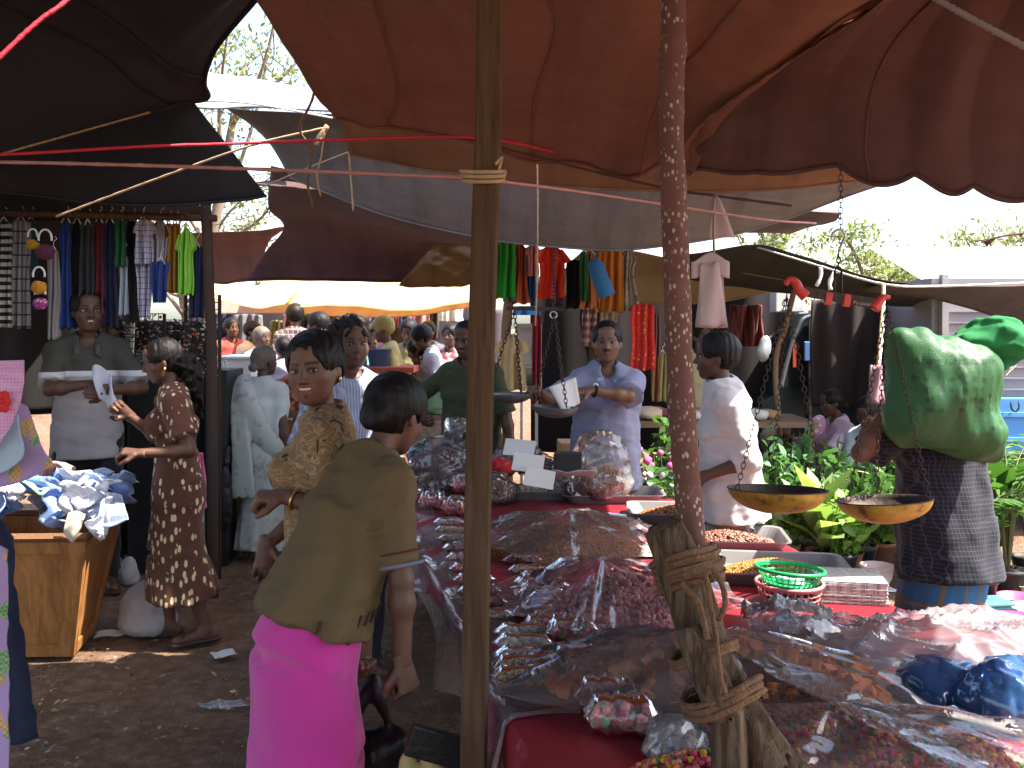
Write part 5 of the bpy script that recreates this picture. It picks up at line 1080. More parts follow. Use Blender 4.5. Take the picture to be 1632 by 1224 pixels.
def heap(name, label, cat, c, rx, ry, h, n, size, cols, shape='ball', seed=0, rz=0, asp=(1,1,1), mat=GR, part='grains', basecol=None, cov=None, pw=1.6):
    r = thing(name, label, cat, c); bc = basecol or tuple(np.mean(cols, 0)*.5)
    v, f = mound_base(c, rx, ry, h, rz, pw); ob('heap_core', v, f, plain('core_'+name, bc, .9), parent=r, smooth=True)
    v, f, cl = granules(c, rx, ry, h, n, size, cols, shape, seed, rz, pw, asp); ob(part, v, f, mat, parent=r, cols=cl, kind='stuff')
    if cov: v, f = cover(c, rx*cov.get('sx',1.1), ry*cov.get('sy',1.1), h, seed, rz, **{k: q for k, q in cov.items() if k not in ('sx','sy','mat')}); ob('clear_sheet', v, f, cov.get('mat', PL), parent=r, smooth=False if False else True)
    return r
OR = [(.42,.12,.02),(.50,.18,.03),(.35,.09,.015),(.45,.2,.05)]; PK = [(.62,.16,.15),(.68,.24,.22),(.52,.11,.12),(.66,.32,.27)]; BRN = [(.24,.09,.03),(.32,.13,.04),(.18,.06,.025)]
CAN = [(.50,.03,.09),(.55,.06,.14),(.60,.26,.03),(.62,.30,.05),(.45,.04,.07),(.58,.2,.16),(.05,.17,.03)]
heap('snack_heap', 'tent of clear film over a heap of orange fried snack mix', 'snack', TP(900,880), .36, .24, .13, 2600, .006, OR, 'box', 1, .1, (1.8,.5,.5), cov=dict(k=8, cre=.035, top=.05, skirt=1.25, mat=PL, apex=(.03,.02)))
heap('nut_heap', 'heap of sugared pink nuts under creased clear film', 'nuts', TP(990,985), .28, .26, .14, 1500, .011, PK, 'ball', 2, .2, (1.3,.9,.9), GRN, cov=dict(k=7, cre=.05, top=.05, skirt=1.35, apex=(-.05,.05)))
# toffee blocks: every block a piece of its own
c = TP(1130,1105); tf = thing('toffee_heap', 'heap of rough orange toffee blocks behind the stump under clear film', 'toffee', c); v, f = mound_base(c, .48, .20, .13, -.15); ob('heap_core', v, f, plain('toffee_dark', (.16,.045,.012), .9), parent=tf)
t = NT('toffee'); co = t.co(); oi = t.n('ShaderNodeObjectInfo').outputs['Random']; nz = t.noise(co, 26, 4); cc = t.mix(oi, (.50,.12,.025), (.60,.22,.045)); cc = t.mix(t.ramp(nz, [(.45,(0,0,0)),(.75,(.6,.6,.6))]), cc, (.60,.32,.17)); M_TOF = t.done(t.bsdf(cc, .6, .4, normal=t.bump(nz, .7, .01)))
blk = []
for i in range(5):
    bv, bf = box((0,0,0), (.036+.008*(i % 3), .028, .024+.006*(i % 2)), None, .004); bv = bv*(1+.10*np.random.default_rng(i).normal(size=bv.shape)*.5); blk.append(me('toffee_block', bv, bf, M_TOF))
g = np.random.default_rng(11)
for i in range(170):
    r, a = math.sqrt(g.random()), g.random()*6.28; X, Y = r*math.cos(a), r*math.sin(a); o = ob('block', blk[i % 5]); o.parent = tf; o.location = (X*.48*math.cos(-.15)-Y*.2*math.sin(-.15), X*.48*math.sin(-.15)+Y*.2*math.cos(-.15), float(zmound(X, Y, .13))+.012*g.random()+.004); o.rotation_euler = tuple(g.normal(size=3)*np.array([.6,.6,3]))
v, f = cover(c, .50, .23, .14, 5, -.15, 1.2, 6, .035, .035); ob('clear_sheet', v, f, PL, parent=tf, smooth=True)
heap('candy_heap', 'heap of sugared pink, orange and green candy balls in the near corner', 'candy', TP(1330,1195), .42, .20, .075, 1500, .0085, CAN, 'ball', 4, -.12, (1,1,1), GRS, cov=dict(k=6, cre=.03, top=.03, skirt=1.2, sx=1.0, sy=1.0))
heap('candy_heap', 'small spill of pink candy balls left of the stump foot', 'candy', TP(1120,1240), .16, .10, .05, 420, .008, CAN, 'ball', 6, 0, (1,1,1), GRS)
# trays
t = NT('aluminium'); co = t.co(); nz = t.noise(co, 5, 5); M_ALU = t.done(t.bsdf(t.mix(nz, (.16,.15,.145), (.30,.285,.27)), t.math('ADD', t.math('MULTIPLY', nz, .2), .42), .5, .45, t.bump(t.noise(co, 30, 3), .1, .004)))
def tray(label, c, w, d, rz, filln, fsize, cols, seed, asp=(1,1,1), h=.05, fh=.045, shape='ball', mat=GRN, off=(0,0), group='aluminium trays on the table', fill=(.42,.40)):
    r = thing('metal_tray', label, 'tray', c, group); pr = [(.5,.5,0), (.5,.5,h), (.54,.54,h+.004), (.545,.545,h)]; rings = []
    def rr(a, b, z, rad=.05):
        o = []
        for sx, sy, st in ((1,1,0),(-1,1,90),(-1,-1,180),(1,-1,270)):
            for q in range(5): an = R(st+q*22.5); o.append([sx*(a-rad)+rad*math.cos(an), sy*(b-rad)+rad*math.sin(an), z])
        return np.array(o)
    L = [rr(w*.44, d*.44, .004), rr(w*.5, d*.5, h), rr(w*.525, d*.525, h+.004), rr(w*.525, d*.525, h-.002), rr(w*.495, d*.495, h-.003), rr(w*.435, d*.435, .0)]; n = 20; M = rot(0,0,rz)
    v = np.concatenate(L)@M.T+c; f = [[k*n+i, k*n+(i+1) % n, (k+1)*n+(i+1) % n, (k+1)*n+i] for k in range(5) for i in range(n)]+[list(range(n))[::-1], [5*n+i for i in range(n)]]
    ob('pan', v, f, M_ALU, parent=r, smooth=False)
    cc = c+M@V3(off[0],off[1],.008); v, f = mound_base(cc, w*fill[0], d*fill[1], fh, rz); ob('filling_base', v, f, plain('fill%d' % seed, tuple(np.mean(cols, 0)*.55), .8), parent=r, smooth=True)
    v, f, cl = granules(cc, w*fill[0], d*fill[1], fh, filln, fsize, cols, shape, seed, rz, 1.6, asp); ob('grains', v, f, mat, parent=r, cols=cl, kind='stuff'); return r
tray('metal_tray of golden fried lentils nearest the basket'.replace('metal_tray','aluminium tray'), TP(1238,918), .52, .36, -.14, 2600, .0048, [(.45,.20,.03),(.50,.26,.04),(.38,.14,.02)], 21, (1.3,.8,.8), off=(0,.0), fh=.055)
tray('aluminium tray of dark red peanuts with a plastic scoop cup', TP(1158,868), .50, .34, -.12, 1100, .0075, [(.16,.045,.025),(.22,.075,.04),(.30,.14,.09)], 22, (1.2,.9,.9), fh=.05)
tray('aluminium tray of glossy orange roasted nuts behind the speckled pole', TP(1085,826), .52, .34, -.10, 1100, .008, [(.40,.13,.025),(.48,.2,.05),(.30,.08,.015)], 23, (1.2,.9,.9), fh=.055)
tray('long aluminium tray holding the big snack bag at the back', TP(975,797), .55, .30, .02, 300, .006, OR, 24, (1,1,1), fh=.01)
tray('aluminium tray of pale crisps under film right of the sawn post', TP(850,792), .46, .26, .02, 260, .016, [(.60,.52,.34),(.68,.60,.42)], 25, (1,1,.3), fh=.05)
c = TP(1188,857)+V3(0,0,.07); ob('scoop_cup', *join([lathe([(.026,-.02),(.030,.0),(.034,.03),(.012,.055),(.013,.075),(.009,.075)], 14, c, rot(1.9,.2,.3))]), PLH, smooth=True, label='clear plastic bottle scoop lying in the peanut tray', cat='scoop')
# newspaper sheets with bits
t = NT('newsprint'); co = t.co(); x, yy, z = t.xyz(co)[:3]; ln = t.math('LESS_THAN', t.math('FRACT', t.math('MULTIPLY', yy, 130)), .5); nz = t.ramp(t.noise(t.mapn(co, (260,30,1)), 1, 2), [(.42,(0,0,0)),(.5,(1,1,1))]); col = t.math('GREATER_THAN', t.math('FRACT', t.math('MULTIPLY', x, 13)), .12)
M_NEWS = t.done(t.bsdf(t.mix(t.math('MULTIPLY', t.math('MULTIPLY', ln, nz), t.math('MULTIPLY', col, .6)), (.50,.48,.43), (.06,.06,.06)), .85, .2))
def paper(name, label, c, w, d, rz, seed=0, lift=.012, mat=None, cat='paper', tilt=(0,0), group=None):
    M = rot(tilt[0], tilt[1], rz); v, f = grid(lambda u, q: np.stack([(u-.5)*w, (q-.5)*d, lift*np.abs(np.sin(u*4+seed)*np.cos(q*3+seed*2))+lift*.4*np.sin(u*9+q*7+seed)*(u-.5)**2*4], 1)@M.T+c+V3(0,0,.006), 12, 12); return solid(ob(name, v, f, mat or M_NEWS, smooth=True, label=label, cat=cat, group=group), .0012)
paper('newspaper_sheet', 'newspaper sheet with scattered orange snack bits', TP(978,838), .26, .30, .3, 1)
v, f, cl = granules(TP(975,836)+V3(0,0,.012), .09, .09, .012, 300, .005, OR, 'box', 31, 0, 1.6, (1.8,.5,.5)); ob('snack_crumbs', v, f, GR, cols=cl, kind='stuff', label='orange snack crumbs on the newspaper sheet', cat='crumbs')
paper('newspaper_sheet', 'crumpled newspaper corner between the snack heap and stump', TP(1035,880), .30, .26, -.2, 2)
paper('newspaper_sheet', 'printed newspaper sheet under spilled toffee at the right', TP(1440,1108), .34, .34, -.6, 3)
paper('newspaper_sheet', 'second newspaper sheet showing beyond the candy heap', TP(1390,1070), .30, .24, -.3, 4)
for k, (px, py) in enumerate(((1385,1100),(1402,1125),(1360,1115))):
    o = ob('toffee_piece', blk[k]); o.location = TP(px, py)+V3(0,0,.02); o.rotation_euler = (.3,k,.7*k); tag(o, ['single orange toffee piece at the back of the newspaper','single orange toffee piece in the middle of the newspaper','single orange toffee piece beside the candy film'][k], 'toffee')
# stack of newspapers: each folded sheet a part
st = thing('newspaper_stack', 'thick stack of folded newspapers beside the basket', 'newspapers', TP(1350,952))
for i in range(14):
    v, f = box(TP(1350,952)+V3(.004*math.sin(i*2.1), .003*math.cos(i*3), .004+.0058*i), (.24+.006*math.sin(i*1.7), .20, .0046), rot(0,0,-.18+.02*math.sin(i*1.3))); ob('newspaper', v, f, M_NEWS, parent=st)
# baskets: lattice of ribs and rings
def basket(label, c, r0, r1, h, col, tilt, name='plastic_basket'):
    m = plain(col[0], col[1], .4, .1, 6, 0); root = thing(name, label, 'basket', c); M = rot(*tilt); ps = []
    for i in range(30):
        a = i/30*6.283; ps.append(tube(np.array([[r0*math.cos(a), r0*math.sin(a), .004], [r1*math.cos(a), r1*math.sin(a), h]])@M.T+c, .0022, 4))
    for k in range(4):
        z = h*(k+.5)/4; r = r0+(r1-r0)*z/h; ps.append(tube(np.array([[r*math.cos(a), r*math.sin(a), z] for a in np.linspace(0, 6.283, 40)])@M.T+c, .0022, 4, cap=False))
    v, f = join(ps); ob('lattice', v, f, m, parent=root)
    v, f = tube(np.array([[r1*math.cos(a), r1*math.sin(a), h] for a in np.linspace(0, 6.283, 48)])@M.T+c, .0065, 8, cap=False); ob('rim', v, f, m, parent=root, smooth=True)
    v, f = lathe([(0,.004),(r0,.004),(r0,.0),(0,0)], 36); ob('base', v@M.T+c, f, m, parent=root); return M
cb = TP(1258,962); basket('pink round lattice basket under the green one', cb, .095, .115, .075, ('basket_pink', (.55,.20,.19)), (0,0,0)); Mb = basket('green round lattice basket stacked on the pink one', cb+V3(0,0,.068), .085, .118, .055, ('basket_green', (.01,.30,.09)), (-.05,.06,0))
ob('tape_roll', *lathe([(.022,0),(.045,0),(.045,.018),(.022,.018),(.022,0)], 28, cb+V3(.005,.0,.076), Mb), plain('tape_white', (.55,.62,.65), .4, .05, 5, 0), smooth=False, label='white ring of tape lying in the green basket', cat='tape')
v, f, cl = granules(cb+V3(0,0,.012), .075, .075, .03, 160, .012, [(.05,.12,.10),(.3,.3,.3),(.1,.1,.12)], 'box', 44, 0, 1.6, (1.5,1,.2)); ob('basket_contents', v, f, GR, cols=cl, kind='stuff', label='small odds and ends inside the pink basket', cat='odds')
# crumpled clear bags
def bag(name, label, c, w, d, h, mat, seed, fill=None, cat='bag', rz=0, group=None, squash=1.0, neck=None, nk=1.0, wr=.016):
    """a crumpled bag: film skin plus filling"""
    r = thing(name, label, cat, c, group); M = rot(0,0,rz); fl = Fld(V3(-w*.6,-d*.6,-.004), V3(w*.6,d*.6,h*1.25), max(w,d,h)/44)
    fl.put(ell((0,0,h*.48), (w*.46,d*.46,h*.50)), .02); fl.put(ell((0,0,h*.2), (w*.49,d*.49,h*.26)), .05)
    if neck: fl.put(rc((neck[0]*w*.3,neck[1]*d*.3,h*.8), (neck[0]*w*.55,neck[1]*d*.55,h*1.12), w*.10*nk, w*.17*nk), .03)
    fl.wrinkle(wr*.8, 30, seed); fl.wrinkle(wr*.5, 70, seed+1); fl.cut((0,0,-1), V3(0,0,.003)); v, f = fl.mesh(); ob('film', v@M.T+c, f, mat, parent=r, smooth=True)
    if fill:
        cols, size, n, shape, fh = fill; vv, ff = uvs((0,0,h*fh*.5), (w*.38,d*.38,h*fh*.48)); ob('filling_core', vv@M.T+c, ff, plain('bagcore_%s_%d' % (name, seed), tuple(np.mean(cols, 0)*.55), .8), parent=r, smooth=True)
        g = np.random.default_rng(seed); u = g.normal(size=(n,3)); u /= np.linalg.norm(u, axis=1)[:, None]; L = u*np.array([w*.39,d*.39,h*fh*.49])+V3(0,0,h*fh*.5); xf = []; cl = []; bv, bf = I1 if shape == 'ball' else (BX[0], BXF)
        for i in range(n): xf.append((rot(*(g.random(3)*6))*size*(.7+.6*g.random())@(np.eye(3) if shape == 'ball' else np.diag([1.8,.6,.5])), M@L[i]+c)); cl += [np.array(cols[g.integers(len(cols))])*(.75+.5*g.random())]*len(bv)
        v, f = rep(bv, bf, xf); ob('filling', v, f, GR, parent=r, cols=np.array(cl), kind='stuff')
    return r
bag('snack_bag', 'tall open clear bag half full of orange fried strings', TP(956,800)+V3(0,0,.02), .38, .26, .39, PLH, 3, (OR, .009, 1500, 'box', .46), rz=.1)
bag('sweet_bag', 'large glinting clear bag of dark sweets at the far left of the table', TP(700,790), .44, .40, .36, PL, 5, ([(.12,.05,.03),(.18,.07,.04),(.10,.03,.05)], .016, 420, 'ball', .75), neck=(.4,-.2))
bag('sweet_bag', 'rounder clear bag leaning behind the pink packets by the post', TP(735,778), .36, .34, .30, PLH, 7, (BRN, .015, 320, 'ball', .75))
bag('sweet_bag', 'brown filled bag on top at the back right of the post', TP(822,787)+V3(0,.10,.12), .34, .24, .17, PLH, 9, (BRN, .012, 300, 'ball', .7))
bag('sweet_bag', 'flat clear bag of brown sticks beside the white cards', TP(860,786)+V3(0,.05,.10), .26, .20, .13, PL, 10, ([(.13,.05,.03),(.2,.08,.05)], .012, 300, 'box', .75))
bag('red_bag', 'small shiny red plastic bag right of the post', TP(805,787)+V3(-.02,.0,.12), .13, .11, .09, plain('red_plastic', (.60,.02,.02), .3, .1, 6, .2), 12)
bag('sweet_bag', 'low clear bag of brown nuts below the white cards', TP(790,800), .26, .26, .16, PL, 14, (BRN, .012, 320, 'ball', .7))
bag('sweet_bag', 'low clear bag of brown nuts right of the white cards', TP(895,792)+V3(0,0,.0), .18, .2, .15, PL, 15, ([(.30,.14,.07),(.36,.2,.1)], .011, 260, 'ball', .8))
bag('blue_bag', 'dark blue plastic bag of packed sweets at the right', TP(1500,1120), .26, .22, .12, PLB, 16, ([(.05,.05,.06),(.12,.08,.06)], .016, 180, 'ball', .7), rz=-.2)
bag('blue_bag', 'bright blue plastic bag at the right edge of the table', TP(1615,1150), .27, .26, .15, PLB, 17, ([(.10,.07,.06),(.2,.1,.08)], .016, 180, 'ball', .62), rz=.2)
# white price cards standing on the bags
M_CARD = plain('card_white', (.62,.60,.56), .8, .06, 6, .1)
for k, (px, py, dz, a) in enumerate(((828,714,0,.16),(842,738,-.02,.22),(860,762,-.04,.30))):
    c = P(px, py, 5.0-.10*k); M = rot(-.55+.12*k, a, .2*k-.1); v, f = box((0,0,0), (.165,.007,.10), M, 0); v = v*1; v[:, 2] += .01*np.sin(v[:, 0]*30); ob('price_card', v+c, f, M_CARD, label=['uppermost blank white card propped on the sweet bags', 'middle blank white card propped on the sweet bags', 'lowest blank white card propped on the sweet bags'][k], cat='card')
paper('paper_sheet', 'loose sheet of white wrapping paper under the lowest white card', P(905,762,4.95), .26, .2, .3, 5, .03, M_CARD, tilt=(-.3,.1))
ob('carton', *box(TP(935,770)+V3(0,.12,.12), (.34,.24,.26), rot(0,0,.05), .004), plain('cardboard', (.42,.25,.12), .9, .12, 12, .3, 80), label='plain cardboard carton behind the open snack bag', cat='carton')
ob('cash_box', *box(P(905,735,5.1), (.15,.12,.09), rot(0,0,-.1), .004), plain('box_dark', (.02,.02,.02), .5), label='small black box in front of the cardboard carton', cat='box')
# ---------- packets ----------
def packet_mesh(kind, seed):
    """returns wrapper and filling meshes for a packet lying along x"""
    g = np.random.default_rng(seed); L, r = {'roll': (.15,.020), 'puff': (.16,.055), 'pink': (.17,.042), 'nut': (.17,.03)}[kind]; v = []; n, m = 20, 22
    for i in range(n+1):
        s = i/n*2-1; e = abs(s); rr = r*(1-max(0, e-.72)/.28*.55)*(1+.06*g.normal()); fl = 1-max(0, e-.72)/.28*.85
        for j in range(m): a = j/m*6.283; q = rr*(1+.07*g.normal()); v.append([s*L/2*(1+.02*math.sin(a*3)), q*math.cos(a)*(1.15 if e < .8 else 1.5), max(-r*.8, q*math.sin(a)*fl)])
    f = [[i*m+j, (i+1)*m+j, (i+1)*m+(j+1) % m, i*m+(j+1) % m] for i in range(n) for j in range(m)]+[list(range(m)), [n*m+j for j in range(m)][::-1]]
    return np.array(v)+V3(0,0,r*.8), f, L, r
def packet(kind, seed, cols, wrap, name):
    v, f, L, r = packet_mesh(kind, seed); w = me('wrapper', v, f, wrap, True); g = np.random.default_rng(seed+50); xf, cl = [], []
    n, sz = {'roll': (46,.0085), 'puff': (34,.017), 'pink': (60,.0125), 'nut': (240,.0042)}[kind]; bv, bf = I1
    for i in range(n):
        x = (g.random()*2-1)*L*.38; a = g.random()*6.28; q = r*.66*math.sqrt(g.random()); asp = np.diag([.35,1,1]) if kind == 'puff' else np.eye(3); xf.append((rot(*(g.normal(size=3)*(.3 if kind == 'puff' else 2)))@asp*sz*(.8+.4*g.random()), V3(x, q*math.cos(a)*1.1, r*.8+q*math.sin(a)*.8))); cl += [np.array(cols[g.integers(len(cols))])*(.75+.5*g.random())]*len(bv)
    v, f = rep(bv, bf, xf); m2 = me('filling', v, f, GR, False, np.array(cl)); return w, m2
PKT = {'roll0': packet('roll', 1, PK+[(.55,.3,.25)], PLH, 'r'), 'roll1': packet('roll', 2, [(.50,.2,.16),(.42,.3,.1),(.3,.35,.15)], PLH, 'r'), 'roll2': packet('roll', 3, [(.50,.08,.06),(.55,.25,.08)], PL, 'r'), 'roll3': packet('roll', 4, [(.30,.26,.2),(.36,.32,.25)], PLH, 'r'),
       'puff': packet('puff', 5, [(.62,.34,.12),(.66,.30,.20),(.60,.25,.25)], PLP, 'p'), 'pink': packet('pink', 6, PK+[(.45,.05,.12),(.10,.25,.08)], PL, 'k'), 'nut': packet('nut', 7, [(.40,.28,.13),(.5,.38,.2)], PL, 'n')}
def put_packet(key, px, py, rz, label, group, dz=0.0, s=1.0, tilt=0.0, cat='packet', name=None):
    w, m2 = PKT[key]; r = thing(name or {'r':'sweet_roll','p':'cracker_packet','k':'candy_packet','n':'nut_packet'}[key[0] if key != 'pink' else 'k'], label, cat, TP(px, py)+V3(0,0,dz+.004), group); r.rotation_euler = (0, tilt, rz); r.scale = (s, s, s)
    for nm, m in (('wrapper', w), ('filling', m2)): o = bpy.data.objects.new(nm, m); LINK(o); o.parent = r
    return r
g = np.random.default_rng(4)
ORD = 'first second third fourth fifth sixth seventh eighth ninth tenth'.split(); ROWS = [(838,702),(850,706),(864,712),(879,720),(895,727),(912,734),(930,742),(949,750),(968,758),(989,768)]
for i, (py, px) in enumerate(ROWS):
    put_packet('roll%d' % [3,1,1,0,0,2,2,0,0,1][i], px+14, py, .10+.05*g.normal(), '%s clear sweet roll from the far end of the aisle edge column' % ORD[i], 'sweet rolls in the outer column', s=1.05)
    put_packet('roll%d' % g.integers(3), px+112+g.normal()*3, py+4, -.04+.08*g.normal(), '%s clear sweet roll from the far end of the column right of the post' % ORD[i], 'sweet rolls in the inner column', s=1.1)
for k, (px, py, rz, s, dz) in enumerate(((868,942,.1,1.2,0),(880,962,-.1,1.2,0),(852,985,.05,1.1,0),(862,925,0,1.1,.0))): put_packet('roll2', px, py, rz, ['red sweet roll in the second place of the loose pile', 'red sweet roll nearest the pink nut heap', 'red sweet roll in front of the loose pile', 'red sweet roll at the back of the loose pile'][k], 'loose red sweet rolls', dz, s)
for k, (px, py, rz) in enumerate(((835,1018,.02),(835,1036,-.03),(838,1056,.04))): put_packet('roll3', px, py, rz, ['rearmost pale grey sweet roll behind the peanut packet', 'middle pale grey sweet roll behind the peanut packet', 'foremost pale grey sweet roll touching the peanut packet'][k], 'grey sweet rolls', 0, 1.25)
put_packet('nut', 838, 1098, .03, 'clear packet of chopped peanut brittle at the table corner', None, 0, 1.12, name='nut_packet'); put_packet('nut', 838, 1078, .0, 'second peanut brittle packet lying behind the corner one', None, 0.0, 1.1, name='nut_packet')
for k, (px, py, rz, s) in enumerate(((915,1062,-.1,1.0),(945,1090,-.12,1.02),(962,1122,-.08,1.05),(985,1158,-.1,1.12),(905,1015,.1,1.0),(860,1005,.0,.85))): put_packet('pink', px+8, py+8, rz, ['pink candy ball packet farthest back in the row of four', 'second pink candy ball packet in the row of four', 'third pink candy ball packet in the row of four', 'largest front pink candy ball packet at the red cloth', 'brownish candy packet below the film covered nuts', 'small candy packet next to the grey sweet rolls'][k], 'pink candy ball packets', 0, s)
for k, (px, py, rz, dz) in enumerate(((655,800,.3,0),(690,812,.1,0),(728,822,-.1,0),(665,785,.2,.05),(705,795,-.2,.05),(738,802,.2,.06),(650,775,.6,.09),(690,782,.1,.11))): put_packet('puff', px, py, rz, 'pink film packet of round crackers, '+['left of the bottom layer', 'middle of the bottom layer', 'right of the bottom layer by the post', 'left of the second layer', 'middle of the second layer', 'right of the second layer by the post', 'left on top of the pile', 'right on top of the pile'][k], 'pink cracker packets', dz, 1.0)
bag('silver_bag', 'wrinkled clear bag corner beside the stump foot', TP(1075,1200), .13, .13, .09, PLH, 19, ([(.3,.24,.18)], .012, 80, 'ball', .6))
# crumpled milky plastic sheets at the right
def crumple(name, label, rows, mat, seed, amp=.02, nu=60, nv=90):
    A = sheet(rows, nu, nv); p = A.reshape(-1,3).copy(); n1 = sinz(p, 16, seed); n2 = sinz(p, 37, seed+3); p[:, 2] += amp*(1-np.abs(n1))**3*1.3+amp*.8*(1-np.abs(n2))**3+amp*.3*(1-np.abs(sinz(p, 70, seed+5)))**2; p[:, 2] = np.maximum(p[:, 2], TH+.008)
    f = [[i*nv+j, (i+1)*nv+j, (i+1)*nv+j+1, i*nv+j+1] for i in range(nu-1) for j in range(nv-1)]; return ob(name, p, f, mat, smooth=True, label=label, cat='plastic sheet')
T2 = lambda px, py, h: P(px, py, (CH-TH-h)*FPX/(py-HZ))
crumple('plastic_sheet', 'crumpled pile of milky clear plastic sheeting at the right', [[T2(1235,985,.02), T2(1330,990,.03), T2(1440,985,.06), T2(1540,985,.07), T2(1640,1000,.06), T2(1720,1010,.04)], [T2(1240,1010,.04), T2(1340,1020,.09), T2(1450,1010,.12), T2(1550,1010,.12), T2(1650,1020,.10), T2(1740,1030,.05)], [T2(1260,1040,.04), T2(1350,1050,.07), T2(1460,1050,.10), T2(1560,1050,.10), T2(1660,1055,.08), T2(1750,1060,.04)], [T2(1290,1075,.01), T2(1370,1090,.02), T2(1470,1085,.05), T2(1570,1080,.06), T2(1670,1080,.04), T2(1760,1085,.02)]], PLM, 3, .022, 90, 140)
crumple('plastic_sheet', 'folded clear film standing up behind the toffee heap', [[T2(1180,985,.02), T2(1225,975,.03), T2(1270,975,.03), T2(1320,985,.02)], [T2(1190,1000,.06), T2(1235,985,.12), T2(1280,995,.10), T2(1330,1005,.05)], [T2(1200,1030,.04), T2(1250,1030,.06), T2(1310,1035,.06), T2(1350,1040,.03)]], PLH, 5, .03, 40, 50)
crumple('plastic_sheet', 'glinting clear film drawn over the edge of the candy heap', [[T2(1190,1020,.09), T2(1260,1050,.10), T2(1340,1085,.08), T2(1420,1130,.06), T2(1500,1160,.05), T2(1600,1210,.03)], [T2(1180,1050,.12), T2(1240,1085,.12), T2(1320,1125,.11), T2(1400,1165,.10), T2(1480,1200,.08), T2(1560,1250,.05)]], PL, 7, .006, 24, 90)
crumple('plastic_sheet', 'flat clear film over red cloth below the pink nut heap', [[T2(930,1010,.02), T2(1000,1005,.03), T2(1070,1005,.03), T2(1130,1010,.02)], [T2(925,1040,.03), T2(1000,1045,.04), T2(1080,1045,.05), T2(1140,1050,.03)], [T2(960,1075,.01), T2(1020,1080,.02), T2(1090,1085,.02), T2(1150,1080,.02)]], PL, 9, .02, 30, 50)
for k, (px, py) in enumerate(((1212,1003),(1238,1008),(1305,1006),(1250,1012))):
    v, f = uvs(TP(px, py)+V3(0,0,.07), (.009,.009,.009), None, 10, 7); ob('red_candy', v, f, plain('candy_red', (.50,.01,.04), .3, .1, 9, 0), smooth=True, label=['red candy ball farthest left on the plastic pile', 'red candy ball second from left on the plastic pile', 'red candy ball farthest right on the plastic pile', 'red candy ball nearest the viewer on the plastic pile'][k], cat='candy')

# ---------- hanging scales ----------
def text_mesh(s, size, mat, name='lettering', ext=.0008):
    cu = bpy.data.curves.new(name, 'FONT'); cu.body = s; cu.size = size; cu.extrude = ext; cu.align_x = 'CENTER'; cu.align_y = 'CENTER'; o = bpy.data.objects.new(name, cu); LINK(o)
    m = bpy.data.meshes.new_from_object(o.evaluated_get(bpy.context.evaluated_depsgraph_get())); bpy.data.objects.remove(o); bpy.data.curves.remove(cu); m.materials.clear(); m.materials.append(mat); return m
def chain(a, b, lk=.013, r=.0018, sag=0.0):
    a, b = np.asarray(a), np.asarray(b); n = max(2, int(np.linalg.norm(b-a)/(lk*1.45))); ps = []; d = unit(b-a); u = unit(np.cross(d, [.3,1,.1])); w = np.cross(d, u)
    for i in range(n):
        c = a+(b-a)*(i+.5)/n; e = u if i % 2 else w; c = c-V3(0,0,sag*4*(i/n)*(1-i/n)); ps.append(tube(np.array([c+d*math.cos(t)*lk+e*math.sin(t)*lk*.55 for t in np.linspace(0, 6.283, 11)]), r, 5, cap=False))
    return join(ps)
M_IRON = plain('iron_dark', (.05,.035,.028), .6, .3, 20, .3, 60, .6); M_STEEL = plain('steel_pale', (.45,.45,.46), .35, .1, 10, 0, metal=.9); M_SRED = plain('scale_red', (.55,.045,.03), .5, .2, 20, .2)
t = NT('pan_yellow'); co = t.co(); nz = t.noise(co, 16, 5, .7); geo = t.n('ShaderNodeNewGeometry'); up_ = t.ramp(t.xyz(co)[2], [(0,(0,0,0)),(1,(1,1,1))]); cc = t.ramp(nz, [(.36,(.07,.035,.012)),(.47,(.36,.19,.025)),(.7,(.50,.30,.04))]); M_PAN = t.done(t.bsdf(cc, .55, .4, .2, t.bump(nz, .2, .004)))
def scale_pan(root, c, r, dep, tilt, mat_out, mat_in):
    pr = [(.001,-dep)]+[(r*math.sin(a), -dep*math.cos(a)) for a in np.linspace(.12, math.pi/2, 10)]; v, f = lathe(pr, 36, c, rot(*tilt)); o = ob('pan', v, f, mat_out, parent=root, smooth=True)
    pr = [(.001,-dep+.004)]+[((r-.004)*math.sin(a), (-dep+.004)*math.cos(a)) for a in np.linspace(.12, math.pi/2, 10)]+[(r+.002,.001),(r+.003,-.002),(r-.001,-.002)]; v, f = lathe(pr, 36, c, rot(*tilt)); ob('pan_lining', v, f, mat_in, parent=o, smooth=True); return o
sc = thing('hanging_scale', 'large balance scale with red tipped beam and two yellow pans', 'scale', P(1335,640,3.0)); D = 3.0
bl, bc, br = P(1262,458,D), P(1335,478,D), P(1410,484,D); axd = unit(br-bl)
v, f = box((bl+br)/2+V3(0,0,-.006), (.235,.012,.032), rot(0, math.atan2(-(br-bl)[2], (br-bl)[0]), 0), .003); bm_ = ob('beam', v, f, M_IRON, parent=sc)
for px, w in ((1320,.022),(1349,.022)): v, f = box(P(px, 476+(px-1320)*.1, D)+V3(0,-.001,0), (w,.016,.040), rot(0,.12,0), .003); ob('beam_collar', v, f, M_SRED, parent=sc)
v, f = tube(crom([P(1284,472,D), P(1274,462,D), P(1268,450,D), P(1258,446,D), P(1252,454,D)], 16), np.linspace(.019,.008,16), 10); ob('beam_horn', v, f, M_SRED, parent=sc, smooth=True)
v, f = tube(crom([P(1392,492,D), P(1400,482,D), P(1408,474,D), P(1418,474,D)], 16), np.linspace(.020,.007,16), 10); ob('beam_horn', v, f, M_SRED, parent=sc, smooth=True)
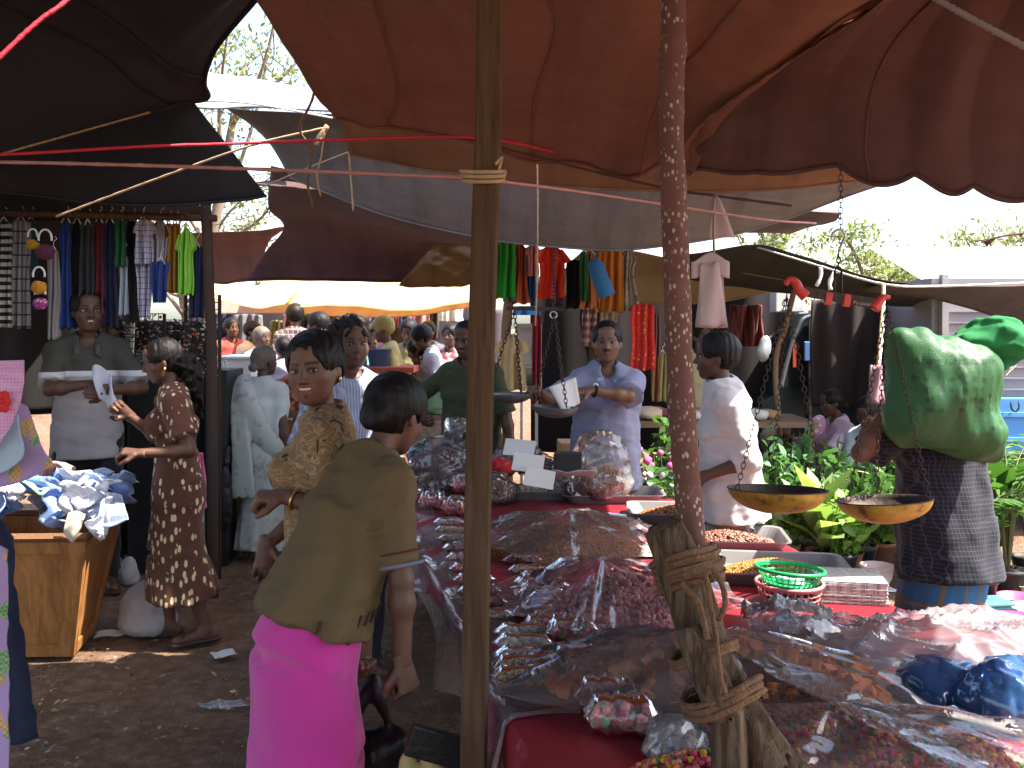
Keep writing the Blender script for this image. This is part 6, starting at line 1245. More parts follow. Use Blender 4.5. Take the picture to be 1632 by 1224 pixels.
tm = text_mesh('Pyramid', .017, plain('lettering_pale', (.35,.30,.25), .7)); o = ob('lettering', tm); o.parent = bm_; o.matrix_world = Matrix.Translation(Vector(P(1372,485,D)+V3(0,-.0095,.0)))@Matrix.Rotation(.12, 4, 'Y')@Matrix.Rotation(R(90), 4, 'X'); o.location = Vector(P(1372,484,D)+V3(0,-.0095,0))-Vector(sc.location)
v, f = join([tube(np.array([P(1330,470,D), P(1330,432,D), P(1341,432,D), P(1341,470,D)]), .004, 6), tube(np.array([P(1336,432,D)+V3(math.cos(a)*.010,0,math.sin(a)*.014-.0) for a in np.linspace(0,6.28,14)]), .003, 6), chain(P(1336,428,D), P(1337,400,D), .010, .0025)]); ob('stirrup', v, f, M_IRON, parent=sc, smooth=True)
v, f = tube(crom([P(1337,400,D), P(1342,388,D), P(1347,376,D), P(1340,366,D), P(1329,370,D), P(1326,378,D)], 22), .0045, 8); ob('hook', v, f, M_STEEL, parent=sc, smooth=True)
scale_pan(sc, P(1239,779,D), .155, .078, (-.07,.02,0), M_PAN, M_IRON); scale_pan(sc, P(1409,796,D), .145, .075, (-.08,-.06,0), M_PAN, M_IRON)
ch1, ch2 = P(1254,470,D), P(1414,488,D)
for c0, c, r in ((ch1, P(1239,779,D), .150), (ch2, P(1409,796,D), .140)):
    for a in (200, 320, 80): v, f = chain(c0, c+V3(math.cos(R(a))*r, math.sin(R(a))*r, .004), .012, .0016); ob('chain', v, f, M_IRON, parent=sc)
v, f = chain(P(1340,366,D), P(1340,262,3.05), .012, .0016); ob('chain', v, f, M_IRON, parent=sc)
sc2 = thing('hanging_scale', 'smaller balance scale with grey pans held by the grey shirted vendor', 'scale', P(882,560,5.05)); D = 5.05
v, f = box(P(852,492,D), (.30,.012,.022), rot(0,.02,0), .003); ob('beam', v, f, M_IRON, parent=sc2)
v, f = tube(np.array([P(882,502,D)+V3(math.cos(a)*.018,0,math.sin(a)*.018) for a in np.linspace(0,6.28,18)]), .005, 6); ob('ring', v, f, M_STEEL, parent=sc2, smooth=True)
v, f = chain(P(882,490,D), P(884,396,5.2), .016, .003); ob('chain', v, f, M_IRON, parent=sc2)
M_PANG = plain('pan_grey', (.16,.16,.16), .45, .2, 14, .1, 30, .7)
scale_pan(sc2, P(813,627,D), .12, .055, (0,0,0), M_PANG, M_PANG); scale_pan(sc2, P(884,648,D-.05), .125, .06, (0,.06,0), M_PANG, M_PANG)
for c0, c in ((P(820,494,D), P(813,627,D)), (P(884,504,D), P(884,648,D-.05))):
    for a in (180, 300, 60): v, f = chain(c0, c+V3(math.cos(R(a))*.115, math.sin(R(a))*.115, .003), .016, .0025); ob('chain', v, f, M_IRON, parent=sc2)
v, f = grid(lambda u, w: P(905,630,5.08)+np.stack([(u-.5)*.15*(1-.35*w)+.05*w-.03, .03*np.cos(u*3.14)*-1, (.5-w)*.14+.05*(u-.5)], 1), 10, 10); solid(ob('paper_cone', v, f, M_CARD, smooth=True, label='white paper cone held over the pan by the vendor', cat='paper'), .002)
# hanging bundles
def bunch(label, top, pts_hang, c, w, h, mat, seed, name='paper_bag_bundle', cat='bag bundle', flare=1.25, n=7):
    r = thing(name, label, cat, c); v, f = tube(crom([top, *pts_hang], 16), .004, 6); ob('string', v, f, M_ROPE, parent=r, smooth=True); g = np.random.default_rng(seed)
    for i in range(n):
        a = (i-(n-1)/2)*.05; v, f = grid(lambda u, q: np.stack([(u-.5)*w*(.75+(flare-.75)*q)+a*.2*q*w*4, (i-(n-1)/2)*.006+.008*np.sin(u*6+i+q*3), h*(.5-q)+.006*np.sin(u*9+i)], 1)@rot(0,a*.6,.0).T+c, 8, 12); solid(ob('paper_bag', v, f, mat, parent=r, smooth=True), .001)
    return r
M_PB = CB('paper_bag_pink', (.60,.47,.47), transl=.25); b1 = bunch('bunch of white paper bags tied by a cord, hanging right of the speckled pole', P(1138,312,3.5), [P(1137,360,3.2), P(1138,405,3.0)], P(1134,470,3.0), .078, .20, M_PB, 3)
v, f = grid(lambda u, q: P(1132,425,2.99)+np.stack([(u-.5)*.12*(1-.0*q), .006*np.sin(u*5), (.5-q)*.07*(1-.5*np.abs(u-.5))-.012*np.cos(u*6)], 1), 10, 8); solid(ob('folded_bag', v, f, M_PB, parent=b1, smooth=True), .004)
v, f = grid(lambda u, q: P(1142,345,3.3)+np.stack([(u-.3)*.09*q**.8, .008*np.sin(u*6), (.5-q)*.15], 1), 8, 10); solid(ob('loose_flap', v, f, M_PB, parent=b1, smooth=True), .002)
bunch('small pink and green bag bundle hanging from a white rope by the porter', P(1408,452,3.25), [P(1405,500,3.2), P(1400,560,3.15), P(1398,580,3.15)], P(1396,612,3.15), .05, .12, CB('bag_mauve', (.42,.26,.30), transl=.2), 5, flare=1.1, n=5)
rope('rope', [P(1408,452,3.3), P(1406,520,3.25), P(1400,582,3.2)], .0075, M_ROPEW, 'stiff white rope dropping from the awning cord to the small bag bundle')
# green sack on the porter
t = NT('sack_green'); co = t.co(); x, yy, z = t.xyz(co)[:3]; inb = t.math('MULTIPLY', t.math('MULTIPLY', t.math('GREATER_THAN', z, .16), t.math('LESS_THAN', z, .30)), t.math('LESS_THAN', t.math('ABSOLUTE', x), .15))
dots = t.ramp(t.voro(t.mapn(co, (1,0,1)), 26, rnd=.35), [(.30,(1,1,1)),(.36,(0,0,0))]); lineb = t.math('MULTIPLY', t.math('MULTIPLY', t.math('GREATER_THAN', z, .325), t.math('LESS_THAN', z, .345)), t.math('GREATER_THAN', t.noise(t.mapn(co, (130,1,60)), 1, 1), .48)); lineb = t.math('MULTIPLY', lineb, t.math('LESS_THAN', t.math('ABSOLUTE', x), .15))
wv = t.noise(t.mapn(co, (1,1,1)), 220, 2); cc = t.mix(t.noise(co, 6, 3), (.018,.080,.024), (.032,.125,.038)); cc = t.mix(t.math('MULTIPLY', t.math('MAXIMUM', t.math('MULTIPLY', inb, dots), lineb), .72), cc, (.012,.035,.014)); TRS = t.n('ShaderNodeBsdfTranslucent'); t.val(TRS.inputs[0], cc); M_SACK = t.done(t.mixs(.12, t.bsdf(cc, .5, .4, normal=t.bump(wv, .3, .004)), TRS.outputs[0]))
c = P(1503,722,3.42); sk = thing('sack', 'bulging green woven sack with printed dots on the porter\'s shoulder', 'sack', c+V3(0,0,0)); W_, H_ = 170/FPX*3.42, 185/FPX*3.42
fl = Fld(V3(-.3,-.24,-.05), V3(.32,.24,.55), .0095); 
for x0, z0, x1, z1, r in ((-.12,.12,-.10,.33,.085),(.10,.10,.10,.30,.09),(-.10,.14,.10,.08,.09),(-.08,.34,.08,.30,.085),(-.02,.2,.02,.24,.12)): fl.put(rc((x0,0,z0),(x1,0,z1),r,r), .10)
fl.put(rc((.155,0,.03),(.185,0,-.005),.035,.02), .06); fl.put(rc((-.15,0,.40),(-.12,0,.38),.05,.05), .06)
fl.wrinkle(.009, 24, 4); fl.wrinkle(.006, 80, 6, (1.8,1,.5)); v, f = fl.mesh(); ob('sack_body', v+c, f, M_SACK, parent=sk, smooth=True)
fl = Fld(V3(.0,-.15,.25), V3(.36,.15,.55), .008); q = crom([(.04,0,.36),(.10,0,.40),(.18,0,.425),(.235,0,.40)], 10)
for i in range(9): fl.put(rc(q[i], q[i+1], .035+.004*i, .035+.004*(i+1)), .03)
fl.put(rc((.22,0,.40),(.215,0,.33),.035,.03), .03); fl.wrinkle(.016, 55, 8, (1,1,1.4)); v, f = fl.mesh(); ob('sack_neck', v+c, f, CB('sack_net', (.02,.20,.06), transl=.25), parent=sk, smooth=True)
v, f = join([tube(crom([c+np.array(q[9])+V3(.0,.01*i-.02,.02), c+V3(.26+.006*i,.01*i-.02,.40-.012*i), c+V3(.245,.01*i-.02,.34-.012*i)], 10), .0018, 4) for i in range(6)]); ob('loose_threads', v, f, M_ROPEW, parent=sk)
# things in the stooping woman's hands
fl = Fld(V3(-.13,-.09,-.34), V3(.15,.09,.03), .0085)
fl.put(ell((0,0,-.22), (.085,.05,.10)), .02); fl.put(rc((-.02,0,-.02),(-.04,0,-.16),.010,.03), .03); fl.put(rc((.02,0,-.03),(.05,0,-.16),.012,.032), .03); fl.wrinkle(.014, 50, 2); v, f = fl.mesh()
ob('carrier_bag', v+P(668,1165,2.58), f, CB('bag_yellow', (.60,.44,.17), transl=.35, rough=.4), smooth=True, label='yellow plastic carrier bag hanging from the stooping woman\'s hand', cat='bag')
ob('wallet', *box(P(698,1190,2.56), (.17,.03,.085), rot(0,.35,.2), .006), plain('leather_black', (.012,.012,.013), .4, .2, 20, .3), smooth=False, label='black leather purse gripped beside the yellow bag', cat='purse')
fl = Fld(V3(-.18,-.10,-.50), V3(.18,.10,.05), .010); fl.put(ell((0,0,-.32), (.12,.06,.16)), .03); fl.put(rc((-.01,0,0),(-.07,0,-.2),.012,.03), .03); fl.put(rc((.01,0,0),(.08,0,-.2),.012,.03), .03); fl.wrinkle(.02, 36, 4); v, f = fl.mesh()
ob('handbag', v+P(592,1080,2.86), f, plain('bag_black', (.012,.010,.012), .45, .3, 12, .4, 40), smooth=True, label='crumpled black shopping bag in the stooping woman\'s far hand', cat='bag')
# ================= stalls, hung clothes, plants, vehicles, ground clutter =================
def hang(name, label, px0, px1, py0, py1, d, mat, shape='sheet', folds=3, seed=0, cat='garment', group=None, hanger=True, skew=0.0, depth=.03):
    a, b = P(px0, py0, d), P(px1, py1, d); w, h = b[0]-a[0], a[2]-b[2]; cx = (a[0]+b[0])/2; g = np.random.default_rng(seed); ph = g.random(4)*6
    def hw(t):
        if shape == 'shirt': return np.interp(t, [0,.05,.10,.30,.345,.36,1], [.16,.30,.62,1.0,.97,.66,.72])
        if shape == 'dress': return np.interp(t, [0,.05,.12,.22,.26,.42,1], [.2,.36,.6,.66,.5,.46,1.0])
        if shape == 'pants': return np.interp(t, [0,.1,1], [.9,1.0,.8])
        return np.interp(t, [0,1], [.9,1.0])
    def fn(u, q):
        x = (u-.5)*w*hw(q)*(1+.04*np.sin(q*9+ph[3])); return np.stack([cx+x+skew*q*w+.02*w*np.sin(q*7+ph[2]), d+depth*np.sin(u*folds*6.28+ph[0]+q*1.3)*(.35+.65*q)+depth*.5*np.sin(u*folds*11+ph[1]+q*2), a[2]-h*q+.012*h*np.sin(u*folds*6.28+ph[1])*(q > .9)-.03*h*(np.abs(u-.5)*2)**2*(q < .12)], 1)
    v, f = grid(fn, 34, 26)
    r = thing(name, label, cat, (cx, d, b[2]), group); o = solid(ob('cloth', v, f, mat, parent=r, smooth=True), .006)
    if hanger: t = V3(cx, d, a[2]); v, f = join([tube(crom([t+V3(-w*.28,0,-.02), t+V3(0,0,.02), t+V3(w*.28,0,-.02)], 8), .004, 5), tube(crom([t+V3(0,0,.02), t+V3(.004,0,.05), t+V3(.02,0,.065), t+V3(.01,0,.08)], 8), .0025, 5)]); ob('hanger', v, f, M_ROPEW, parent=r, smooth=True)
    return r
def slab(name, label, px0, px1, py0, py1, d, mat, cat, th=.02, group=None, sag=0.0):
    a, b = P(px0, py0, d), P(px1, py1, d); v, f = grid(lambda u, q: np.stack([a[0]+(b[0]-a[0])*u, d+.05*np.sin(u*14+q*3)+.02*np.sin(u*37), a[2]+(b[2]-a[2])*q-sag*np.sin(u*3.14)*(1-q)], 1), 50, 24); return solid(ob(name, v, f, mat, smooth=True, label=label, cat=cat, group=group), th)
# --- left clothes stall ---
v, f = tube(crom([P(-120,336,5.6), P(120,342,5.6), P(345,348,5.6)], 20), .022, 8, rough=.15, seed=1); ob('clothes_rail', v, f, M_SAWN, smooth=True, label='rough pole rail carrying the left row of garments', cat='rail')
DK = lambda n, c: cloth('hung_'+n, c)
LG = [('black and white striped dress at the left edge', -8, 20, 352, 522, cloth('hung_stripe', (.02,.02,.02), 'hstripe', (.55,.52,.42), 22), 'sheet'), ('grey checked long shirt next to the striped dress', 18, 48, 350, 522, cloth('hung_greycheck', (.30,.28,.25), 'grid', (.06,.05,.05), 14), 'sheet'),
 ('teal top half hidden beside the grey checked shirt', 40, 58, 350, 440, DK('teal', (.02,.06,.07)), 'sheet'), ('pale grey trousers behind the hanging toy bags', 74, 96, 398, 540, DK('palegrey', (.26,.24,.22)), 'pants'), ('royal blue long dress above the polo shirt man', 92, 118, 350, 525, DK('royal', (.025,.06,.24)), 'dress'), ('black long dress right of the royal blue one', 112, 134, 352, 520, DK('black', (.012,.012,.014)), 'dress'),
 ('dark grey shirt left of the maroon dress', 130, 150, 355, 500, DK('char', (.03,.03,.032)), 'sheet'), ('maroon dress hanging in the dark row', 148, 168, 350, 500, DK('maroon', (.13,.012,.02)), 'dress'), ('navy dress right of the maroon dress', 164, 186, 350, 520, DK('navy', (.018,.026,.07)), 'dress'), ('dark green top on the rail', 184, 200, 350, 425, DK('green', (.012,.11,.03)), 'sheet'),
 ('narrow pale blue trousers under the dark green top', 189, 205, 408, 502, DK('paleblue', (.36,.42,.46)), 'pants'), ('black trousers left of the white printed shirt', 202, 220, 352, 515, DK('black', (.012,.012,.014)), 'pants'), ('white shirt with small blue print', 210, 248, 345, 422, cloth('hung_print', (.52,.50,.56), 'grid', (.12,.14,.30), 30), 'shirt'), ('white printed trousers below the printed shirt', 219, 243, 414, 505, cloth('hung_print', (.52,.50,.56)), 'pants'),
 ('plain white shirt next to the printed one', 236, 276, 348, 440, cloth('hung_white', (.60,.58,.62), transl=.15), 'shirt'), ('bright blue shorts below the plain white shirt', 243, 269, 416, 482, DK('blue', (.03,.06,.22)), 'pants'), ('ochre top on the rail', 270, 288, 356, 466, DK('ochre', (.38,.17,.02)), 'sheet'), ('rust top squeezed behind the ochre one', 262, 276, 356, 450, DK('rust', (.22,.06,.02)), 'sheet'),
 ('lime green tee shirt at the right end of the rail', 280, 312, 362, 470, DK('lime', (.22,.52,.05)), 'shirt'), ('dark navy skirt below the lime tee shirt', 300, 326, 392, 506, DK('navy', (.018,.026,.07)), 'pants')]
for i, (lb, x0, x1, y0, y1, m, sh) in enumerate(LG): hang('hanging_garment', lb, x0, x1, y0, y1, 5.6+.05*(i % 3), m, sh, 2, i, group='garments on the left rail')
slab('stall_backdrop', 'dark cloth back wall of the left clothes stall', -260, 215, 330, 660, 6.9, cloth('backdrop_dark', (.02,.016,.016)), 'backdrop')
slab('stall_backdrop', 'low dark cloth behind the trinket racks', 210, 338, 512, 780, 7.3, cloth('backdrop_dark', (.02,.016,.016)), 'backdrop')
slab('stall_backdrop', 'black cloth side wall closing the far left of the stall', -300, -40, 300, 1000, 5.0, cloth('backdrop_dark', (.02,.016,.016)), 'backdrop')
# toy bags
def ringbag(label, px, py, d, r, mat, seed): 
    c = P(px, py, d); rt = thing('toy_bag', label, 'bag', c-V3(0,0,r)); v, f = tube(np.array([c+V3(math.cos(a)*r*.75,0,r*1.6+math.sin(a)*r*1.0) for a in np.linspace(-.3, 3.44, 20)]), .006, 6); ob('handle', v, f, M_ROPEW, parent=rt, smooth=True)
    fl = Fld(V3(-r*1.4,-r,-r*1.3), V3(r*1.4,r,r*1.3), r/9); fl.put(ell((0,0,0), (r*1.1,r*.55,r*.85)), .01); fl.wrinkle(r*.12, 5/r, seed); v, f = fl.mesh(); ob('pouch', v+c, f, mat, parent=rt, smooth=True)
ringbag('orange patterned toy bag with a ring handle on the left stall', 62, 458, 5.4, .045, cloth('bag_orange', (.48,.22,.02), 'dots', (.15,.05,.01), 60), 1); ringbag('purple flowered toy bag below the orange one', 64, 484, 5.4, .04, cloth('bag_purple', (.28,.03,.20), 'flower', (.6,.5,.3), 40), 2); ringbag('dark toy bag with a white ring handle, uppermost on the stall', 72, 402, 5.4, .05, cloth('bag_dark', (.08,.02,.04)), 3); ringbag('mustard toy bag beside the uppermost dark one', 52, 390, 5.42, .035, cloth('bag_mustard', (.35,.18,.01)), 4)
# trinket racks: wire panels hung with small coloured bits
def rack(label, px0, px1, py0, py1, d, seed, n=90):
    a, b = P(px0, py0, d), P(px1, py1, d); r = thing('trinket_rack', label, 'rack', ((a[0]+b[0])/2, d, 0)); ps = []; nx = max(3, int((px1-px0)/9)); nz = max(4, int((py1-py0)/11))
    for i in range(nx+1): x = a[0]+(b[0]-a[0])*i/nx; ps.append(tube([[x,d,a[2]],[x,d,b[2]]], .003, 4))
    for i in range(nz+1): z = a[2]+(b[2]-a[2])*i/nz; ps.append(tube([[a[0],d,z],[b[0],d,z]], .003, 4))
    for x in (a[0], b[0]): ps.append(tube([[x,d,a[2]],[x,d,-.01]], .012, 6))
    v, f = join(ps); ob('wire_panel', v, f, M_IRON, parent=r); g = np.random.default_rng(seed); xf = []; cl = []
    for i in range(n): xf.append((rot(*(g.random(3)*6))@np.diag([.007,.004,.014])*(.6+.9*g.random()), V3(a[0]+(b[0]-a[0])*g.random(), d-.02-.02*g.random(), a[2]+(b[2]-a[2])*g.random()))); cl += [np.array([(.5,.08,.05),(.6,.55,.45),(.05,.06,.2),(.45,.25,.05),(.3,.03,.12),(.65,.62,.6),(.02,.02,.02),(.1,.25,.2)][g.integers(8)])]*len(I1[0])
    v, f = rep(I1[0], I1[1], xf); ob('trinkets', v, f, vcol('trinket', .3, .6), parent=r, cols=np.array(cl), kind='stuff')
rack('wire rack crowded with hair trinkets behind the ponytailed woman', 188, 262, 500, 600, 6.3, 1, 150); rack('wire rack of bangles and clips at the stall corner', 296, 350, 470, 600, 6.0, 2, 150); rack('narrow wire rack of trinkets between the two crowded racks', 262, 298, 510, 600, 6.5, 3, 70)
for k, (x0, x1, y0, d, lb) in enumerate(((203,250,606,6.1,'black display counter with hook stands behind the ponytailed woman'), (326,361,590,6.3,'tall black display counter at the lane side of the stall'))):
    a, b = P(x0, y0, d), P(x1, y0, d); r = thing('display_counter', lb, 'counter', ((a[0]+b[0])/2, d, 0)); v, f = box(((a[0]+b[0])/2, d+.2, a[2]/2), (b[0]-a[0], .4, a[2]), None, .006); ob('cabinet', v, f, plain('counter_black', (.01,.01,.012), .5), parent=r)
    for i in range(4):
        c = V3(a[0]+(b[0]-a[0])*(.2+.2*i), d+.05, a[2]); v, f = tube(np.array([c+V3(math.cos(t)*.022,0,.03+math.sin(t)*.035) for t in np.linspace(-.6, 3.4, 12)]), .005, 5); ob('hook', v, f, M_ROPEW, parent=r, smooth=True)
hang('pink_cloth', 'pink cloth hanging behind the leaf print dress', 296, 327, 720, 812, 5.3, cloth('cloth_pink', (.62,.12,.22)), 'sheet', 2, 3, 'cloth', hanger=False)
fl = Fld(V3(-.16,-.1,-.02), V3(.16,.1,.60), .012); fl.put(ell((0,0,.2), (.06,.05,.2)), .03); fl.put(rc((.0,0,.3),(.03,0,.55),.03,.012), .03); fl.wrinkle(.015, 30, 3); v, f = fl.mesh(); ob('shopping_bag', v+P(356,845,6.3), f, plain('bag_black', (.012,.010,.012)), smooth=True, label='long black bag hanging at the sari woman\'s side', cat='bag')
# --- front left cloth display ---
def drape(name, label, rows, mat, cat='cloth', amp=.008, seed=1, th=.006):
    A = sheet(rows, 24, 30); p = A.reshape(-1,3).copy(); p[:, 1] += amp*sinz(p, 18, seed)+amp*.5*sinz(p, 45, seed+1); f = [[i*30+j, (i+1)*30+j, (i+1)*30+j+1, i*30+j+1] for i in range(23) for j in range(29)]; return solid(ob(name, p, f, mat, smooth=True, label=label, cat=cat), th)
t = NT('pineapple_print'); co = t.co(); vd = t.n('ShaderNodeTexVoronoi', feature='F1'); vd.voronoi_dimensions = '2D'; t.l(t.mapn(co, (1,1,.8), (R(90),0,0)), vd.inputs['Vector']); vd.inputs['Scale'].default_value = 13; m = t.ramp(vd.outputs['Distance'], [(.27,(1,1,1)),(.32,(0,0,0))]); m2 = t.ramp(t.noise(co, 11, 0), [(.45,(0,0,0)),(.55,(1,1,1))]); fr = t.mix(m2, (.10,.30,.06), (.55,.30,.05)); ck = t.n('ShaderNodeTexChecker'); t.l(co, ck.inputs['Vector']); ck.inputs['Scale'].default_value = 110; fr = t.mix(t.math('MULTIPLY', ck.outputs['Fac'], .45), fr, (.6,.5,.5))
M_PINE = t.done(t.bsdf(t.mix(m, t.mix(t.math('MULTIPLY', t.noise(co, 160, 2), .6), (.38,.24,.42), (.50,.36,.52)), fr), .9, .2))
t = NT('pink_waffle'); co = t.co(); ck = t.voro(co, 95, rnd=0); M_WAF = t.done(t.bsdf(t.mix(t.ramp(ck, [(.2,(0,0,0)),(.6,(1,1,1))]), (.62,.24,.46), (.70,.42,.58)), .9, .2, normal=t.bump(ck, .4, .006)))
drape('printed_cloth', 'lavender cloth with pineapple print sweeping out at the left edge', [[P(-60,640,3.1), P(20,640,3.1), P(44,648,3.1)], [P(-60,700,3.08), P(30,695,3.05), P(66,705,3.05)], [P(-60,785,3.05), P(20,772,3.0), P(88,742,3.0)]], M_PINE)
drape('towel', 'pink waffle towel with a red flower hanging at the left edge', [[P(-60,575,2.95), P(0,575,2.95), P(40,574,2.95)], [P(-60,640,2.93), P(0,635,2.92), P(35,632,2.92)], [P(-60,735,2.9), P(-10,715,2.9), P(16,680,2.9)]], M_WAF, 'towel')
v, f = join([uvs(P(3,640,2.895)+V3(math.cos(a)*.016,0,math.sin(a)*.022), (.014,.003,.016), rot(0,a,0), 8, 5) for a in np.linspace(0,6.28,7)[:-1]]+[uvs(P(3,640,2.893), (.007,.003,.007), None, 8, 5)]); ob('flower_patch', v, f, plain('patch_red', (.60,.02,.02)), smooth=True, label='red flower patch sewn on the pink towel', cat='patch')
drape('folded_cloth', 'pale blue cloth tucked under the pink towel', [[P(-60,690,2.98), P(0,675,2.98), P(28,660,2.98)], [P(-60,720,2.96), P(0,715,2.95), P(38,720,2.95)], [P(-60,768,2.94), P(0,755,2.94), P(26,740,2.94)]], cloth('cloth_paleblue', (.38,.50,.58)), 'cloth')
drape('trousers', 'navy trousers hanging from the left display almost to the ground', [[P(-40,830,3.3), P(0,828,3.3), P(14,860,3.3)], [P(-40,950,3.25), P(0,950,3.25), P(30,950,3.25)], [P(-40,1080,3.25), P(10,1080,3.25), P(50,1080,3.25)], [P(-40,1185,3.2), P(10,1188,3.2), P(60,1176,3.2)]], cloth('hung_navy2', (.02,.024,.05)), 'trousers', .03)
drape('printed_trousers', 'lavender printed trousers nearest the left edge', [[P(-60,870,3.0), P(-20,870,3.0), P(4,880,3.0)], [P(-60,1050,2.95), P(-20,1050,2.95), P(12,1050,2.95)], [P(-60,1260,2.9), P(-20,1260,2.9), P(20,1250,2.9)]], M_PINE, 'trousers', .03)
rpost([gp(-90,3.1), P(-90,600,3.1), P(-92,300,3.15)], .03, M_SAWN, 'post carrying the front cloth display at the left edge', 8)
# --- wooden crate with handkerchiefs ---
t = NT('varnished_wood'); co = t.mapn(t.co(), (9,9,1)); nz = t.noise(co, 3, 5, .6, .7); M_CRATE = t.done(t.bsdf(t.ramp(nz, [(.3,(.20,.075,.020)),(.6,(.36,.155,.045)),(.8,(.42,.20,.065))]), .5, .4, normal=t.bump(nz, .2, .004)))
cr = thing('wooden_box', 'varnished wooden box heaped with handkerchiefs', 'box', (-2.5,4.7,0))
def quadbox(bl, br, tl, tr, dep, th): return None
bf_ = [V3(-2.95,4.50,.01), V3(-2.11,4.53,.01), V3(-2.17,4.90,.01), V3(-3.0,4.88,.01)]; tf_ = [V3(-3.0,4.38,.60), V3(-2.00,4.42,.60), V3(-2.06,4.98,.60), V3(-3.05,4.95,.60)]
def plank(a, b, c, d, th, inset=0):      # quad a,b (bottom) c,d (top) thickened inwards
    q = np.array([a, b, c, d]); nrm = unit(np.cross(q[1]-q[0], q[3]-q[0])); v = np.concatenate([q-nrm*inset, q-nrm*(inset+th)]); return v, [[0,1,2,3],[7,6,5,4],[0,4,5,1],[1,5,6,2],[2,6,7,3],[3,7,4,0]]
for i in range(4):
    a, b, c, d = bf_[i], bf_[(i+1) % 4], tf_[(i+1) % 4], tf_[i]; ob('panel', *plank(a, b, c, d, .018, .016), M_CRATE, parent=cr)
    L_ = lambda p, q, s: p+(q-p)*s
    for s0, s1 in ((0,.10),(.90,1)): ob('stile', *plank(L_(a,b,s0), L_(a,b,s1), L_(d,c,s1), L_(d,c,s0), .014, 0), M_CRATE, parent=cr)
    for s0, s1 in ((0,.10),(.88,1)): ob('rail', *plank(L_(a,d,s0), L_(b,c,s0), L_(b,c,s1), L_(a,d,s1), .012, .0025), M_CRATE, parent=cr)
ob('floor_board', *box((-2.56,4.7,.05), (.80,.34,.02)), M_CRATE, parent=cr)
ob('lid_rim', *join([tube(np.array([*tf_, tf_[0]])+V3(0,0,.008), .022, 4)]), plain('rim_wood', (.16,.07,.03), .7, .3, 12, .4), parent=cr)
HK = []
for i in range(6):
    g = np.random.default_rng(i+30); ph = g.random(6)*6; v, f = grid(lambda u, q: np.stack([(u-.5)*.20*(1-.35*q)+.02*np.sin(q*8+ph[0]), (q-.5)*.12+.035*np.sin(u*9+ph[1])*q+.02*np.sin(u*15+ph[2]), .02+.11*np.sin(q*2.2+ph[3]*.2)*(.5+.5*np.sin(u*5+ph[4]))+.03*np.sin(u*11+q*5+ph[5])*q], 1), 14, 14); HK.append((v, f))
HC = [('white', (.62,.62,.68)), ('sky blue', (.26,.38,.66)), ('pale blue', (.42,.52,.72)), ('cornflower blue', (.18,.28,.60)), ('white', (.66,.66,.70)), ('pale blue', (.45,.55,.74))]
HM = {}
for (cn, cc) in HC+[('orange', (.62,.28,.12)), ('peach', (.62,.38,.30)), ('mint', (.40,.58,.45))]:
    if cn not in HM: HM[cn] = cloth('hanky_'+cn.replace(' ','_'), cc, 'grid', tuple(min(1, x*1.25) for x in cc), 26, transl=.25)
g = np.random.default_rng(77); hk_me = {}
for i in range(46):
    cn = HC[g.integers(6)][0]
    if i in (7,): cn = 'orange'
    if i in (12,19,23): cn = 'peach'
    if i in (15,27): cn = 'mint'
    x, y = -2.52+g.uniform(-.52,.56), 4.66+g.uniform(-.27,.27); z = .60+max(0, .17*(1-((x+2.35)/.55)**2-((y-4.68)/.45)**2))+.02*g.random(); k = (cn, i % 6)
    if k not in hk_me: hk_me[k] = me('handkerchief', *HK[i % 6], HM[cn], True)
    o = ob('handkerchief', hk_me[k]); o.location = (x, y, z-.01); o.rotation_euler = (g.normal()*.5, g.normal()*.5, g.random()*6.3); o.scale = (1.1,)*3; solid(o, .004); tag(o, '%s handkerchief crumpled in the heap on the wooden box' % cn, 'handkerchief', '%s handkerchiefs in the heap' % cn)
drape('cream_cloth', 'cream cloth slipping over the front rim of the wooden box', [[P(108,818,4.38), P(122,815,4.38), P(136,820,4.38)], [P(103,838,4.34), P(118,836,4.33), P(130,840,4.34)], [P(102,850,4.34), P(116,864,4.33), P(126,848,4.34)]], cloth('cloth_cream', (.62,.55,.42), transl=.2), 'cloth', .008)
drape('blue_cloth', 'white and blue checked cloth hanging over the right end of the box', [[P(150,790,4.6), P(175,785,4.6), P(195,790,4.6)], [P(140,815,4.5), P(172,810,4.5), P(200,812,4.5)], [P(150,836,4.45), P(175,840,4.45), P(204,828,4.45)]], cloth('cloth_bluecheck', (.36,.44,.62), 'grid', (.55,.6,.7), 30, transl=.2), 'cloth', .012)
# sacks, scraps and ground clutter
bag('white_sack', 'pale woven sack standing behind the leaf print dress', G(236,1008), .30, .24, .28, plain('sack_pale', (.36,.35,.36), .85, .12, 10, .4, 150), 31, cat='sack', wr=.008); bag('white_sack', 'smaller pale sack beside the box leg', G(206,930), .11, .10, .17, plain('sack_pale', (.36,.35,.36)), 32, cat='sack', wr=.006)
for px, py, w, d, rz, lb in ((176,1014,.15,.10,.3,'white paper scrap beside the wooden box'), (357,1046,.11,.09,.6,'white paper scrap in the middle of the lane'), (655,945,.12,.07,.2,'white paper scrap under the table edge'), (668,930,.09,.06,1.0,'smaller paper scrap under the table edge')): paper('paper_scrap', lb, G(px, py)+V3(0,0,.004), w, d, rz, int(px), .01, M_CARD, 'paper scrap')
v, f = uvs(G(358,1127)+V3(0,0,.012), (.11,.03,.016), rot(0,0,.05), 20, 8); v[:, 2] += .006*np.sin(v[:, 0]*70); ob('plastic_scrap', v, f, PLH, smooth=True, label='crumpled clear plastic wrapper on the lane near the pink skirt', cat='wrapper')
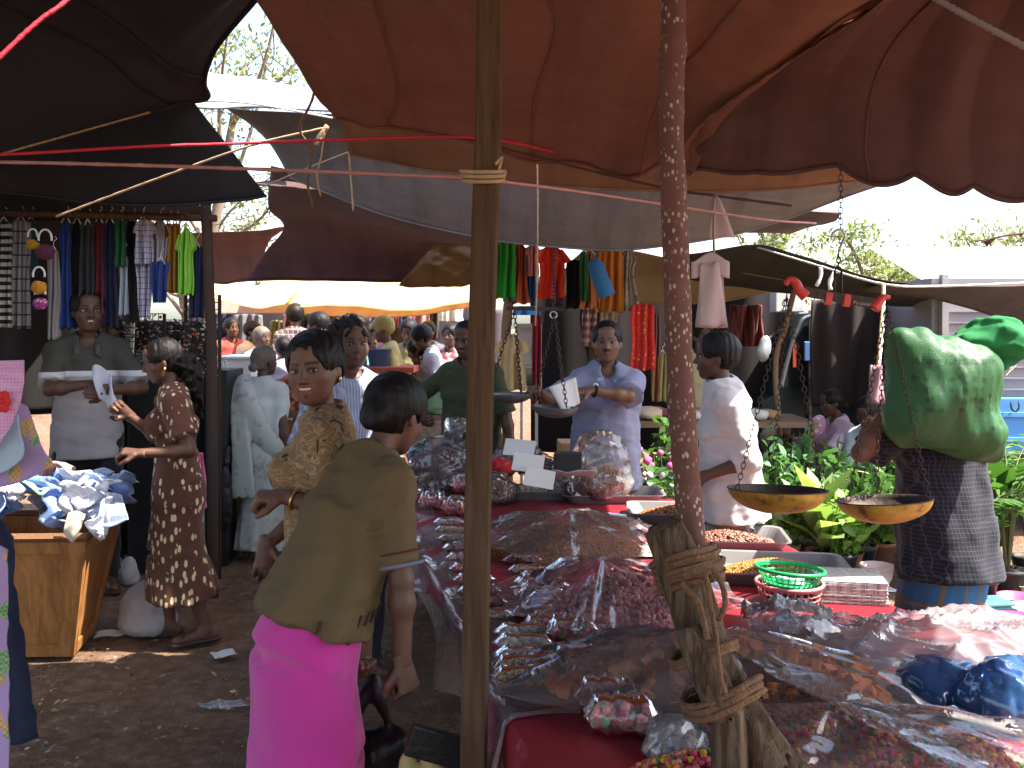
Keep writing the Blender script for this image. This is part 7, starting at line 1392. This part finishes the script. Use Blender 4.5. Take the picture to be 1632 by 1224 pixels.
v, f = uvs(G(372,1104)+V3(0,0,.006), (.016,.012,.006), None, 8, 5); ob('orange_peel', v, f, plain('peel', (.45,.35,.15)), smooth=True, label='small pale scrap just above the plastic wrapper', cat='scrap')

# --- middle clothes stall ---
MG = [('glossy green dress right of the sawn post', 786, 822, 384, 476, cloth('m_green', (.02,.24,.02)), 'sheet'), ('teal skirt behind the green dress', 800, 822, 420, 480, cloth('m_teal', (.05,.20,.16)), 'pants'), ('orange tunic beside the tan pole', 812, 846, 384, 484, cloth('m_orange', (.55,.12,.04), transl=.15), 'dress'), ('blue garment showing between orange and red ones', 838, 854, 392, 482, cloth('m_blue', (.03,.16,.45)), 'pants'), ('salmon blouse behind the hanging string', 838, 862, 388, 440, cloth('m_salmon', (.50,.16,.12)), 'shirt'), ('large bright red top', 850, 908, 388, 476, cloth('m_red', (.72,.045,.02), transl=.25), 'shirt'), ('purple garment half hidden right of the red top', 878, 900, 400, 478, cloth('m_purple', (.10,.02,.10)), 'pants'),
 ('black zigzag edged garment', 902, 928, 414, 492, cloth('m_black', (.012,.012,.014)), 'sheet'), ('dark green narrow garment', 924, 938, 402, 480, cloth('m_dgreen', (.03,.12,.03)), 'sheet'), ('burnt orange plastic apron', 922, 956, 402, 492, cloth('m_burnt', (.40,.12,.03), transl=.1), 'dress'), ('deep orange and yellow apron behind the blue roll', 952, 994, 398, 498, cloth('m_apron', (.50,.16,.02), transl=.15), 'sheet'), ('pale grey printed apron', 982, 1020, 398, 496, cloth('m_pale', (.40,.34,.26), 'flower', (.15,.12,.1), 14), 'dress'),
 ('long red dress with gold dots', 1004, 1044, 484, 590, cloth('m_reddot', (.55,.03,.02), 'dots', (.5,.35,.1), 26), 'sheet'), ('brown and white checked shirt by the thin pole', 928, 952, 490, 552, cloth('m_check', (.45,.36,.28), 'plaid', (.20,.04,.03), 16), 'sheet'), ('beige skirt behind the vendor head', 954, 988, 496, 545, cloth('m_beige', (.34,.24,.14)), 'sheet'), ('cream shirt on a hanger left of the tan pole', 786, 846, 532, 622, cloth('m_cream', (.62,.42,.20), transl=.1), 'shirt'), ('dark red curtain edge inside the stall', 848, 862, 498, 640, cloth('m_curtain', (.25,.01,.02)), 'sheet'), ('dusky pink top beside the red dotted dress', 1036, 1052, 500, 570, cloth('m_dusky', (.22,.10,.09)), 'sheet')]
for i, (lb, x0, x1, y0, y1, m, sh) in enumerate(MG): hang('hanging_garment', lb, x0, x1, y0, y1, 7.2+.06*(i % 4), m, sh, 2, 40+i, group='garments of the middle stall', hanger=(y0 < 410))
hang('blue_cloth', 'folded bright blue cloth under the orange tunic', 818, 860, 488, 502, 7.1, cloth('m_blue2', (.05,.24,.55)), 'sheet', 2, 70, 'cloth', hanger=False)
v, f = tube(crom([P(946,412,7.0), P(955,440,7.0), P(968,472,7.0)], 12), np.interp(np.linspace(0,1,12), [0,.2,1], [.03,.062,.066]), 12); ob('cloth_roll', v, f, cloth('roll_blue', (.035,.14,.30)), smooth=True, label='rolled blue plastic cloth hanging in front of the orange apron', cat='roll')
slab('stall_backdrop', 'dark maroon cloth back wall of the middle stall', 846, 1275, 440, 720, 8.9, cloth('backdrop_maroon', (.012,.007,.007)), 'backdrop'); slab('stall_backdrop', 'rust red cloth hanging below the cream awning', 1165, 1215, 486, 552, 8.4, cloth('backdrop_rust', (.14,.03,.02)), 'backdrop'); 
r = thing('shelf_unit', 'white shelf unit behind the cream shirt', 'shelf', P(845,640,7.9)); 
for k in range(4): v, f = box(P(843, 520+32*k, 7.9), (.20,.24,.02)); ob('shelf', v, f, plain('shelf_white', (.55,.50,.45)), parent=r)
v, f = box(P(843,568,8.03), (.22,.02,.56)); ob('back_panel', v, f, plain('shelf_white', (.55,.50,.45)), parent=r)
for k in (831, 855): v, f = box(np.array([*P(k,600,7.9)[:2], .6]), (.02,.24,1.2)); ob('upright', v, f, plain('shelf_white', (.55,.50,.45)), parent=r)
# clothes table right of the vendor
ct = thing('clothes_table', 'low table heaped with folded clothes right of the vendor', 'table', (1.6,7.3,0)); z0 = P(1060,668,7.3)[2]; v, f = box((1.55,7.4,z0-.02), (1.5,.7,.04)); ob('table_top', v, f, M_BOARD, parent=ct)
for x in (.85,2.25):
    for y_ in (7.1,7.7): v, f = box((x, y_, (z0-.04)/2-.01), (.05,.05,z0-.02)); ob('leg', v, f, M_BOARD, parent=ct)
for i in range(12):
    px = 1030+i*17; cc = [(.55,.42,.28),(.45,.12,.06),(.20,.04,.04),(.06,.12,.05),(.5,.45,.4),(.30,.18,.08)][i % 6]; fl = Fld(V3(-.15,-.15,-.02), V3(.15,.15,.2), .016); fl.put(ell((0,0,.04), (.12,.10,.05)), .02); fl.wrinkle(.03, 24, i); fl.cut((0,0,-1), V3(0,0,0)); v, f = fl.mesh(); ob('folded_garment', v+np.array([*P(px, 660, 7.25+.1*(i % 2))[:2], z0+.0]), f, cloth('fold%d' % (i % 6), cc), smooth=True, label='%s folded garment on the low clothes table' % ['tan','rust red','dark maroon','dark green','off white','brown'][i % 6], cat='garment', group='%s folded garments on the clothes table' % ['tan','rust','maroon','green','white','brown'][i % 6])
for i, (px, c) in enumerate(((1046,(.35,.16,.05)),(1056,(.45,.3,.14)),(1064,(.3,.32,.06)),(1074,(.4,.08,.05)))): hang('hanging_garment', ['brown top on the small rack by the speckled pole','tan top on the small rack by the speckled pole','yellow green top on the small rack by the speckled pole','red top on the small rack by the speckled pole'][i], px-8, px+8, 562, 640, 7.6, cloth('rackg%d' % i, c), 'sheet', 1, i, group='tops on the small rack', hanger=True)

# --- vehicles ---
M_VAN = plain('van_green', (.022,.034,.034), .35, .3, 4, .05); M_GLS = plain('window_dark', (.02,.022,.025), .12, .2, 3, 0); M_TYRE = plain('tyre', (.02,.018,.016), .9, .2, 20, .4); M_CHR = plain('trim_grey', (.22,.22,.22), .35, .1, 5, 0, metal=.6)
van = thing('parked_van', 'dark green parked van with its cab window beside the brown curtain', 'van', (3.3,9.4,0)); D = 8.6
def ptpoly(px, d, th):      # extruded outline at distance d
    q = np.array([P(x, y, d) for x, y in px]); n = len(q); v = np.concatenate([q, q+V3(0,th,0)]); return v, [list(range(n)), list(range(n, 2*n))[::-1]]+[[i, n+i, n+(i+1) % n, (i+1) % n] for i in range(n)]
ob('cab_body', *ptpoly([(1214,760),(1214,640),(1232,630),(1262,520),(1278,500),(1330,496),(1560,496),(1560,760)], D, 1.5), M_VAN, parent=van)
v, f = ptpoly([(1247,618),(1270,540),(1282,520),(1300,516),(1300,618)], D-.03, .02); w = ob('cab_window', v, f, M_GLS, parent=van); v, f = tube(crom([P(1243,622,D-.05), P(1256,570,D-.05), P(1268,530,D-.05), P(1282,508,D-.05), P(1310,500,D-.05), P(1340,499,D-.05)], 30), .022, 8); ob('window_frame', v, f, M_CHR, parent=w, smooth=True)
v, f = box(P(1291,600,D-.05), (.02,.03,1.2)); ob('door_edge', v, f, M_CHR, parent=van)
v, f = box(P(1290,560,D-.06), (.10,.02,.18), None, .01); ob('window_sticker', v, f, plain('sticker_blue', (.10,.25,.55)), parent=van); v, f = box(P(1266,566,D-.06), (.03,.02,.22)); ob('window_sticker', v, f, plain('sticker_red', (.45,.06,.02)), parent=van)
mr = ob('mirror', *uvs(P(1218,556,D-.25), (.062,.03,.12), rot(0,.15,0), 16, 10), plain('mirror_pale', (.55,.60,.63), .2, .1, 4, 0, metal=.5), parent=van, smooth=True); v, f = tube(crom([P(1218,545,D-.25), P(1236,530,D-.1), P(1256,520,D)], 10), .012, 6); ob('mirror_arm', v, f, M_IRON, parent=mr)
c = P(1266,716,D-.06); c[2] = .38; v, f = lathe([(.12,-.1),(.22,-.11),(.34,-.10),(.38,-.05),(.38,.05),(.34,.10),(.1,.1)], 30, c, rot(R(90),0,0)); wl = ob('wheel', v, f, M_TYRE, parent=van, smooth=True); v, f = lathe([(.0,.125),(.08,.125),(.2,.09),(.22,.112),(.23,.10)], 24, c, rot(R(90),0,0)); ob('rim', v, f, M_CHR, parent=wl, smooth=True)
v, f = box(P(1254,480,D-.1), (.26,.2,.20), None, .01); ob('roof_load', v, f, plain('load_white', (.6,.6,.58)), parent=van)
slab('curtain', 'dark brown tarpaulin curtain hanging over the side of the van', 1294, 1502, 478, 648, 8.2, plain('curtain_brown', (.024,.014,.012), .9, .2, 3, .2), 'curtain', .01)
lor = thing('parked_lorry', 'blue lorry tailgate with yellow number plate at the right edge', 'lorry', (4.4,7.6,0)); D = 7.2; M_BLUE = plain('lorry_blue', (.075,.25,.55), .45, .15, 3, .05)
v, f = box((P(1640,560,D)[0]+.15, D+1.2, P(1640,562,D)[2]+.05), (1.7,2.2,1.05)); ob('cargo_box', v, f, plain('lorry_grey', (.25,.23,.24), .6, .1, 3, .05), parent=lor)
for i in range(9): z = P(1500,640-18*i,D)[2]; v, f = box((P(1640,560,D)[0]+.15, D+.092, z), (1.64,.02,.012)); ob('shutter_slat', v, f, plain('lorry_grey', (.25,.23,.24)), parent=lor)
v, f = box((P(1510,560,D)[0]-.0, D+.06, P(1640,562,D)[2]+.05), (.05,.06,1.1)); ob('corner_post', v, f, plain('lorry_trim', (.30,.28,.28), .5), parent=lor)
tz0, tz1 = P(1600,722,D)[2], P(1600,634,D)[2]; v, f = box((P(1640,680,D)[0]+.1, D+.02, (tz0+tz1)/2), (1.75,.08,tz1-tz0), None, .01); tg = ob('tailgate', v, f, M_BLUE, parent=lor)
for zz in (.25,.7): v, f = box((P(1640,680,D)[0]+.1, D-.03, tz0+(tz1-tz0)*zz), (1.72,.03,.04), None, .006); ob('tailgate_rib', v, f, M_BLUE, parent=tg)
v, f = tube(crom([P(1612,640,D-.06), P(1612,650,D-.08), P(1618,656,D-.08), P(1624,650,D-.08), P(1624,640,D-.06)], 12), .008, 6); ob('latch', v, f, M_IRON, parent=tg, smooth=True)
v, f = box((P(1640,760,D)[0]+.1, D+.15, .42), (1.7,.1,.35)); ob('chassis', v, f, M_IRON, parent=lor)
pc = P(1612,752,D-.06); v, f = box(pc, (.30,.012,.20), None, .004); pl_ = ob('number_plate', v, f, plain('plate_yellow', (.62,.36,.03), .4, .08, 5, 0), parent=lor); MK = plain('plate_black', (.01,.01,.01), .5)
for s, x, z, sz in (('NW', -.095, .04, .055), ('G', .0, .045, .11), ('11', -.04, -.05, .11)):
    o = ob('lettering', text_mesh(s, sz, MK)); o.parent = pl_; o.rotation_euler = (R(90),0,0); o.location = Vector(pc+V3(x,-.008,z))-Vector(lor.location)
for xx in (-.55,.75): c = V3(P(1640,700,D)[0]+xx, D+.7, .42); v, f = lathe([(.1,-.12),(.36,-.12),(.42,-.06),(.42,.06),(.36,.12),(.1,.12)], 28, c, rot(0,R(90),0)); ob('wheel', v, f, M_TYRE, parent=lor, smooth=True)

# --- plants ---
def plant(label, px, py, h, kind, seed, spread=.22, col=(.06,.13,.03), pot=None, flower=None, cat='plant', group='potted plants beside the trays', d=None, n=None):
    g = np.random.default_rng(seed); b = G(px, py) if d is None else foot(px, d); b = np.array([b[0], b[1], 0.0]); r = thing('potted_plant', label, cat, b, group); z0 = 0.0
    if pot is not None:
        ph_ = .16; v, f = lathe([(.0,.004),(.07,.004),(.095,ph_),(.105,ph_),(.105,ph_-.025),(.10,ph_-.025),(.075,.0),(0,0)], 18, b); ob('pot', v, f, pot, parent=r, smooth=True); v, f = lathe([(0,ph_-.02),(.09,ph_-.02),(.09,ph_-.03),(0,ph_-.03)], 16, b); ob('soil', v, f, plain('soil', (.04,.025,.015), .95), parent=r); z0 = ph_-.03
    xf, cl, st = [], [], []
    if kind == 'shrub':
        ns = n or 26
        for i in range(ns):
            a, e = g.random()*6.28, g.random(); tip = b+V3(math.cos(a)*spread*e, math.sin(a)*spread*e, z0+h*(.5+.5*g.random())); q = crom([b+V3(0,0,z0), (b+tip)/2+V3(0,0,h*.15)+g.normal(size=3)*.02, tip], 8); st.append(tube(q, np.linspace(.006,.002,8), 4))
            for k in range(11):
                c = q[2+k % 6]+g.normal(size=3)*.03; s = .035+.03*g.random(); xf.append((rot(g.normal()*.7, g.normal()*.7, g.random()*6.3)*s, c)); cl += [np.array(col)*(.6+.9*g.random())]*6
        lf = np.array([[-.9,0,0],[-.3,.42,.12],[.4,.36,.1],[1,0,-.1],[.4,-.36,.1],[-.3,-.42,.12]]); ff = [[0,5,2,1],[5,4,3,2]]
    elif kind == 'broad':         # long strap leaves from a crown
        lf = np.array([[0,0,0],[.25,.16,.10],[.6,.17,.12],[1,0,-.05],[.6,-.17,.12],[.25,-.16,.10]]); ff = [[0,5,2,1],[5,4,3,2]]
        for i in range(n or 16):
            a = g.random()*6.28; el = -R(25+45*g.random()); xf.append((rot(0,0,a)@rot(0,el,0)*h*(.6+.5*g.random()), b+V3(0,0,z0+.02+.2*h*g.random()))); cl += [np.array(col)*(.7+.8*g.random())]*6
        st.append(tube([b+V3(0,0,z0), b+V3(0,0,z0+.35*h)], .012, 6))
    elif kind == 'palm':
        lf = np.array([[0,0,0],[.2,.06,.02],[.6,.06,.02],[1,0,-.08],[.6,-.06,.02],[.2,-.06,.02]]); ff = [[0,5,2,1],[5,4,3,2]]
        for i in range(n or 9):
            a = g.random()*6.28; tip = b+V3(math.cos(a)*spread, math.sin(a)*spread, z0+h*(.65+.35*g.random())); q = crom([b+V3(0,0,z0), b+V3(math.cos(a)*spread*.25, math.sin(a)*spread*.25, z0+h*.7), tip], 14); st.append(tube(q, np.linspace(.008,.002,14), 4)); td = np.gradient(q, axis=0)
            for k in range(4, 14):
                for sd in (-1,1): ya = math.atan2(td[k][1], td[k][0])+sd*.75; xf.append((rot(0,0,ya)@rot(0,-.15+.25*g.random(),0)*(.13+.07*g.random())*h*1.3, q[k])); cl += [np.array(col)*(.6+.9*g.random())]*6
    v, f = join(st); ob('stems', v, f, plain('stem', (.10,.10,.04), .8), parent=r); v, f = rep(lf, ff, xf); ob('leaves', v, f, MLEAF, parent=r, cols=np.array(cl), kind='stuff')
    if flower:
        fx, fc = [], []
        for i in range(14): a, e = g.random()*6.28, g.random()**.5; fx.append((np.eye(3)*(.018+.012*g.random()), b+V3(math.cos(a)*spread*e, math.sin(a)*spread*e, z0+h*(.75+.35*g.random())))); fc += [np.array(flower)]*len(I1[0])
        v, f = rep(I1[0], I1[1], fx); ob('flowers', v, f, vcol('petal', .7), parent=r, cols=np.array(fc), kind='stuff')
    return r
PT, PB = plain('pot_terracotta', (.36,.15,.09), .8, .15, 9, .2), plain('pot_black', (.02,.02,.02), .6); PG = plain('pot_grey', (.40,.36,.32), .8)
gr = (.05,.11,.03); lt = (.22,.31,.11)
plant('bushy dark green shrub with pink flowers behind the vendor', 1046, 0, .62, 'shrub', 1, .30, gr, PB, (.55,.08,.22), d=6.3, n=40); plant('shrub with white flowers right of the speckled pole', 1075, 0, .50, 'shrub', 2, .26, gr, PB, (.7,.6,.6), d=5.9, n=34); plant('tall leafy shrub behind the pink flowered one', 1080, 0, .85, 'shrub', 3, .30, (.06,.14,.03), PB, d=6.7, n=40); plant('dark shrub at the foot of the low clothes table', 1020, 0, .55, 'shrub', 4, .28, gr, PB, d=6.6, n=34)
plant('glossy shrub right of the white shirted man', 1238, 0, .66, 'shrub', 5, .28, (.07,.17,.06), PB, d=6.4, n=40); plant('pale green shrub under the left scale pan', 1250, 905, .34, 'shrub', 6, .24, lt, PG, n=34); plant('sunlit broad leaved plant between the scale pans', 1310, 915, .55, 'broad', 7, .25, lt, PT, n=22); plant('feathery yellow green plant below the right scale pan', 1372, 905, .48, 'shrub', 8, .18, (.26,.34,.13), PT, n=30); plant('slim red stemmed plant beside the feathery one', 1405, 900, .44, 'shrub', 9, .14, (.18,.28,.06), PT, n=20)
plant('red flowered shrub in front of the seated man', 1420, 0, .70, 'shrub', 10, .28, (.07,.15,.05), PB, (.5,.06,.05), d=6.5, n=40); plant('dense shrub in front of the seated woman', 1330, 0, .62, 'shrub', 11, .28, (.06,.14,.04), PB, d=6.6, n=40); plant('dense variegated shrub behind the left scale pan', 1280, 0, .72, 'shrub', 12, .28, (.09,.18,.08), PB, d=6.9, n=40); plant('broad leaved plant at the porter elbow', 1440, 900, .50, 'broad', 13, .2, (.14,.26,.05), PB, n=16); plant('shrub filling the gap below the seated pair', 1370, 0, .55, 'shrub', 14, .28, (.07,.15,.05), PB, d=6.2, n=36)
plant('low sunlit ground plant at the tray corner', 1285, 890, .26, 'shrub', 15, .22, (.25,.34,.14), PG, n=26); plant('sunlit shrub just behind the broad leaved plant', 1340, 0, .40, 'shrub', 16, .22, (.16,.28,.06), PB, d=6.0, n=30)
plant('tall potted palm at the right edge', 1606, 0, .78, 'palm', 17, .42, (.09,.19,.04), PB, d=5.6, n=13); plant('broad leaved palm behind the porter', 1578, 0, .80, 'broad', 18, .3, (.05,.12,.03), PB, d=5.9, n=22); plant('bright green palm fronds in front of the number plate', 1640, 0, .70, 'palm', 19, .36, (.20,.36,.05), PB, d=5.9, n=12); plant('small dark palm between the porter and edge', 1560, 0, .62, 'palm', 20, .3, (.05,.12,.03), PB, d=5.4, n=10)
# --- plasticware on the ground at the right ---
def bowl(label, px, py, r, h, mat, name='bowl', cat='bowl', group='wares laid out on the ground'):
    c = G(px, py); c[2] = .004; pr = [(0,.0),(r*.6,.0),(r*.85,h*.4),(r,h),(r*1.05,h),(r*.97,h*.97),(r*.8,h*.42),(r*.55,.012),(0,.012)]; v, f = lathe(pr, 28, c); return ob(name, v, f, mat, smooth=True, label=label, cat=cat, group=group)
def tub(label, px, py, w, d, h, mat, lid, rz=0.0):
    c = G(px, py); c[2] = .004; r = thing('storage_box', label, 'box', c, 'wares laid out on the ground'); v, f = box(c+V3(0,0,h/2), (w,d,h), rot(0,0,rz), .02); ob('container', v, f, mat, parent=r, smooth=False); v, f = box(c+V3(0,0,h+.009), (w*1.08,d*1.08,.018), rot(0,0,rz), .006); ob('lid', v, f, lid, parent=r); return r
CP = lambda n, c: plain('ware_'+n, c, .35, .08, 5, 0)
bowl('steel bowl with dark contents at the right edge', 1612, 945, .13, .07, M_STEEL); bowl('shallow steel dish left of the steel bowl', 1585, 950, .12, .04, M_STEEL); bowl('pink rimmed steel basin by the porter', 1565, 918, .12, .10, CP('pinksteel', (.55,.3,.35)), 'basin', 'basin'); bowl('pink plastic bowl at the right edge', 1622, 968, .11, .06, CP('pink', (.55,.10,.22))); bowl('black flat bowl behind the steel dish', 1570, 938, .10, .04, CP('black', (.02,.02,.02)))
tub('teal lidded food box behind the plastic sheeting', 1575, 985, .20, .15, .08, CP('teal', (.05,.22,.18)), CP('teal2', (.09,.32,.25)), .1); tub('magenta lidded food box right of the teal one', 1608, 1000, .18, .12, .05, CP('magenta', (.35,.03,.16)), CP('magenta2', (.42,.05,.22)), -.1); tub('pale lidded dish at the right edge', 1632, 985, .18, .14, .05, CP('pale', (.5,.45,.4)), CP('pale2', (.5,.48,.46)), .2); tub('green lidded box half hidden by the porter', 1552, 1000, .16, .12, .06, CP('green', (.15,.30,.12)), CP('cyan', (.35,.55,.55)), .0); tub('silver tin among the boxes', 1605, 1030, .14, .10, .05, CP('tin', (.45,.48,.5)), CP('tin2', (.6,.62,.62)), .1); tub('blue box nearest the plastic sheeting', 1570, 1025, .16, .12, .05, CP('blue', (.05,.10,.25)), CP('blue2', (.10,.2,.4)), .2); tub('small dark box at the right edge', 1640, 1045, .16, .12, .05, CP('dark', (.03,.03,.05)), CP('dark2', (.05,.05,.08)), 0)
bowl('tub with a pink rim beside the porter lungi', 1398, 935, .10, .13, CP('whitepink', (.62,.45,.42)), 'tub', 'tub'); bowl('brown clay pot among the sunlit plants', 1350, 915, .10, .14, PT, 'clay_pot', 'pot'); bowl('white enamel bowl in the sunlight', 1372, 960, .10, .05, CP('white', (.7,.7,.72)))
paper('paper_sheet', 'glaring white sheet of paper in the sun behind the newspaper stack', G(1350,930), .36, .5, .3, 9, .01, M_CARD)

# --- far side of the market ---
fs = thing('fish_stall_table', 'stall table spread with dried fish beyond the curly haired man', 'table', (-1.0,7.6,0)); zt = P(650,655,7.4)[2]; v, f = box((-.85,7.6,zt-.02), (1.3,1.1,.04)); ob('table_top', v, f, M_BOARD, parent=fs)
for x in (-1.4,-.3):
    for y_ in (7.15,8.05): v, f = box((x,y_,(zt-.04)/2-.01), (.05,.05,zt-.02)); ob('leg', v, f, M_BOARD, parent=fs)
g = np.random.default_rng(3); fm = []
for i in range(4):
    pts = crom([(-.16,0,0),(-.06,.01*i,.015),(.08,-.01,.01),(.17,0,.0)], 10); v, f = tube(pts, np.array([.006,.018,.026,.03,.03,.027,.02,.012,.008,.022]), 7); v[:, 1] *= .6; fm.append(me('dried_fish', v, f, plain('fish%d' % i, [(.55,.50,.45),(.30,.20,.15),(.62,.55,.48),(.20,.10,.10)][i], .45, .3, 30, .3), True))
for i in range(48):
    o = ob('dried_fish', fm[i % 4]); o.location = (-1.35+1.0*g.random(), 7.15+.85*g.random(), zt+.03+.13*g.random()); o.rotation_euler = (g.normal()*.2, g.normal()*.15, g.normal()*.5); tag(o, '%s dried fish in the pile on the far stall table' % ['silvery','brown','pale','dark'][i % 4], 'fish', '%s dried fish on the far table' % ['silvery','brown','pale','dark'][i % 4])
bag('green_bundle', 'green cloth bundle at the corner of the fish table', V3(-.62,7.2,zt), .42, .3, .22, cloth('bundle_green', (.14,.22,.12)), 41, cat='bundle'); bag('dark_basket_bag', 'dark brown bag behind the green bundle', V3(-.45,7.7,zt), .3, .25, .2, cloth('bundle_brown', (.10,.04,.03)), 42, cat='bag'); bag('cardboard_sack', 'tan sack at the near side of the fish table', V3(-.5,6.95,zt-.35), .5, .2, .30, plain('sack_tan', (.25,.17,.10), .9), 43, cat='sack')
yt = thing('red_stall_table', 'stall table with orange red cloth under the yellow shirted vendor', 'table', (-1.7,9.0,0)); zy = P(600,585,8.8)[2]; v, f = box((-1.45,8.9,zy-.02), (1.1,.6,.05)); ob('table_top', v, f, cloth('tablecloth_red', (.55,.10,.06)), parent=yt)
v, f = box((-1.45,8.6,zy/2-.03), (1.1,.02,zy-.08)); ob('table_front', v, f, cloth('tablecloth_red', (.55,.10,.06)), parent=yt)
for x in (-1.95,-.95): v, f = box((x,9.1,zy/2-.03), (.05,.05,zy-.06)); ob('leg', v, f, M_BOARD, parent=yt)
bk = thing('bucket', 'blue plastic bucket on the red cloth table', 'bucket', P(604,582,8.85)); c = np.array([*P(604,582,8.85)[:2], zy+.006]); v, f = lathe([(0,0),(.09,0),(.115,.16),(.122,.16),(.11,.155),(.085,.01),(0,.01)], 24, c); ob('pail', v, f, CP('bucketblue', (.10,.22,.42)), parent=bk, smooth=True); v, f = tube(np.array([c+V3(math.cos(a)*.12,0,.16-math.sin(a)*.05) for a in np.linspace(0,3.14,14)]), .004, 5); ob('handle', v, f, M_STEEL, parent=bk)
ow = thing('orange_sweet_stall', 'lit stall table heaped with orange sweets beyond the smiling woman', 'table', (-2.0,8.0,0)); zo = P(470,655,8.0)[2]; v, f = box((-1.95,8.2,zo-.02), (.9,.7,.05)); ob('table_top', v, f, M_BOARD, parent=ow); v, f = box((-1.95,7.9,zo/2-.03), (.9,.03,zo-.08)); ob('table_front', v, f, M_CRATE, parent=ow)
heap('sweet_heap', 'heap of orange red sweets on the lit far table', 'sweets', V3(-1.9,8.15,zo+.004), .36, .25, .28, 700, .022, [(.50,.12,.05),(.55,.2,.08),(.4,.08,.04)], 'ball', 61)
wb = thing('white_counter', 'white fronted counter glaring in the lane beyond the black display', 'counter', (-2.75,9.0,0)); v, f = box((P(372,620,9.0)[0], 9.3, P(372,572,9.0)[2]/2), (.34,.6,P(372,572,9.0)[2]), None, .008); ob('cabinet', v, f, plain('counter_white', (.72,.70,.66), .6), parent=wb); v, f = box((P(372,620,9.0)[0], 9.3, P(372,572,9.0)[2]+.012), (.38,.66,.02), None, .004); ob('counter_top', v, f, plain('counter_white', (.72,.70,.66)), parent=wb)
FARC = [('dark blue cloth', 330, 372, 496, 590, (.03,.04,.10)), ('orange lit poster cloth', 349, 362, 496, 522, (.75,.35,.08)), ('grey shirt row', 372, 420, 500, 580, (.16,.15,.15)), ('pale green cloth', 428, 452, 510, 580, (.34,.34,.18)), ('dark maroon cloth', 448, 500, 498, 590, (.10,.04,.05)), ('pink bag', 456, 474, 490, 516, (.62,.30,.36)), ('brown cloth', 500, 560, 498, 590, (.16,.09,.06)), ('red bucket cloth', 424, 440, 480, 494, (.62,.14,.08)), ('purple cloth', 560, 606, 500, 590, (.14,.08,.18)), ('pink shirt', 610, 636, 496, 522, (.60,.25,.36)), ('navy cloth', 632, 652, 500, 560, (.04,.05,.10)), ('patterned pink cloth', 645, 685, 486, 520, (.45,.22,.22)), ('grey cloth', 684, 700, 484, 540, (.12,.11,.11)), ('white panel cloth', 698, 738, 482, 512, (.72,.72,.70)), ('grey blue panel', 730, 770, 480, 600, (.25,.25,.28)), ('dark brown cloth', 600, 700, 516, 620, (.09,.06,.05))]
for i, (n_, x0, x1, y0, y1, c) in enumerate(FARC): hang('hanging_cloth', '%s hanging at the far end of the lane' % n_, x0, x1, y0, y1, 13.6+.25*(i % 3), cloth('far_'+n_.replace(' ','_'), c, 'flower' if 'pattern' in n_ else None, (.25,.1,.1), 9, transl=.2), 'sheet', 2, 100+i, 'cloth', 'cloths at the far end', hanger=False, depth=.05)
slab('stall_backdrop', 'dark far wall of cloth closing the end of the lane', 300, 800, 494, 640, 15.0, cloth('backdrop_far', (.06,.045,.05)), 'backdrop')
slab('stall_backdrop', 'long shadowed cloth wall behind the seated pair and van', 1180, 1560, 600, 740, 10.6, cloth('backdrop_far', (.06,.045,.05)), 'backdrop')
# unseen canvases added to block sun, plus the left stall's own roof
tarp('rear_sun_blocker', 'brown canvas added unseen behind the grey sagging canvas to block sun', [[W(-1.9,6.7,2.62), W(-.4,6.7,2.5), W(.8,6.7,2.45), W(2.3,6.6,2.4)], [W(-1.7,7.3,2.72), W(-.4,7.3,2.55), W(.8,7.4,2.5), W(2.6,7.6,2.45)], [W(-1.4,7.9,2.7), W(-.2,8.0,2.55), W(.8,8.4,2.5), W(2.6,8.8,2.45)]], MT_DARK, 24, 30, .02, 3, 201)  # hidden by the grey belly; added to cut top light and darken the interior
tarp('overhead_sun_blocker', 'unseen upper canvas added beyond the brown canopy to block sun', [[W(-.95,6.95,3.2), W(.3,6.9,3.1), W(1.1,6.6,2.95), W(2.0,6.2,2.8)], [W(-.7,5.5,3.25), W(.3,5.5,3.15), W(1.1,5.4,3.0), W(2.0,5.2,2.85)], [W(-.45,4.2,3.2), W(.3,4.2,3.15), W(1.1,4.1,3.05), W(2.0,4.0,2.9)]], MT_DARK, 20, 30, .02, 3, 205)  # added out of sight to keep sun off the lane
tarp('black_tarpaulin', 'black sheet roofing the deep interior of the left stall', [[W(-6.5,3.0,2.5), W(-4.4,3.0,2.55), W(-2.6,3.2,2.75)], [W(-6.5,5.4,2.5), W(-4.4,5.4,2.55), W(-2.6,5.2,2.66)], [W(-6.5,7.6,2.5), W(-4.4,7.6,2.5), W(-2.75,7.4,2.45)]], MT_BLACK, 24, 30, .02, 3, 209)
tarp('overhead_sun_blocker', 'unseen canvas flap added above the trays to block sun', [[W(.75,3.15,2.80), W(1.3,3.15,2.72), W(1.85,3.1,2.62)], [W(.75,3.8,2.78), W(1.3,3.8,2.70), W(1.85,3.75,2.58)], [W(.75,4.5,2.74), W(1.3,4.5,2.66), W(1.80,4.45,2.55)]], MT_DARK, 16, 20, .015, 3, 211)  # hidden above the canopy, added to shade the table heaps
tarp('overhead_sun_blocker', 'high canvas added out of view above the gap to block sun', [[W(-1.5,4.7,3.95), W(-.6,4.7,3.9), W(.3,4.7,3.8)], [W(-1.5,5.6,3.95), W(-.6,5.6,3.9), W(.3,5.6,3.8)], [W(-1.5,6.4,3.9), W(-.6,6.4,3.85), W(.3,6.4,3.8)]], MT_DARK, 16, 20, .02, 3, 213)  # added above the frame to stop sun falling through the gap
